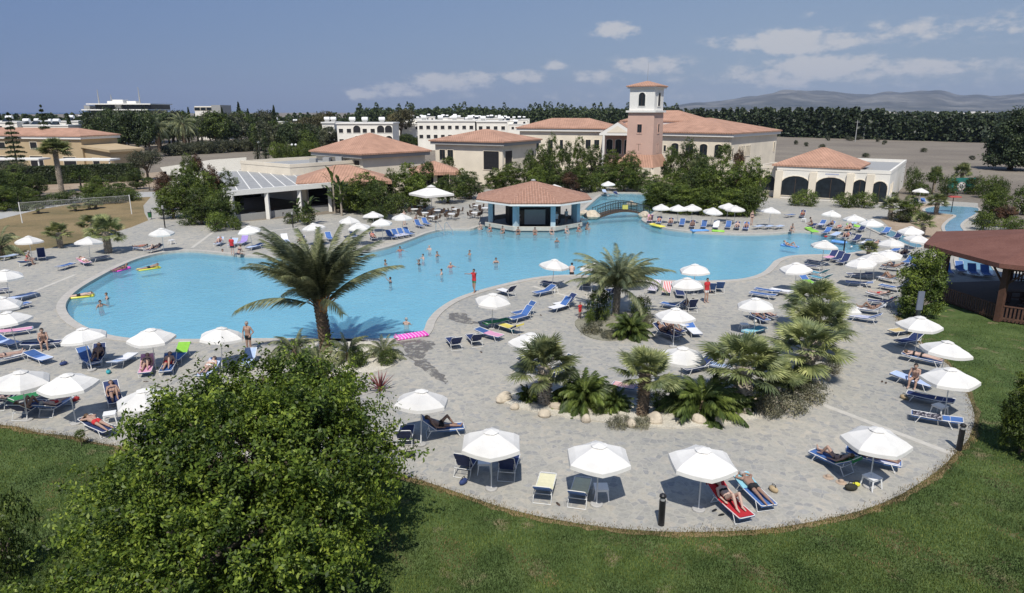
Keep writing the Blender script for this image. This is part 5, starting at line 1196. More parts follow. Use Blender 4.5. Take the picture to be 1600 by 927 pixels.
# green hoarding with a round emblem
q = G3(1500,303); sg = empty('sign_board', tuple(q)); tag(sg, 'green board with round white emblem among the hedges right of the clubhouse', 'sign')
MB().box(-2.3,2.1,-.04,.04,.4,2.6).build('board', mat('green_board', (.02,.16,.14), .7), sg)
for s in (-2.0, 1.8): MB().box(s-.06,s+.06,.05,.15,0,2.5).build('post', M['fascia'], sg)
def disc(r0, r1, y, n=28, cx_=0, cz=1.2):
    m = MB(); vs = [(cx_+r*math.cos(2*math.pi*i/n), y, cz+r*math.sin(2*math.pi*i/n)) for r in (r1, r0) for i in range(n)] if r0 else [(cx_+r1*math.cos(2*math.pi*i/n), y, cz+r1*math.sin(2*math.pi*i/n)) for i in range(n)]
    return m.add(vs, [(i,(i+1)%n,n+(i+1)%n,n+i) for i in range(n)] if r0 else [tuple(range(n))])
disc(0,.72,-.05).build('emblem_disc', M['white'], sg); disc(.60,.66,-.06).build('emblem_ring', mat('emblem_red', (.35,.08,.07), .6), sg); disc(.18,.34,-.06).build('emblem_mark', mat('emblem_grey', (.12,.13,.17), .6), sg)
# red hoop on a pole by the channel
q = G3(1486,333); hp = empty('red_top_pole', tuple(q)); tag(hp, 'thin dark pole with a red top beside the right channel', 'post')
MB().tube([(0,0,0),(0,0,2.1)], .05, 6).build('pole', M['black'], hp); MB().box(-.75,.75,-.5,.5,2.1,2.22).build('red_top', mat('red_cloth', (.45,.08,.06), .7), hp)
# bollard lights
for px, py, d in ((1033,820,'black bollard light with pale ring beside the lawn near the red towel'),(1498,703,'black bollard light at the right edge of the paving')):
    q = G3(px, py, .05); b = empty('bollard_light', tuple(q)); tag(b, d, 'bollard')
    MB().tube([(0,0,0),(0,0,.90)], .105, 14).build('post', M['black'], b); MB().tube([(0,0,.90),(0,0,1.02)], .085, 14).build('lens', M['fascia'], b); MB().tube([(0,0,1.02),(0,0,1.08),(0,0,1.13)], [.115,.11,.05], 14).build('cap', M['black'], b)
# square blue-grey post left of the pavilion, on a dark base
q = G3(1432,507,.05); b = empty('information_post', tuple(q)); tag(b, 'grey blue flat panel on a dark post left of the timber pavilion', 'post')
MB().box(-.10,.10,-.08,.08,0,.95).build('base', M['darkmetal'], b); MB().box(-.19,.19,-.05,.05,.95,2.15).build('panel', mat('blue_grey_panel', (.17,.19,.25), .4), b)
# litter bins and lamp posts
for px, py, d in ((235,343,'green litter bin on a post at the corner of the dry lawn'),(1220,600,'green litter bin among the palms of the gravel island')):
    q = G3(px, py, .05); b = empty('litter_bin', tuple(q)); tag(b, d, 'bin')
    MB().tube([(0,0,.25),(0,0,.85)], [.19,.24], 12).build('drum', mat('green_bin', (.03,.14,.05), .5), b); MB().tube([(.0,.26,0),(0,.26,1.1)], .03, 6).build('post', M['black'], b); MB().tube([(0,0,.85),(0,0,.9)], .25, 12).build('rim', M['black'], b)
for px, py, pt, d in ((258,356,322,'short grey post lamp at the path junction'),(458,356,332,'dark post in front of the pergola planter'),(1318,395,372,'dark post light beside the pool inlet')):
    q = G3(px, py, .05); b = empty('path_lamp', tuple(q)); tag(b, d, 'lamp'); z = WZ(pt, q.y)
    MB().tube([(0,0,0),(0,0,z*.85)], .07, 8).build('post', M['black'], b); MB().tube([(0,0,z*.85),(0,0,z)], .12, 8).build('head', M['fascia'], b)
for px, py, pt in ((406,250,224),(458,250,228),(464,250,228)):
    q = G3(px, py, 0); b = empty('street_lamp', tuple(q)); z = WZ(pt, q.y)
    MB().tube([(0,0,0),(0,0,z)], [.07,.05], 6).build('post', M['fascia'], b); MB().ell((0,0,z+.25), (.35,.35,.35), 10, 7).build('globe', M['white'], b); reg(b, 'globe lamp on a pole', 'lamp', 'behind the flat roofed block')
for px, py, pt in ((1336,222,188),(1349,218,196)):
    q = G3(px, py, 0); b = empty('utility_pole', tuple(q)); z = WZ(pt, q.y); MB().tube([(0,0,0),(0,0,z)], [.22,.14], 6).build('post', M['fascia'], b); MB().box(-1,1,-.08,.08,z-.9,z-.75).build('crossarm', M['fascia'], b); reg(b, 'utility pole', 'pole', 'in front of the windbreak')
# pool ladder handrails
q = G3(694,362,.1); lad = empty('pool_handrail', tuple(q)); tag(lad, 'pair of bent steel handrails at the pool steps', 'handrail')
for s in (-.5,.5): MB().tube([(s-.5,.6,0),(s-.45,.5,.85),(s-.2,.2,1.0),(s+.5,-1.0,.3),(s+.6,-1.1,-.3)], .035, 7).build('rail', M['alu'], lad)
# ================================================================ parasols
def make_parasol():
    r = empty('parasol'); n = 6; R0 = 1.14; zr = 1.80; za = 2.27; vs = []; fs = []
    rings = [(.20,2.225),(.45,2.115),(.8,1.955),(1.0,zr)]
    m = MB(); m6 = 24
    def prof(f, z, k):
        a = 2*math.pi*k/m6; seg = math.pi/n; am = (a % (2*seg))-seg; poly = math.cos(seg)/math.cos(am); sag = .035*f*math.cos(am/seg*math.pi/2) 
        rr_ = R0*f*poly; return (rr_*math.cos(a), rr_*math.sin(a), z-sag)
    for f, z in rings: vs += [prof(f, z, k) for k in range(m6)]
    vs += [(prof(1.012, zr-.13, k)[0], prof(1.012, zr-.13, k)[1], zr-.13-.035*math.cos(((2*math.pi*k/m6)%(math.pi/3)-math.pi/6)/(math.pi/6)*math.pi/2)) for k in range(m6)]
    fs = [(j*m6+k, (j+1)*m6+k, (j+1)*m6+(k+1)%m6, j*m6+(k+1)%m6) for j in range(4) for k in range(m6)]
    cv = m.add(vs, fs).build('canopy', M['canvas'], r); cv.data.polygons.foreach_set('use_smooth', [False]*len(cv.data.polygons))
    m = MB(); vs = [(0,0,2.335)] + [(.27*math.cos(2*math.pi*k/18)*(1+.06*(k%3==0)), .27*math.sin(2*math.pi*k/18)*(1+.06*(k%3==0)), 2.245-.02*(k%3==1)) for k in range(18)]
    m.add(vs, [(0,1+k,1+(k+1)%18) for k in range(18)]).build('vent_cap', M['canvas'], r)
    MB().tube([(0,0,0),(0,0,2.30)], .024, 8).build('pole', M['metalw'], r)
    m = MB()
    for k in range(n):
        a = 2*math.pi*k/n; c, s = math.cos(a), math.sin(a)
        m.tube([(0,0,2.22),(.25*R0*c,.25*R0*s,2.175),(R0*c,R0*s,zr-.01)], .010, 4); m.tube([(0,0,1.62),(.5*R0*c,.5*R0*s,2.05)], .008, 4)
    m.build('rib_frame', M['metalw'], r)
    MB().tube([(0,0,0),(0,0,.05),(0,0,.07)], [.22,.22,.19], 14).build('base', M['concrete'], r)
    return r
par0 = make_parasol(); first = [True]
def U(px, py, zone, desc='white hexagonal parasol', s=1.0, rot=None, tilt=None, zmid=2.0):
    x, y = G(px, py, zmid); rr = random.Random(int(px*13+py*7))
    if first[0]: r = par0; first[0] = False
    else: r = copy_tree(par0)
    r.location = (x, y, .05); tl = R(rr.choice((2,5,8,14,18))) if tilt is None else R(tilt); d = rr.uniform(0,6.28)
    # tilt about the foot, small
    q = Matrix.Rotation(rot if rot is not None else rr.uniform(0,1.05), 4, 'Z'); tq = Matrix.Rotation(tl*.35, 4, Vector((math.cos(d), math.sin(d), 0)))
    r.rotation_euler = (tq @ q).to_euler(); r.scale = (s, s, 1)
    reg(r, desc, 'parasol', zone, 'white parasols round the pool'); return r
ZA = 'beside the curved front lawn'; ZB = 'at the right lawn edge'; ZL = 'left of the great foreground tree'; ZM = 'on the terrace inside the pool bend'
ZP = 'on the left bank of the pool'; ZN = 'across the pool behind the big palm'; ZK = 'along the far right bank of the pool'; ZR = 'in the rows right of the pool'; ZF = 'far back behind the pool bar'
ph = math.pi/2
for px, py in ((767,686),(935,708),(1098,715),(1370,683)): U(px, py, ZA, rot=ph+(.1 if px > 1300 else 0), tilt=1)
for px, py in ((1487,587),(1475,544),(1437,504)): U(px, py, ZB)
for px, py in ((655,625),): U(px, py, 'right of the great foreground tree', rot=.5)
for px, py in ((228,621),(107,596),(30,591),(236,523),(340,523),(134,523),(18,496)): U(px, py, ZL)
for px, py in ((8,429),(-4,472),(45,375),(136,377),(252,362),(392,358)): U(px, py, ZP)
for px, py in ((493,354),(546,344),(562,353),(583,336),(597,347),(628,339)): U(px, py, ZN)
for px, py in ((951,287),(868,292)): U(px, py, ZF)
for px, py in ((1034,324),(1060,325),(1082,324),(1112,329),(1137,322),(1149,326),(1203,329)): U(px, py, ZK)
for px, py in ((1298,334),(1336,341),(1362,348),(1424,359),(1431,372),(1394,379),(1370,401),(1389,397),(1349,410),(1287,382),(1247,417),(1438,298)): U(px, py, ZR)
for px, py in ((1183,475),(1312,478),(1075,442),(1087,420),(984,442),(925,418),(863,412),(768,466),(828,531),(1055,491),(1066,553)): U(px, py, ZM)
# the large square parasol over the cafe tables
x, y = G(675,334); sp_ = empty('square_parasol', (x,y,.05)); tag(sp_, 'very large square cream parasol shading the cafe tables', 'parasol'); sp_.rotation_euler = (0,0,R(38))
m = MB(); h = 2.15; vs = [(0,0,3.55),(-h,-h,2.6),(h,-h,2.6),(h,h,2.6),(-h,h,2.6),(-h,-h,2.35),(h,-h,2.35),(h,h,2.35),(-h,h,2.35)]
m.add(vs, [(0,1,2),(0,2,3),(0,3,4),(0,4,1),(1,5,6,2),(2,6,7,3),(3,7,8,4),(4,8,5,1)]).build('canopy', M['canvas'], sp_)
MB().tube([(0,0,0),(0,0,3.6)], .05, 8).build('pole', M['metalw'], sp_); MB().box(-.5,.5,-.5,.5,0,.1).build('base', M['concrete'], sp_); MB().add([(0,0,3.75),(-.45,-.45,3.5),(.45,-.45,3.5),(.45,.45,3.5),(-.45,.45,3.5)], [(0,1,2),(0,2,3),(0,3,4),(0,4,1)]).build('vent_cap', M['canvas'], sp_)
# ================================================================ loungers, side tables, towels
prof_cache = {}
SEATZ = .34; HX = -.18
def lounger_profile(a):
    "side view of the lying surface, foot to head"
    a = R(a); return [(.95,SEATZ-.02),(HX,SEATZ),(HX-.74*math.cos(a), SEATZ+.74*math.sin(a))]
def sheetmesh(name, pts, w_, th, m, extra=0):
    "a strip of cloth along a side profile"
    k = len(pts); vs = []
    for (x,z) in pts: vs += [(x,-w_/2,z),(x,w_/2,z)]
    for i,(x,z) in enumerate(pts):
        vs += [(x,-w_/2,z-th),(x,w_/2,z-th)]
    fs = []; o = 2*k
    for i in range(k-1):
        a = 2*i; fs += [(a,a+1,a+3,a+2),(o+a+2,o+a+3,o+a+1,o+a),(a+2,o+a+2,o+a,a),(a+1,o+a+1,o+a+3,a+3)]
    fs += [(0,o,o+1,1),(2*k-1,o+2*k-1,o+2*k-2,2*k-2)]
    me = MB().add(vs, fs).mesh(name, M[m]); return me
def make_lounger(a, m):
    r = empty('sun_lounger'); P = lounger_profile(a); W_ = .60
    link('seat', sheetmesh('seat', [P[0],(.35,SEATZ-.035),(HX+.02,SEATZ)], W_-.01, .045, m), r)
    link('backrest', sheetmesh('backrest', [(HX-.02,SEATZ+.005),((HX+P[2][0])/2,(SEATZ+P[2][1])/2-.02),P[2]], W_-.01, .045, m), r)
    for s in (-1,1):
        pass
    rail = MB().tube([(HX,-W_/2,SEATZ),(.93,-W_/2,SEATZ),(.97,-W_/2+.05,SEATZ),(.97,W_/2-.05,SEATZ),(.93,W_/2,SEATZ),(HX-.30,W_/2,SEATZ),(HX-.30,-W_/2,SEATZ),(HX,-W_/2,SEATZ)], .016, 6, caps=False)
    rail.build('frame', M['metalw'], r)
    x2, z2 = P[2]; MB().tube([(HX,-W_/2,SEATZ),(x2,-W_/2,z2),(x2-.02*math.cos(R(a)),-W_/2+.04,z2+.02),(x2-.02*math.cos(R(a)),W_/2-.04,z2+.02),(x2,W_/2,z2),(HX,W_/2,SEATZ)], .016, 6).build('back_frame', M['metalw'], r)
    for xx, fx in ((.62,.78),(HX-.22,HX-.40)):
        MB().tube([(xx,-W_/2-.01,SEATZ),(fx,-W_/2-.01,.02),(fx,W_/2+.01,.02),(xx,W_/2+.01,SEATZ)], .016, 6).build('leg', M['metalw'], r)
    if a > 12:
        mx, mz = HX-.42*math.cos(R(a)), SEATZ+.42*math.sin(R(a))
        MB().tube([(mx,-W_/2+.02,mz),(HX-.30,-W_/2+.02,SEATZ),(HX-.30,W_/2-.02,SEATZ),(mx,W_/2-.02,mz)], .012, 5).build('back_prop', M['metalw'], r)
    return r
LP = {}; used_l = set()
COLN = {'sling':'blue','navy':'navy','teal':'teal','pale':'pale blue'}
M['teal'] = mat('teal_sling', (.06,.28,.38), .75, .1, 4); M['pale'] = mat('pale_sling', (.38,.48,.68), .75, .1, 4)
TW = {'cream':(.70,.66,.44),'white':(.72,.72,.74),'red':(.42,.02,.03),'pink':(.62,.30,.44),'green':(.03,.20,.07),'tan':(.55,.42,.20),'yellow':(.62,.52,.12),'paleblue':(.42,.52,.76),'purple':(.33,.25,.55),'orange':(.60,.25,.10),'lime':(.22,.48,.06),'dark':(.025,.025,.04),'aqua':(.25,.52,.62)}
for k_, v__ in TW.items(): M['towel_'+k_] = mat(k_+'_towel', v__, .95, .08, 6, .3, 40)
def stripes(name, c1, c2, sc):
    m, nt, out = newmat(name); co = objco(nt); w_ = nt.nodes.new('ShaderNodeTexWave'); w_.bands_direction = 'Y'; w_.inputs['Scale'].default_value = sc; nt.links.new(co, w_.inputs[0])
    c = ramp(nt, w_.outputs['Fac'], [(.45, c1), (.55, c2)]); b = nt.nodes.new('ShaderNodeBsdfPrincipled'); nt.links.new(c, b.inputs['Base Color']); b.inputs['Roughness'].default_value = .95; nt.links.new(b.outputs[0], out.inputs[0]); return m
M['towel_redstripe'] = stripes('red_white_striped_towel', (.55,.05,.05), (.75,.72,.70), 2.6); M['towel_bluestripe'] = stripes('blue_white_striped_towel', (.12,.16,.42), (.75,.75,.78), 2.6); M['towel_lilacstripe'] = stripes('lilac_white_striped_towel', (.38,.28,.42), (.78,.75,.76), 2.6)
def pattern_mat():
    m, nt, out = newmat('dark_patterned_towel'); c = ramp(nt, noise(nt, objco(nt), 9, 3, .6), [(.52, (.02,.02,.035)), (.58, (.45,.42,.45))]); b = nt.nodes.new('ShaderNodeBsdfPrincipled'); nt.links.new(c, b.inputs['Base Color']); b.inputs['Roughness'].default_value = .95; nt.links.new(b.outputs[0], out.inputs[0]); return m
M['towel_pattern'] = pattern_mat()
TNM = {'redstripe':'red and white striped','bluestripe':'blue and white striped','lilacstripe':'lilac and white striped','paleblue':'pale blue','pattern':'dark patterned','dark':'dark'}
TM = {}
def Lg(hx, hy, fx, fy, back, zone, col='sling', towel=None, tpart_='all', person=None, sw='dark'):
    h = G3(hx, hy, .35); f = G3(fx, fy, .35); c = (h+f)/2; d = f-h; rz = math.atan2(d.y, d.x)
    k = (back, col)
    if k not in LP: LP[k] = make_lounger(back, col); r = LP[k]
    else: r = copy_tree(LP[k])
    r.location = (c.x, c.y, .05); r.rotation_euler = (0,0,rz)
    st = 'flat' if back < 8 else ('raised back' if back > 30 else 'half raised')
    desc = ('flat ' if back < 8 else 'raised back ' if back > 30 else 'half raised ') + f"{COLN[col]} lounger"
    reg(r, desc, 'sun lounger', zone, 'sun loungers round the pool')
    if towel:
        kk = (back, towel, tpart_)
        if kk not in TM:
            P = lounger_profile(back); up = .012
            a = R(back); nx, nz = math.sin(a), math.cos(a)
            full = [(P[0][0]*.96, P[0][1]+up), (.3,SEATZ-.015), (HX+.03,SEATZ+up+.01), (HX-.35*math.cos(a)+nx*.01, SEATZ+.35*math.sin(a)+nz*.015), (P[2][0]+nx*.015, P[2][1]+nz*.02), (P[2][0]-.035*math.cos(a)+nx*.01, P[2][1]+.035*math.sin(a)), (P[2][0]-.02*math.cos(a)-nx*.06, P[2][1]-.10)]
            seg = {'all': full, 'seat': full[:3], 'back': full[2:], 'foot': [full[0], full[1]]}[tpart_]
            me = sheetmesh('towel', seg, .64, .008, 'towel_'+towel)
            # let the sides hang a little
            n = len(seg)
            for i, v in enumerate(me.vertices):
                if i % 2 == 0: v.co.z -= 0
            TM[kk] = me
        t = link('towel', TM[kk], None, (c.x, c.y, .056), rz); reg(t, f"{TNM.get(towel, towel)} towel on {COLN[col]} lounger", 'towel', zone, 'towels on the loungers')
    if person: PEOPLE_Q.append((person, (c.x, c.y, .05), rz, back, zone, sw))
    return r
PEOPLE_Q = []
def make_table():
    r = empty('side_table'); MB().box(-.24,.24,-.24,.24,.42,.45).build('tabletop', M['white'], r)
    m = MB(); m.tube([(-.2,-.2,.42),(-.24,-.24,0)], .025, 6)
    for sx_ in (-1,1):
        for sy in (-1,1): MB().tube([(.2*sx_,.2*sy,.42),(.25*sx_,.25*sy,0)], [.03,.02], 6).build('leg', M['white'], r)
    MB().box(-.225,.225,-.225,.225,.36,.418).build('skirt', M['white'], r)
    return r
tab0 = make_table(); tf = [True]
def St(px, py, zone):
    x, y = G(px, py, .3); r = tab0 if tf[0] else copy_tree(tab0); tf[0] = False; r.location = (x,y,.05); r.rotation_euler = (0,0,(px*7+py) % 3); reg(r, 'low white plastic side table', 'side table', zone, 'white plastic side tables')
# ---- beside the front lawn
Lg(717,742,741,708,58,ZA,'navy'); Lg(786,755,802,706,58,ZA,'navy'); St(757,728,ZA)
Lg(844,786,857,740,36,ZA,'sling','cream','seat'); Lg(898,794,912,746,36,ZA,'sling','cream','seat'); St(939,768,ZA)
Lg(652,672,724,666,42,'right of the great foreground tree','sling',None,None,'recline','black'); Lg(629,700,637,664,45,'right of the great foreground tree','navy')
Lg(1103,754,1180,820,22,ZA,'sling','red','all','lieknee','black'); Lg(1146,738,1212,800,12,ZA,'sling','aqua','back','prone','black')
Lg(1352,742,1262,700,35,ZA,'sling','green','back','recline','black'); Lg(1316,706,1412,726,10,ZA,'sling','bluestripe','seat','lie','dark'); St(1362,752,ZA)
# ---- right lawn edge
Lg(1438,512,1384,519,38,ZB,'navy','tan','seat'); Lg(1452,527,1392,536,38,ZB,'navy'); Lg(1408,553,1474,566,5,ZB,'sling',None,None,'prone','black'); Lg(1386,582,1466,606,5,ZB,'sling','paleblue','all','sit','black')
Lg(1500,632,1410,612,5,ZB,'navy'); Lg(1514,662,1416,644,5,ZB,'sling','pattern','seat'); St(1468,640,ZB)
# ---- right of the pool, left of the pavilion tree
ZT = 'between fan palms and pavilion tree'
Lg(1388,488,1334,480,35,ZT,'sling','white','all','recline','black'); Lg(1376,500,1332,493,28,ZT,'sling','bluestripe','seat'); Lg(1392,466,1358,457,25,ZT,'navy','white','seat','lie','red'); Lg(1398,474,1362,470,35,ZT,'navy')
Lg(1365,430,1322,428,8,ZT,'navy'); Lg(1364,444,1322,440,8,ZT,'sling'); Lg(1408,440,1372,432,30,ZT,'pale','white','seat','lieknee','black'); Lg(1410,452,1380,446,30,ZT,'sling'); Lg(1412,420,1380,416,30,ZT,'navy',None,None,'recline','dark')
ZU = 'near the right end of the pool'
Lg(1218,464,1168,456,5,ZU,'sling'); Lg(1224,458,1176,450,5,ZU,'sling'); Lg(1242,458,1206,452,5,ZU,'pale','white','all'); Lg(1250,434,1272,444,25,ZU,'sling','lime','seat'); Lg(1292,430,1266,424,35,ZU,'teal'); Lg(1296,438,1270,432,35,ZU,'teal'); Lg(1292,412,1262,407,30,ZU,'navy'); Lg(1290,419,1258,414,30,ZU,'navy'); Lg(1312,398,1284,405,45,ZU,'navy','pink','seat'); Lg(1322,400,1296,408,45,ZU,'navy'); Lg(1330,404,1306,412,45,ZU,'navy')
# ---- middle terrace
Lg(1168,488,1200,502,30,ZM,'sling',None,None,'recline','red'); Lg(1180,484,1210,496,30,ZM,'navy',None,None,'lie','dark'); Lg(1162,522,1196,510,5,ZM,'teal','aqua','back'); St(1163,511,ZM)
Lg(1030,506,1070,520,32,ZM,'navy',None,None,'recline','dark'); Lg(1022,514,1060,526,32,ZM,'navy',None,None,'lieknee','dark'); Lg(1074,508,1090,522,20,ZM,'sling','white','seat'); St(1068,512,ZM)
Lg(1070,480,1038,474,40,ZM,'sling'); Lg(1086,484,1070,474,55,ZM,'navy',None,None,'recline','dark'); Lg(1028,444,1016,456,30,ZM,'navy','lilacstripe','all'); Lg(1044,446,1040,460,30,ZM,'navy','redstripe','all'); Lg(1060,452,1064,462,30,ZM,'navy'); Lg(1114,458,1106,446,50,ZM,'sling'); Lg(1128,456,1118,444,50,ZM,'sling'); Lg(1082,456,1090,446,45,ZM,'navy')
Lg(918,452,914,440,55,ZM,'navy'); Lg(943,452,940,440,55,ZM,'navy'); Lg(965,462,950,452,40,ZM,'navy'); Lg(902,472,850,485,42,ZM,'sling','white','seat'); Lg(908,468,860,478,42,ZM,'navy','white','seat')
Lg(838,488,792,500,45,ZM,'sling'); Lg(842,482,798,491,45,ZM,'sling'); Lg(744,516,784,526,8,ZM,'sling','pink','seat'); Lg(816,518,780,506,30,ZM,'navy','yellow','all'); Lg(764,506,790,500,5,ZM,'navy','green','all')
Lg(720,548,700,524,42,ZM,'navy'); Lg(752,542,732,520,42,ZM,'navy'); Lg(866,452,836,458,25,ZM,'sling'); Lg(880,446,846,440,20,ZM,'navy'); St(865,453,ZM); Lg(806,460,780,452,45,ZM,'navy','white','seat')
ZI = 'behind the palms of the gravel island'
Lg(892,570,862,580,40,ZI,'navy'); Lg(1018,610,958,600,25,ZI,'sling','redstripe','seat'); Lg(1142,575,1112,568,25,ZI,'pale'); Lg(845,572,818,560,30,ZI,'navy'); Lg(1100,570,1080,574,30,ZI,'navy')
# ---- left of the foreground tree
Lg(122,552,156,572,42,ZL,'sling'); Lg(160,548,146,568,42,ZL,'navy',None,None,'recline','dark'); Lg(174,572,208,552,12,ZL,'pale','white','seat'); Lg(236,556,222,592,30,ZL,'sling','pink','all','recline','dark'); Lg(274,552,252,592,30,ZL,'sling',None,None,'recline','red'); Lg(290,546,272,562,30,ZL,'sling','lime','back')
Lg(348,560,304,596,20,ZL,'sling','paleblue','all','lie','white'); Lg(398,545,378,580,25,ZL,'pale'); Lg(122,652,184,678,10,ZL,'navy',None,None,'prone','red'); Lg(172,604,184,636,40,ZL,'navy',None,None,'recline','dark'); St(172,652,ZL)
Lg(58,650,108,620,28,ZL,'sling','paleblue','foot','lie','red'); Lg(22,652,62,628,40,ZL,'navy',None,None,'lieknee','dark'); Lg(34,624,72,612,8,ZL,'navy','green','all'); Lg(-16,640,22,612,30,ZL,'navy',None,None,'recline','dark')
Lg(38,550,82,564,8,ZL,'sling','paleblue','foot'); Lg(-20,566,36,552,20,ZL,'sling','white','seat','lie','dark'); Lg(36,540,92,534,8,ZL,'navy',None,None,'sit','dark'); Lg(-14,530,30,538,20,ZL,'sling','paleblue','seat'); Lg(0,520,42,514,5,ZL,'sling','pink','all')
Lg(-30,500,10,508,20,ZL,'navy')
# ---- left bank
Lg(12,470,60,456,5,ZP,'pale','paleblue','all'); Lg(6,482,40,474,20,ZP,'sling'); Lg(64,392,66,410,60,ZP,'navy'); Lg(28,416,52,404,20,ZP,'sling',None,None,'sit','red'); Lg(-4,404,24,398,10,ZP,'pale'); Lg(86,420,118,410,5,ZP,'sling'); Lg(118,404,146,414,15,ZP,'sling','pink','all','prone','white'); Lg(138,406,168,400,10,ZP,'navy')
Lg(236,388,206,386,15,ZP,'sling',None,None,'lie','red'); Lg(254,386,228,392,20,ZP,'navy',None,None,'recline','dark'); St(268,378,ZP); Lg(-30,456,8,452,10,ZP,'navy')
Lg(350,374,334,384,30,ZN,'pale',None,None,'recline','red'); Lg(372,376,356,386,30,ZN,'pale'); Lg(392,372,368,384,45,ZN,'sling','purple','all'); Lg(412,382,384,388,10,ZN,'sling','paleblue','seat'); Lg(440,370,452,382,45,ZN,'pale','white','back'); Lg(478,370,462,384,30,ZN,'navy',None,None,'recline','dark'); Lg(506,366,524,378,40,ZN,'sling'); Lg(546,362,558,374,40,ZN,'sling'); Lg(576,366,590,376,30,ZN,'navy',None,None,'lie','red')
for k in range(4): Lg(600+k*9, 366-k*1.5, 622+k*9, 372-k*1.5, 45, ZN, 'sling', 'bluestripe' if k in (1,2) else None, 'seat')
Lg(642,348,668,356,45,ZN,'sling'); Lg(654,345,678,353,45,ZN,'sling')
# ---- behind the bar, far right bank
Lg(918,290,932,300,30,ZF,'pale','white','back'); Lg(938,296,952,304,20,ZF,'pale'); Lg(956,300,970,306,20,ZF,'navy'); Lg(895,296,906,303,30,ZF,'navy')
for k, (px, py, tw_, ps) in enumerate(((1016,345,'pink','lie'),(1030,348,None,'recline'),(1048,350,None,'lieknee'),(1066,351,None,None),(1082,354,None,'lie'),(1100,354,None,None),(1119,355,'white',None),(1138,355,None,None),(1152,356,None,'recline'),(1166,357,None,'lieknee'))):
    Lg(px+3,py-6,px-4,py+4,42,ZK,'sling' if k%2 else 'navy',tw_,'all',ps,'red' if k%2 else 'dark')
for px in (1184,1200,1216): Lg(px-8,356,px+9,352,5,ZK,'pale')
Lg(1228,337,1240,335,5,ZK,'sling'); Lg(1259,332,1248,342,50,ZK,'navy',None,None,'recline','red'); St(1256,344,ZK)
# ---- crowded rows right of the pool
for k, (px, py, c_, tw_, ps) in enumerate(((1270,352,'navy',None,'sit'),(1284,350,'sling','bluestripe',None),(1298,352,'sling','bluestripe','recline'),(1310,356,'navy','dark','lie'),(1326,356,'navy','orange','recline'),(1292,362,'sling',None,None),(1306,366,'pale','paleblue',None),(1322,370,'navy',None,'lieknee'),(1338,374,'navy',None,None),(1354,378,'sling','white',None),(1368,384,'navy',None,'lie'),(1400,390,'sling',None,None),(1412,396,'navy',None,'recline'),(1384,362,'sling',None,None),(1402,370,'navy',None,None),(1332,350,'pale','lime',None),(1346,358,'navy',None,None),(1420,408,'sling',None,None),(1428,416,'navy',None,None))):
    Lg(px+9,py-3,px-10,py+4,30 if k%3 else 8,ZR,c_,tw_,'seat',ps,'red' if k%2 else 'dark')
Lg(1438,312,1448,318,30,ZR,'sling'); Lg(1428,312,1436,318,30,ZR,'navy')
for px, py in ((1500,422),(1520,426),(1540,428),(1480,424)): Lg(px-6,py-6,px+6,py+4,45,'behind the timber pavilion','sling')
# cafe tables and chairs
def make_chair():
    r = empty('cafe_chair'); MB().box(-.22,.22,-.22,.22,.42,.47).build('seat', M['brownfr'], r); MB().add([(-.22,.2,.47),(.22,.2,.47),(.22,.28,.9),(-.22,.28,.9),(-.22,.23,.47),(.22,.23,.47),(.22,.31,.9),(-.22,.31,.9)], [(0,1,2,3),(5,4,7,6),(3,2,6,7),(0,3,7,4),(1,5,6,2)]).build('backrest', M['brownfr'], r)
    for a in (-1,1):
        for b in (-1,1): MB().tube([(.2*a,.2*b,.42),(.22*a,.22*b,0)], .02, 5).build('leg', M['fascia'], r)
    return r
def make_ctable():
    r = empty('cafe_table'); MB().tube([(0,0,.70),(0,0,.74)], .5, 18).build('tabletop', M['white'], r); MB().tube([(0,0,.04),(0,0,.70)], .04, 8).build('stem', M['fascia'], r); MB().tube([(0,0,0),(0,0,.04)], .25, 12).build('foot', M['fascia'], r); return r
ch0 = make_chair(); ct0 = make_ctable(); k1 = [0]
for px, py in ((648,336),(664,342),(684,338),(676,348),(712,336),(656,330),(706,344),(745,330),(742,342),(758,334)):
    x, y = G(px, py); t = ct0 if k1[0] == 0 else copy_tree(ct0); t.location = (x,y,.05); zz = 'at the cafe beside the square parasol'; reg(t, 'round white cafe table', 'table', zz, 'cafe tables')
    for q in range(4):
        c = ch0 if k1[0] == 0 else copy_tree(ch0); k1[0] += 1; a = q*math.pi/2+px; c.location = (x+.75*math.cos(a), y+.75*math.sin(a), .05); c.rotation_euler = (0,0,a-math.pi/2); reg(c, 'dark brown cafe chair', 'chair', zz, 'cafe chairs')
# pedestal tables and a bench by the pergola wall
for px, py in ((396,342),):
    x, y = G(px, py); t = copy_tree(ct0); t.location = (x,y,.05); reg(t, 'lone white pedestal table', 'table', 'against the pergola wall')
x, y = G(432,338); bn = empty('bench', (x,y,.05)); tag(bn, 'dark slatted bench against the low pergola wall', 'bench')
MB().box(-1,1,-.22,.22,.4,.46).build('seat', M['brownfr'], bn); MB().box(-1,1,.23,.28,.5,.9).build('backrest', M['brownfr'], bn)
for s in (-.85,.85): MB().box(s-.04,s+.04,-.2,.28,0,.397).build('leg', M['black'], bn)
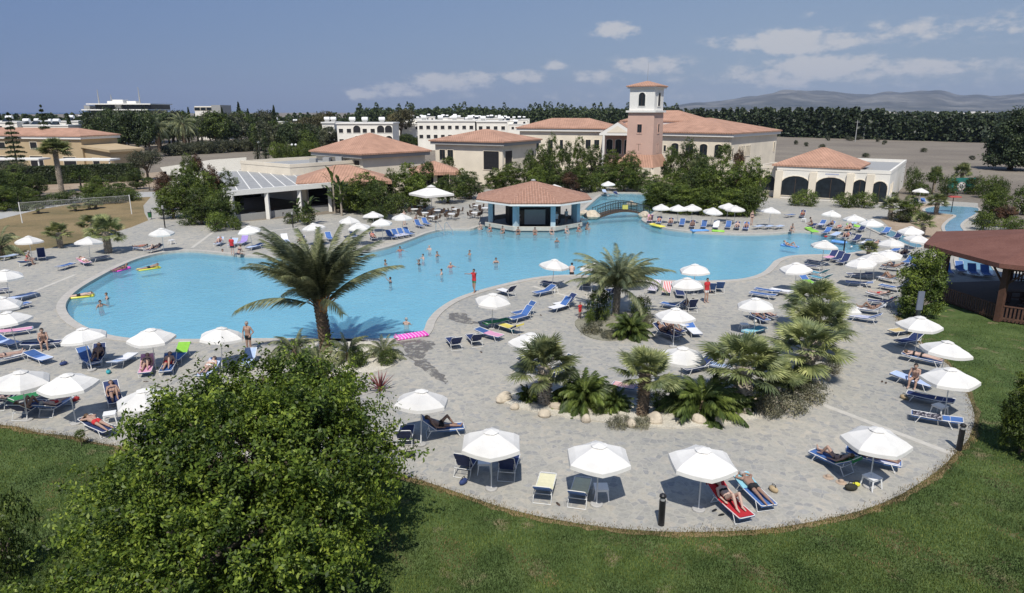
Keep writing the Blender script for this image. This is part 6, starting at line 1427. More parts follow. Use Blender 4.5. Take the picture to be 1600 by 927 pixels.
# inflatables, bags and shoes
def lilo(px0, py0, px1, py1, label, m_, z=.06, cols=None):
    a = G3(px0,py0,z); b = G3(px1,py1,z); d = b-a; Ln = d.length; r = empty('air_mattress', tuple((a+b)/2), math.atan2(d.y,d.x)); m = MB(); n = 6
    for i in range(n): m.tube([(-Ln/2,-.33+i*.132,.09),(-Ln/2+.08,-.33+i*.132,.1),(Ln/2-.08,-.33+i*.132,.1),(Ln/2,-.33+i*.132,.09)], [.03,.075,.075,.03], 8)
    m.build('tubes', M[m_], r, smooth=True); MB().tube([(-Ln/2+.14,-.36,.15),(-Ln/2+.14,.36,.15)], .1, 8).build('pillow', M[m_], r, smooth=True); tag(r, label, 'air mattress'); return r
def vinyl(n, c): M[n] = mat(n, c, .3, .06, 3, spec=.5); return n
vinyl('pink_vinyl', (.78,.10,.50)); vinyl('yellow_vinyl', (.72,.66,.10)); vinyl('green_vinyl', (.30,.62,.08)); vinyl('blue_vinyl', (.15,.35,.70))
def vstripe():
    m, nt, out = newmat('pink_white_vinyl'); w_ = nt.nodes.new('ShaderNodeTexWave'); w_.bands_direction = 'X'; w_.inputs['Scale'].default_value = 1.5; nt.links.new(objco(nt), w_.inputs[0])
    c = ramp(nt, w_.outputs['Fac'], [(.80, (.75,.08,.48)), (.9, (.85,.55,.75))]); b = nt.nodes.new('ShaderNodeBsdfPrincipled'); nt.links.new(c, b.inputs['Base Color']); b.inputs['Roughness'].default_value = .3; nt.links.new(b.outputs[0], out.inputs[0]); return m
M['pink_striped'] = vstripe()
lilo(618,531,668,523,'bright pink air mattress with pale bars at the pool edge','pink_striped')
lilo(1018,352,1036,356,'yellow air mattress at the far pool edge','yellow_vinyl'); lilo(1112,362,1132,363,'green float at the far pool edge','green_vinyl'); lilo(1080,362,1106,361,'pale blue float at the far pool edge','blue_vinyl')
lilo(1326,352,1344,356,'lime green float among the crowded loungers','green_vinyl', .4); lilo(1262,358,1274,364,'small lime float by the right pool corner','green_vinyl'); lilo(1300,378,1322,381,'blue float lying at the pool inlet','blue_vinyl')
def bag(px, py, c, label, s=.2):
    x, y = G(px, py); r = empty('beach_bag', (x,y,.05)); m = MB(); m.ell((0,0,s*.6), (s*1.2,s*.7,s*.65), 10, 7); m.build('body', mat('bag_cloth', c, .8, .2, 6), r, smooth=True); MB().tube([(-s*.7,0,s*.9),(-s*.4,0,s*1.7),(s*.4,0,s*1.7),(s*.7,0,s*.9)], .015, 5).build('strap', M['black'], r); tag(r, label, 'bag')
kz = [0]
def clutter(px, py, c, what, zone):
    x, y = G(px, py); kz[0] += 1
    if what == 'bag':
        s = .16; r = empty('beach_bag', (x,y,.05), px % 3); m = MB(); m.ell((0,0,s*.6), (s*1.3,s*.7,s*.7), 10, 7); m.build('body', mat('bag_cloth', c[1], .8, .2, 6), r, smooth=True); MB().tube([(-s*.7,0,s*.9),(-s*.4,0,s*1.7),(s*.4,0,s*1.7),(s*.7,0,s*.9)], .015, 5).build('strap', M['black'], r); reg(r, c[0]+' beach bag', 'bag', zone)
    else:
        r = empty('sandal', (x,y,.05), px % 3); MB().ell((0,0,.012), (.135,.05,.014), 10, 4).build('sole', M['brownfr'], r); MB().tube([(0,-.045,.015),(.06,0,.045),(0,.045,.015)], .01, 4).build('strap', M['black'], r); reg(r, 'brown sandal', 'shoe', zone)
red_ = ('red',(.4,.04,.04)); nav_ = ('navy',(.03,.05,.15)); str_ = ('straw coloured',(.45,.34,.2)); wht_ = ('white',(.7,.68,.64)); aqu_ = ('turquoise',(.05,.35,.4))
for a_ in ((724,758,nav_,'bag',ZA),(1208,770,str_,'bag',ZA),(872,790,0,'shoe',ZA),(1412,625,str_,'bag',ZB),(1478,600,nav_,'bag',ZB),(1378,598,0,'shoe',ZB),(1384,600,0,'shoe',ZB),(1050,524,red_,'bag',ZM),(1180,505,wht_,'bag',ZM),(845,494,0,'shoe',ZM),(800,520,aqu_,'bag',ZM),(812,526,0,'shoe',ZM),(752,552,0,'shoe',ZM),(985,466,nav_,'bag',ZM),(1395,470,red_,'bag',ZT),(1340,500,0,'shoe',ZT),(1380,448,wht_,'bag',ZT),(198,640,wht_,'bag',ZL),(118,628,red_,'bag',ZL),(262,596,0,'shoe',ZL),(228,598,0,'shoe',ZL),(170,585,aqu_,'bag',ZL),(100,572,nav_,'bag',ZL),(1290,372,red_,'bag',ZR),(1330,388,wht_,'bag',ZR),(1360,394,nav_,'bag',ZR)): clutter(*a_)
bag(1329,768,(.03,.03,.02),'black bag on the paving near the white table'); bag(1337,762,(.6,.58,.05),'bright yellow bag by the black bag',.13); bag(640,716,(.03,.03,.04),'dark bag under the parasol by the great tree'); bag(848,534,(.05,.06,.10),'small navy bag behind the white parasol',.15)
for px, py in ((1314,756),(1294,748)):
    x, y = G(px, py); h_ = MB(); h_.tube([(0,0,0),(0,0,.01),(0,0,.02),(0,0,.1),(0,0,.12)], [.19,.19,.09,.08,.03], 14); tag(h_.build('sun_hat', mat('straw', (.42,.32,.24), .9), loc=(x,y,.05)), 'straw sun hat on the paving ' + ('nearer the black bag' if px > 1300 else 'farther from the black bag'), 'hat')
for px, py, l in ((1116,800,'left one'),(1127,807,'right one')):
    x, y = G(px, py); sh_ = empty('flip_flop', (x,y,.05), R(35 if px < 1120 else 20)); MB().ell((0,0,.012), (.135,.05,.014), 12, 5).build('sole', M['black'], sh_); MB().tube([(-.0,-.045,.015),(.07,0,.045),(-.0,.045,.015)], .009, 5).build('strap', M['black'], sh_); tag(sh_, 'black flip flop left on the paving, ' + l + ' of the pair', 'shoe')
# ================================================================ people
def skinmat():
    m, nt, out = newmat('skin'); oi = nt.nodes.new('ShaderNodeObjectInfo')
    c = ramp(nt, oi.outputs['Random'], [(0, (.56,.40,.33)), (.45, (.43,.28,.215)), (1, (.25,.15,.105))]); c = mixc(nt, .5, c, ramp(nt, noise(nt, objco(nt), 14, 3), [(.3, (.88,.85,.85)), (.7, (1.1,1.08,1.05))]), 'MULTIPLY')
    b = nt.nodes.new('ShaderNodeBsdfPrincipled'); nt.links.new(c, b.inputs['Base Color']); b.inputs['Roughness'].default_value = .55; nt.links.new(b.outputs[0], out.inputs[0]); return m
M['skin'] = skinmat()
for n_, c_ in (('black',(.015,.015,.018)),('dark',(.035,.03,.05)),('red',(.50,.03,.035)),('white',(.74,.73,.72)),('green',(.10,.22,.10)),('pinkish',(.45,.14,.16))): M['cloth_'+n_] = mat(n_+'_swimwear', c_, .8, .08, 8)
M['hair_dark'] = mat('dark_hair', (.025,.017,.012), .6, .3, 30); M['hair_brown'] = mat('brown_hair', (.09,.055,.03), .6, .3, 30); M['hair_grey'] = mat('grey_hair', (.35,.34,.33), .6, .2, 30)
def V3(*a): return np.array(a, float)
def body(J, fwd, name='body'):
    "one continuous skin over a posed skeleton; J joints, fwd = where the chest faces"
    caps = []  # (label, a, b, ra, rb)
    fwd = np.array(fwd, float); fwd /= np.linalg.norm(fwd)
    P, W, C, N, Hd = (J[k] for k in ('P','W','C','N','H'))
    lat = J['SR']-J['SL']; lat = lat/np.linalg.norm(lat)
    for s in (-1, 1):
        caps += [('pelvis', P+lat*.065*s, P+lat*.065*s+fwd*0, .112, .112), ('belly', P+lat*.055*s, W+lat*.050*s, .108, .096), ('chest', W+lat*.050*s, C+lat*.065*s, .094, .108), ('chest', C+lat*.065*s, N+lat*.07*s-(N-C)*.25, .105, .06)]
    for s, q in ((-1,'L'),(1,'R')):
        S, E, Wr, Hp, K, A, T = (J[k+q] for k in ('S','E','Wr','Hp','K','A','T'))
        caps += [('shoulder', N-(N-C)*.2, S, .055, .058), ('uparm', S, E, .052, .038), ('forearm', E, Wr, .040, .026), ('thigh', Hp, K, .086, .056), ('shank', K, K+(A-K)*.35, .054, .056), ('shank', K+(A-K)*.35, A, .056, .034), ('foot', A, T, .040, .026), ('foot', A, A-(T-A)*.22, .040, .036)]
        d = (Wr-E); d /= np.linalg.norm(d); sd = np.cross(d, fwd); 
        if np.linalg.norm(sd) < .1: sd = lat.copy()
        sd /= np.linalg.norm(sd); pn = np.cross(sd, d); h0 = Wr+d*.045
        caps += [('hand', Wr, h0+d*.03, .024, .032), ('hand', h0-sd*.016, h0+d*.035-sd*.02, .022, .020), ('hand', h0+sd*.016, h0+d*.035+sd*.02, .022, .020)]
        for i, l in enumerate((.068,.082,.076,.058)):
            o = h0+d*.04+sd*(-.030+i*.020); caps += [('hand', o, o+d*l*.55, .0095, .009), ('hand', o+d*l*.55, o+d*l-pn*.02*(-1), .009, .0075)]
        o = h0-sd*.03; caps += [('hand', o-d*.01, o-sd*.03+d*.03, .012, .010), ('hand', o-sd*.03+d*.03, o-sd*.032+d*.058, .010, .008)]
    hf = J.get('face', fwd); hf = np.array(hf, float); hf /= np.linalg.norm(hf)
    hu = Hd-N; hu = hu-hf*(hu@hf); hu /= np.linalg.norm(hu); hl = np.cross(hf, hu)
    caps += [('neck', N-(N-C)*.1, Hd-hu*.06, .052, .050), ('head', Hd-hu*.015+hf*.012, Hd+hu*.035-hf*.012, .078, .086), ('head', Hd-hu*.07+hf*.035, Hd-hu*.03+hf*.02, .045, .066), ('head', Hd+hf*.085+hu*.01, Hd+hf*.105-hu*.022, .009, .013),
             ('head', Hd+hl*.082-hf*.005, Hd+hl*.086-hu*.03-hf*.005, .014, .011), ('head', Hd-hl*.082-hf*.005, Hd-hl*.086-hu*.03-hf*.005, .014, .011), ('head', Hd+hf*.080-hu*.055-hl*.018, Hd+hf*.080-hu*.055+hl*.018, .011, .011), ('head', Hd+hf*.078+hu*.028-hl*.04, Hd+hf*.078+hu*.028+hl*.04, .012, .012)]
    mb = MB()
    for _, a, b, ra, rb_ in caps:
        Ld = np.linalg.norm(b-a)
        if Ld < .012: mb.ell(a, (ra,ra,ra), 12, 8); continue
        d = (b-a)/Ld; pts = []; rs = []
        for t in (-.98,-.85,-.55,0): pts.append(a+d*ra*t); rs.append(max(.002, ra*math.sqrt(1-t*t)))
        for t in (0,.55,.85,.98): pts.append(b+d*rb_*t); rs.append(max(.002, rb_*math.sqrt(1-t*t)))
        mb.tube(pts, rs, 12)
    me = mb.mesh('tmp', M['skin']); o = bpy.data.objects.new('tmp', me); COL.objects.link(o)
    md = o.modifiers.new('r', 'REMESH'); md.mode = 'VOXEL'; md.voxel_size = .0125; sm = o.modifiers.new('s', 'SMOOTH'); sm.iterations = 3; sm.factor = .5
    dg = bpy.context.evaluated_depsgraph_get(); dg.update(); ev = o.evaluated_get(dg); nm = bpy.data.meshes.new_from_object(ev); nm.name = name
    bpy.data.objects.remove(o); bpy.data.meshes.remove(me)
    nm.polygons.foreach_set('use_smooth', [True]*len(nm.polygons))
    nv = len(nm.vertices); co = np.zeros(nv*3); nm.vertices.foreach_get('co', co); co = co.reshape(-1,3); no = np.zeros(nv*3); nm.vertices.foreach_get('normal', no); no = no.reshape(-1,3)
    # nearest limb of every vertex
    best = np.full(nv, 1e9); lab = np.zeros(nv, int); tt = np.zeros(nv)
    for i, (l, a, b, ra, rb_) in enumerate(caps):
        ab = b-a; q = np.clip(((co-a)@ab)/max(1e-9, ab@ab), 0, 1); dd = np.linalg.norm(co-(a+q[:,None]*ab), axis=1)-(ra+(rb_-ra)*q); k = dd < best; best[k] = dd[k]; lab[k] = i; tt[k] = q[k]
    names = np.array([c[0] for c in caps])[lab]
    faces = [tuple(p.vertices) for p in nm.polygons]
    def patch(nm_, cond, off):
        fs = [f for f in faces if all(cond[i] for i in f)]; ids = sorted({i for f in fs for i in f}); mp = {i: k for k, i in enumerate(ids)}
        return MB().add([tuple(co[i]+no[i]*off) for i in ids], [tuple(mp[i] for i in f) for f in fs]).mesh(nm_, M['cloth_dark'], True)
    rel = co-Hd; hairc = (names == 'head') & ((rel@hu > .045) | ((rel@hf < .005) & (rel@hu > -.055)) )
    ax = C-P; axn = np.linalg.norm(ax); ax = ax/axn; hgt = (co-P)@ax
    trunks = ((names == 'pelvis') | (names == 'belly')) & (hgt < .06) | ((names == 'thigh') & (tt < .38))
    brief = (((names == 'pelvis') | (names == 'belly')) & (hgt < .04)) | ((names == 'thigh') & (tt < .09))
    band = (names == 'chest') & (hgt > axn*.78) & (hgt < axn*1.08)
    shirt = np.isin(names, ['chest','belly','shoulder']) & (hgt > -.02) | ((names == 'uparm') & (tt < .5)) | ((names == 'pelvis') & (hgt > -.03))
    return {'body': nm, 'hair': patch('hair', hairc, .014), 'trunks': patch('swim_trunks', trunks, .010), 'brief': patch('swim_brief', brief, .008), 'band': patch('bikini_top', band, .008), 'shirt': patch('shirt', shirt, .014)}
def mirror(J, base):
    out = dict(J)
    for k, v in base.items(): out[k+'R'] = V3(v[0], v[1], v[2]) if k+'R' not in J else J[k+'R']; out[k+'L'] = V3(-v[0], v[1], v[2]) if k+'L' not in J else J[k+'L']
    return out
def stand(**kw):   # faces -y
    J = dict(P=V3(0,0,.95), W=V3(0,.005,1.12), C=V3(0,0,1.33), N=V3(0,.01,1.50), H=V3(0,-.015,1.65)); J.update(kw)
    return mirror(J, dict(S=(.175,.01,1.43), E=(.235,.03,1.15), Wr=(.24,-.05,.91), Hp=(.085,0,.90), K=(.10,-.015,.50), A=(.11,.03,.085), T=(.135,-.13,.035)))
def lying(a, knee=0, prone=False, armup=False):   # head towards -x, body axis x, on a lounger
    a = R(a); z0 = SEATZ+.115
    def bk(s, h=0): return V3(HX-s*math.cos(a)+math.sin(a)*(.115+h), 0, SEATZ+s*math.sin(a)+math.cos(a)*(.115+h))
    P = V3(-.04,0,z0+.01); J = dict(P=P, W=(P+bk(.10))/2 if a > .1 else V3(-.20,0,z0), C=bk(.24), N=bk(.42), H=bk(.57,.02))
    up = V3(math.sin(a),0,math.cos(a)); y = V3(0,1,0)
    fwd = up if not prone else V3(0,0,-1)
    for s, q in ((-1,'L'),(1,'R')):
        sg = s if not prone else -s
        J['S'+q] = bk(.35)+y*.17*sg; 
        if armup: J['E'+q] = bk(.45)+y*.30*sg; J['Wr'+q] = bk(.62)+y*.14*sg
        elif prone: J['E'+q] = bk(.50,-.05)+y*.30*sg; J['Wr'+q] = bk(.66,-.06)+y*.12*sg
        else: J['E'+q] = bk(.10,-.02)+y*.26*sg; J['Wr'+q] = V3(.06,.24*sg,z0-.02)
        J['Hp'+q] = P+y*.085*sg+V3(.02,0,0)
        kb = knee if (s > 0 or knee < 2) else .25
        if knee and (s > 0 or knee == 1): J['K'+q] = V3(.30,.12*sg,z0+.33); J['A'+q] = V3(.55,.11*sg,SEATZ+.07); J['T'+q] = V3(.70,.12*sg,SEATZ+.04)
        else: J['K'+q] = V3(.42,.10*sg,z0-.02); J['A'+q] = V3(.84,.12*sg,SEATZ+.05); J['T'+q] = V3(.91,.15*sg,SEATZ+.18) if not prone else V3(.99,.12*sg,SEATZ+.04)
    J['face'] = up if not prone else V3(0,.9,-.4)
    if prone: J['H'] = bk(.58,-.01)
    return J, fwd
def sitting(h=.45, lean=.1, fwdk=.42, down=.42, arms='knee'):   # seat height h, faces -y
    P = V3(0,0,h+.10); J = dict(P=P, W=P+V3(0,-lean*.4,.17), C=P+V3(0,-lean,.37), N=P+V3(0,-lean*1.25,.54), H=P+V3(0,-lean*1.7-.01,.69))
    return mirror(J, dict(S=(.175,-lean*1.1,h+.575), E=(.23,-lean-.12,h+.30), Wr=(.17,-lean-.34,h+.20), Hp=(.09,-.02,h+.085), K=(.14,-fwdk,h+.07), A=(.14,-fwdk-.03,h+.07-down), T=(.15,-fwdk-.19,max(.03,h+.03-down))))
BP = {}
def getbody(k):
    if k in BP: return BP[k]
    if k == 'stand': b = body(stand(), (0,-1,0))
    elif k == 'hips': b = body(stand(ER=V3(.33,.04,1.18), WrR=V3(.20,-.04,1.02), EL=V3(-.30,.03,1.15), WrL=V3(-.24,-.06,.93)), (0,-1,0))
    elif k == 'point': b = body(stand(ER=V3(.40,-.10,1.50), WrR=V3(.58,-.24,1.62), EL=V3(-.30,-.20,1.38), WrL=V3(-.34,-.44,1.42), KR=V3(.13,-.05,.50), AR=V3(.16,-.12,.085), TR=V3(.17,-.28,.035), AL=V3(-.12,.16,.09), TL=V3(-.14,.01,.035)), (0,-1,0))
    elif k == 'swim': b = body(stand(ER=V3(.40,-.10,1.30), WrR=V3(.62,-.16,1.24), EL=V3(-.38,-.14,1.28), WrL=V3(-.52,-.34,1.24), KR=V3(.14,-.10,.52), AR=V3(.14,.05,.12), KL=V3(-.14,-.16,.54), AL=V3(-.14,.02,.14)), (0,-1,0))
    elif k == 'swimup': b = body(stand(ER=V3(.34,-.12,1.56), WrR=V3(.42,-.24,1.78), EL=V3(-.40,-.10,1.30), WrL=V3(-.60,-.18,1.25), KR=V3(.14,-.10,.52), AR=V3(.14,.05,.12)), (0,-1,0))
    elif k == 'swimlow': b = body(stand(ER=V3(.28,-.12,1.26), WrR=V3(.20,-.36,1.25), EL=V3(-.30,-.08,1.24), WrL=V3(-.26,-.32,1.22), KR=V3(.14,-.10,.52), AR=V3(.14,.05,.12)), (0,-1,0))
    elif k == 'stool': b = body(sitting(.0, .12, .34, .40), (0,-1,0))
    elif k == 'squat': b = body(sitting(.18, .18, .36, .12), (0,-1,0))
    elif k == 'sit': b = body(sitting(SEATZ+.02, .16, .42, .34), (0,-1,0))
    elif k[0] == 'lie': b = body(*lying(k[1])[:2])
    elif k[0] == 'lieknee': J, f = lying(k[1], 1); b = body(J, f)
    elif k[0] == 'recline': J, f = lying(k[1], 2); b = body(J, f)
    elif k[0] == 'prone': J, f = lying(k[1], 0, True); b = body(J, f)
    BP[k] = b; return b
KID = {}
def setmat(o, m):
    if not o.material_slots: return
    o.material_slots[0].link = 'OBJECT'; o.material_slots[0].material = m
pn_ = [0]
def person(k, loc, rz, desc, zone, sw='dark', female=None, top=None, hair=None, scale=1.0, group=None):
    b = getbody(k); pn_[0] += 1; i = pn_[0]
    r = link('person', b['body'], None, loc, rz); r.scale = (scale,)*3
    if female is None: female = i % 2 == 0
    h = link('hair', b['hair'], r); setmat(h, M['hair_'+(hair or ('dark','brown','dark','grey','brown')[i % 5])])
    c = link('swim_brief' if female else 'swim_trunks', b['brief' if female else 'trunks'], r); setmat(c, M['cloth_'+sw])
    if top: t = link('shirt', b['shirt'], r); setmat(t, M['cloth_'+top])
    elif female: t = link('bikini_top', b['band'], r); setmat(t, M['cloth_'+sw])
    if zone is None: tag(r, desc, 'person', group)
    else: reg(r, desc, 'person', zone, group)
    return r
CW = {'dark':'dark','black':'black','red':'red','white':'white','green':'green'}
for k, loc, rz, back, zone, sw in PEOPLE_Q:
    if k == 'sit':
        # sits across the lounger, feet beside it
        q = rz - math.pi/2 - (0 if math.sin(rz) < .99 else 0); d = Vector((math.cos(rz), math.sin(rz), 0)); 
        person('sit', (loc[0]+d.x*.15, loc[1]+d.y*.15, loc[2]), rz+R(10), f'sideways sitting sunbather in {CW[sw]}', zone, sw, group='sunbathers'); continue
    txt = {'lie':'straight legged sunbather','lieknee':'sunbather with raised knees','recline':'reclining sunbather','prone':'face down sunbather'}[k]
    person((k, back), loc, rz, f'{txt} in {CW[sw]}', zone, sw, group='sunbathers')
# ---- standing people
def at(px, py, z=.05): x, y = G(px, py, z); return (x, y, z)
person('hips', at(390,551), R(-12), 'broad shirtless man in black shorts walking by the pool edge', None, 'black', False, hair='grey', scale=1.03)
person('point', at(741,458), R(-50), 'man in red shirt and green shorts pointing at the pool edge', None, 'green', False, 'red', 'dark', 1.03)
person('stand', at(1103,473), R(25), 'person in red top and white shorts standing by the parasol', None, 'white', False, 'red', 'dark', 1.0)
person('stand', at(364,400), R(170), 'man in red shirt and dark shorts standing at the far pool edge', None, 'dark', False, 'red', 'grey', 1.04)
person('stand', at(906,498), R(30), 'small child in red beside the little palm island', None, 'red', False, 'red', 'dark', .62)
person('squat', at(373,401), R(150), 'person in dark swimwear crouching behind the red shirted man', None, 'dark')
person('stand', at(1174,352), R(20), 'person standing behind the far right bank loungers', None, 'dark', True)
person('squat', at(1235,364), R(10), 'person in dark swimwear sitting on the far pool rim', None, 'dark', True)
person('stool', (at(893,430)[0], at(893,430)[1], .14), R(170), 'person sitting on the near rim of the pool bend', None, 'black', False)
person('squat', at(1001,448), R(160), 'person in red sitting under the near parasol by the pool', None, 'red', False, None, 'dark')
person('squat', at(870,366,.5)[:2]+(-.35,), R(10), 'person in red standing low in the water before the bar', None, 'red') if False else None
person('stand', at(1138,338), R(5), 'person in dark clothes standing among the far bank parasols', None, 'dark', False, 'dark')
person('sit', at(648,352), R(60), 'darkly tanned person sitting right of the striped loungers', None, 'dark'); person('stand', at(632,352), R(40), 'person standing right of the striped loungers', None, 'dark')
# ---- swimmers: chest deep, feet toward the pool floor
Zw = 'in the main pool'
for i, (px, py, k, rz) in enumerate(((625,388,'swim',20),(671,386,'swim',-30),(683,396,'swim',60),(661,400,'swim',-60),(655,409,'swimup',-70),(690,424,'swim',-80),(704,413,'swim',30),(734,394,'swim',-60),(775,406,'swim',10),(602,409,'swim',100),(610,437,'swimup',-90),(635,502,'swim',170),(1005,424,'swim',20),(348,392,'swim',10),(167,462,'swim',-50),(157,474,'swim',60),(870,374,'swim',10))):
    k = ('swimlow' if k == 'swim' and i % 3 else k); x, y = G(px, py+3, .0); person(k, (x, y, -1.40), R(rz), 'swimmer with arm raised' if k == 'swimup' else 'swimmer with head and shoulders above water', Zw, 'dark' if i % 3 else 'red', group='swimmers in the pool')
# ---- on floats
def floater(px0, py0, px1, py1, mcol, label, plabel, k):
    a = G3(px0,py0,-.1); b = G3(px1,py1,-.1); lilo(px0, py0, px1, py1, label, mcol, z=-.14); d = b-a; c = (a+b)/2; Lx = Vector((c.x, c.y, -.36)); person(k, tuple(Lx), math.atan2(d.y,d.x), plabel, None, 'black')
floater(148,463,100,468,'yellow_vinyl','yellow and white float under the swimmer at the left pool end','sunbather lying face down on the yellow float',('prone',10))
floater(200,420,178,426,'pink_vinyl','pale pink float near the left pool end','swimmer lying on the pale pink float',('lie',20))
floater(250,419,215,424,'yellow_vinyl','lime yellow float in the left part of the pool','swimmer leaning over the lime yellow float',('prone',20))
floater(1222,384,1246,388,'blue_vinyl','blue float in the right end of the pool','person lounging on the blue float',('recline',30))
# ---- bar customers on underwater stools
st_px = [(767,352),(781,358),(793,361),(806,363),(836,363),(851,363),(867,361),(880,358),(892,354)]
for i, (px, py) in enumerate(st_px):
    th_ = math.radians(-150 + i*120/8); R1 = 6.95; x = cx+R1*math.cos(th_); y = cy+R1*math.sin(th_)
    s_ = empty('bar_stool', (x, y, -.75)); MB().tube([(0,0,0),(0,0,.52)], .06, 8).build('post', M['fascia'], s_); MB().tube([(0,0,.52),(0,0,.60)], .2, 12).build('seat', M['white'], s_); reg(s_, 'underwater bar stool', 'stool', 'in front of the pool bar', 'stools at the pool bar')
    person('stool', (x, y, -.14), th_-math.pi/2+math.pi*(1) + (math.pi if i == 4 else 0)*0, 'bar customer sitting in the water', 'at the pool bar counter', ('dark','red','black')[i % 3], group='customers at the pool bar')
for dx, dy in ((-1.8,-3.4),(2.6,-3.2),(3.9,-1.0)): person('stand', (cx+dx, cy+dy, .16), R(dx*8), 'bar tender in white shirt', 'inside the pool bar', 'dark', False, 'white', group='bar staff')
SKYV = 1.0; CLOUD = (6.3,6.35,6.6); EXPO = 0.12; HAZE = 5e-5
# ---------------------------------------------------------------- light
make_labels()
SUN_EL = 55.0; SUN_AZ = 4.0
sun = bpy.data.lights.new('sun', 'SUN'); sun.energy = 4.2; sun.angle = R(.5); sun.color = (1, .955, .88)
so = bpy.data.objects.new('sun', sun); COL.objects.link(so); so.rotation_euler = (R(90-SUN_EL), 0, R(-SUN_AZ)); so.location = (0, -20, 60)
w = bpy.data.worlds.new('World'); scene.world = w; w.use_nodes = True; nt = w.node_tree; nt.nodes.clear()
out = nt.nodes.new('ShaderNodeOutputWorld'); bg = nt.nodes.new('ShaderNodeBackground'); bg.inputs[1].default_value = .085
sky = nt.nodes.new('ShaderNodeTexSky'); sky.sky_type = 'NISHITA'; sky.sun_disc = False; sky.sun_elevation = R(SUN_EL); sky.sun_rotation = R(180-SUN_AZ)
sky.altitude = 0; sky.air_density = 1.0; sky.dust_density = .6; sky.ozone_density = 2.2
# clouds: a layer of cumulus in the sky texture itself, by direction
tc = nt.nodes.new('ShaderNodeTexCoord'); sx = nt.nodes.new('ShaderNodeSeparateXYZ'); nt.links.new(tc.outputs['Generated'], sx.inputs[0])
X, Y, Z = sx.outputs
el = math_(nt, 'ARCTAN2', Z, math_(nt, 'SQRT', math_(nt, 'ADD', math_(nt, 'MULTIPLY', X, X), math_(nt, 'MULTIPLY', Y, Y))))
az = math_(nt, 'ARCTAN2', X, Y)
cb = nt.nodes.new('ShaderNodeCombineXYZ'); nt.links.new(az, cb.inputs[0]); nt.links.new(math_(nt, 'MULTIPLY', el, 2.0), cb.inputs[1])
nz = nt.nodes.new('ShaderNodeTexNoise'); nz.inputs['Scale'].default_value = 38; nz.inputs['Detail'].default_value = 7; nz.inputs['Roughness'].default_value = .6; nt.links.new(cb.outputs[0], nz.inputs['Vector'])
nz2 = nt.nodes.new('ShaderNodeTexNoise'); nz2.inputs['Scale'].default_value = 7; nz2.inputs['Detail'].default_value = 4; nt.links.new(cb.outputs[0], nz2.inputs['Vector'])
dens = None
def azel(px, py):
    a = (px-CX)/F; b = (CY-py)/F; dy = CT+b*ST; dz = -ST+b*CT
    return math.atan2(a, dy), math.atan2(dz, math.hypot(a, dy))
for (px, py, wx, wy, amp) in [(961,46,36,12,1.0),(1242,67,82,17,1.1),(1120,65,28,10,.5),(1430,48,110,20,.5),(1575,40,60,20,.5),(1290,106,85,19,1.05),(1210,120,90,20,.7),
        (1440,106,75,12,.75),(1020,102,60,14,.85),(935,120,45,10,.7),(815,120,34,10,.9),(866,103,20,8,.7),(700,128,70,14,.85),(740,122,50,12,.7),(565,148,24,9,.9),(620,140,60,12,.7),(760,148,160,14,.28),(1515,97,30,8,.7),(1120,130,250,18,.32),(1500,120,200,25,.35),(1600,100,80,16,.4),(1270,22,25,8,.3),(900,150,300,22,.3)]:
    a0, e0 = azel(px, py); wa = wx/F; we = wy/F*1.05
    dx = math_(nt, 'DIVIDE', math_(nt, 'SUBTRACT', az, a0), wa); dy = math_(nt, 'DIVIDE', math_(nt, 'SUBTRACT', el, e0), we)
    # flatter below than above
    dd = math_(nt, 'ADD', math_(nt, 'MULTIPLY', dx, dx), math_(nt, 'MULTIPLY', dy, dy))
    g = math_(nt, 'MULTIPLY', math_(nt, 'EXPONENT', math_(nt, 'MULTIPLY', dd, -1.0)), amp)
    dens = g if dens is None else math_(nt, 'MAXIMUM', dens, g)
nn = math_(nt, 'ADD', math_(nt, 'MULTIPLY', nz.outputs['Fac'], 2.3), math_(nt, 'MULTIPLY', nz2.outputs['Fac'], .5))
d2 = math_(nt, 'MULTIPLY', math_(nt, 'SUBTRACT', math_(nt, 'ADD', dens, nn), 1.55), 1.5)
d2 = math_(nt, 'MULTIPLY', d2, math_(nt, 'MINIMUM', math_(nt, 'MULTIPLY', dens, 2.2), 1.0))
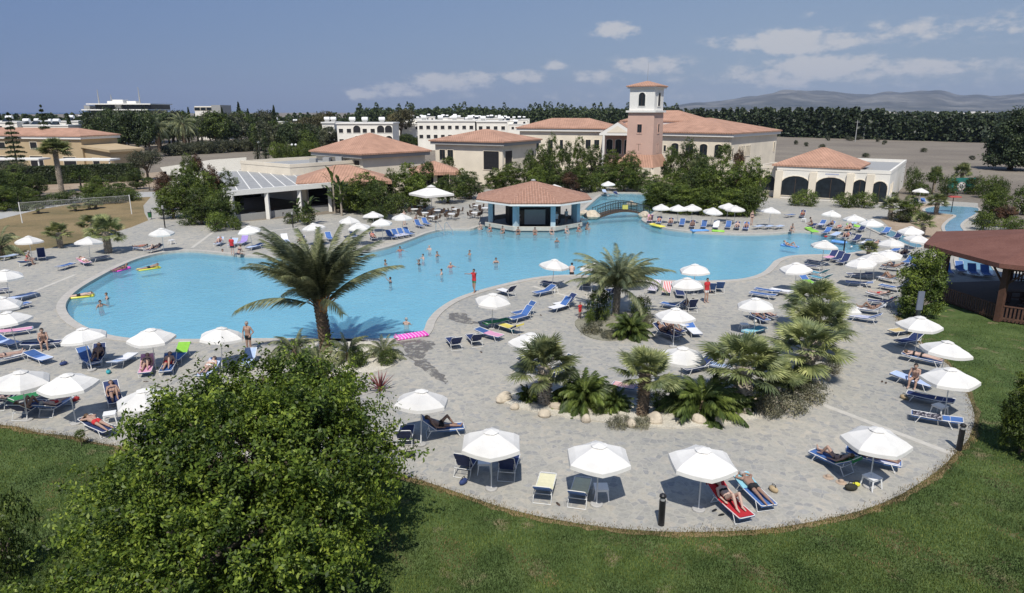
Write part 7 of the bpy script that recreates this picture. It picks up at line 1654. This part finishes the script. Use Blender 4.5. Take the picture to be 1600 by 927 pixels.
mr = nt.nodes.new('ShaderNodeMapRange'); mr.interpolation_type = 'SMOOTHSTEP'; nt.links.new(d2, mr.inputs[0]); mr.inputs[1].default_value = 0; mr.inputs[2].default_value = 1.0; mr.inputs[4].default_value = .85
# the blue of this sky: deeper to the left, paler low on the right
K = 1/.085
def kk(c): return tuple(x*K for x in c)
t = math_(nt, 'MULTIPLY', el, 1/.42)
left = ramp(nt, t, [(0, (.100,.160,.340)), (.35, (.118,.190,.380)), (1, (.120,.205,.425))]); right = ramp(nt, t, [(0, (.270,.335,.440)), (.35, (.220,.300,.450)), (1, (.135,.222,.420))])
am = nt.nodes.new('ShaderNodeMapRange'); nt.links.new(az, am.inputs[0]); am.inputs[1].default_value = -.65; am.inputs[2].default_value = .35
base = mixc(nt, 1.0, mixc(nt, am.outputs[0], left, right), (K, K, K), 'MULTIPLY')
base = mixc(nt, .82, sky.outputs[0], base)
c = mixc(nt, mr.outputs[0], base, CLOUD)
nt.links.new(c, bg.inputs[0]); nt.links.new(bg.outputs[0], out.inputs[0])
vs = scene.view_settings; vs.view_transform = 'Standard'; vs.look = 'None'; vs.exposure = EXPO; vs.gamma = 1; vs.use_curve_mapping = False
hz = MB().box(-12200,12200,-300,12200,-2,420).mesh('haze', []) if False else None
m_, n_, o_ = newmat('haze_air'); pv = n_.nodes.new('ShaderNodeVolumePrincipled'); pv.inputs['Density'].default_value = HAZE; pv.inputs['Color'].default_value = (.50,.62,.88,1); n_.links.new(pv.outputs[0], o_.inputs['Volume'])
if HAZE:
    hz = MB().box(-12300,12300,-300,12300,-2,430).build('haze', m_); hz['kind'] = 'stuff'; hz['label'] = 'thin pale haze of the distant air'; hz['category'] = 'haze'
scene.cycles.max_bounces = 8; scene.cycles.diffuse_bounces = 3; scene.cycles.glossy_bounces = 3; scene.cycles.transmission_bounces = 4; scene.cycles.transparent_max_bounces = 8
scene.cycles.volume_bounces = 0; scene.cycles.use_denoising = True; scene.cycles.sample_clamp_indirect = 6; scene.cycles.caustics_reflective = False; scene.cycles.caustics_refractive = False
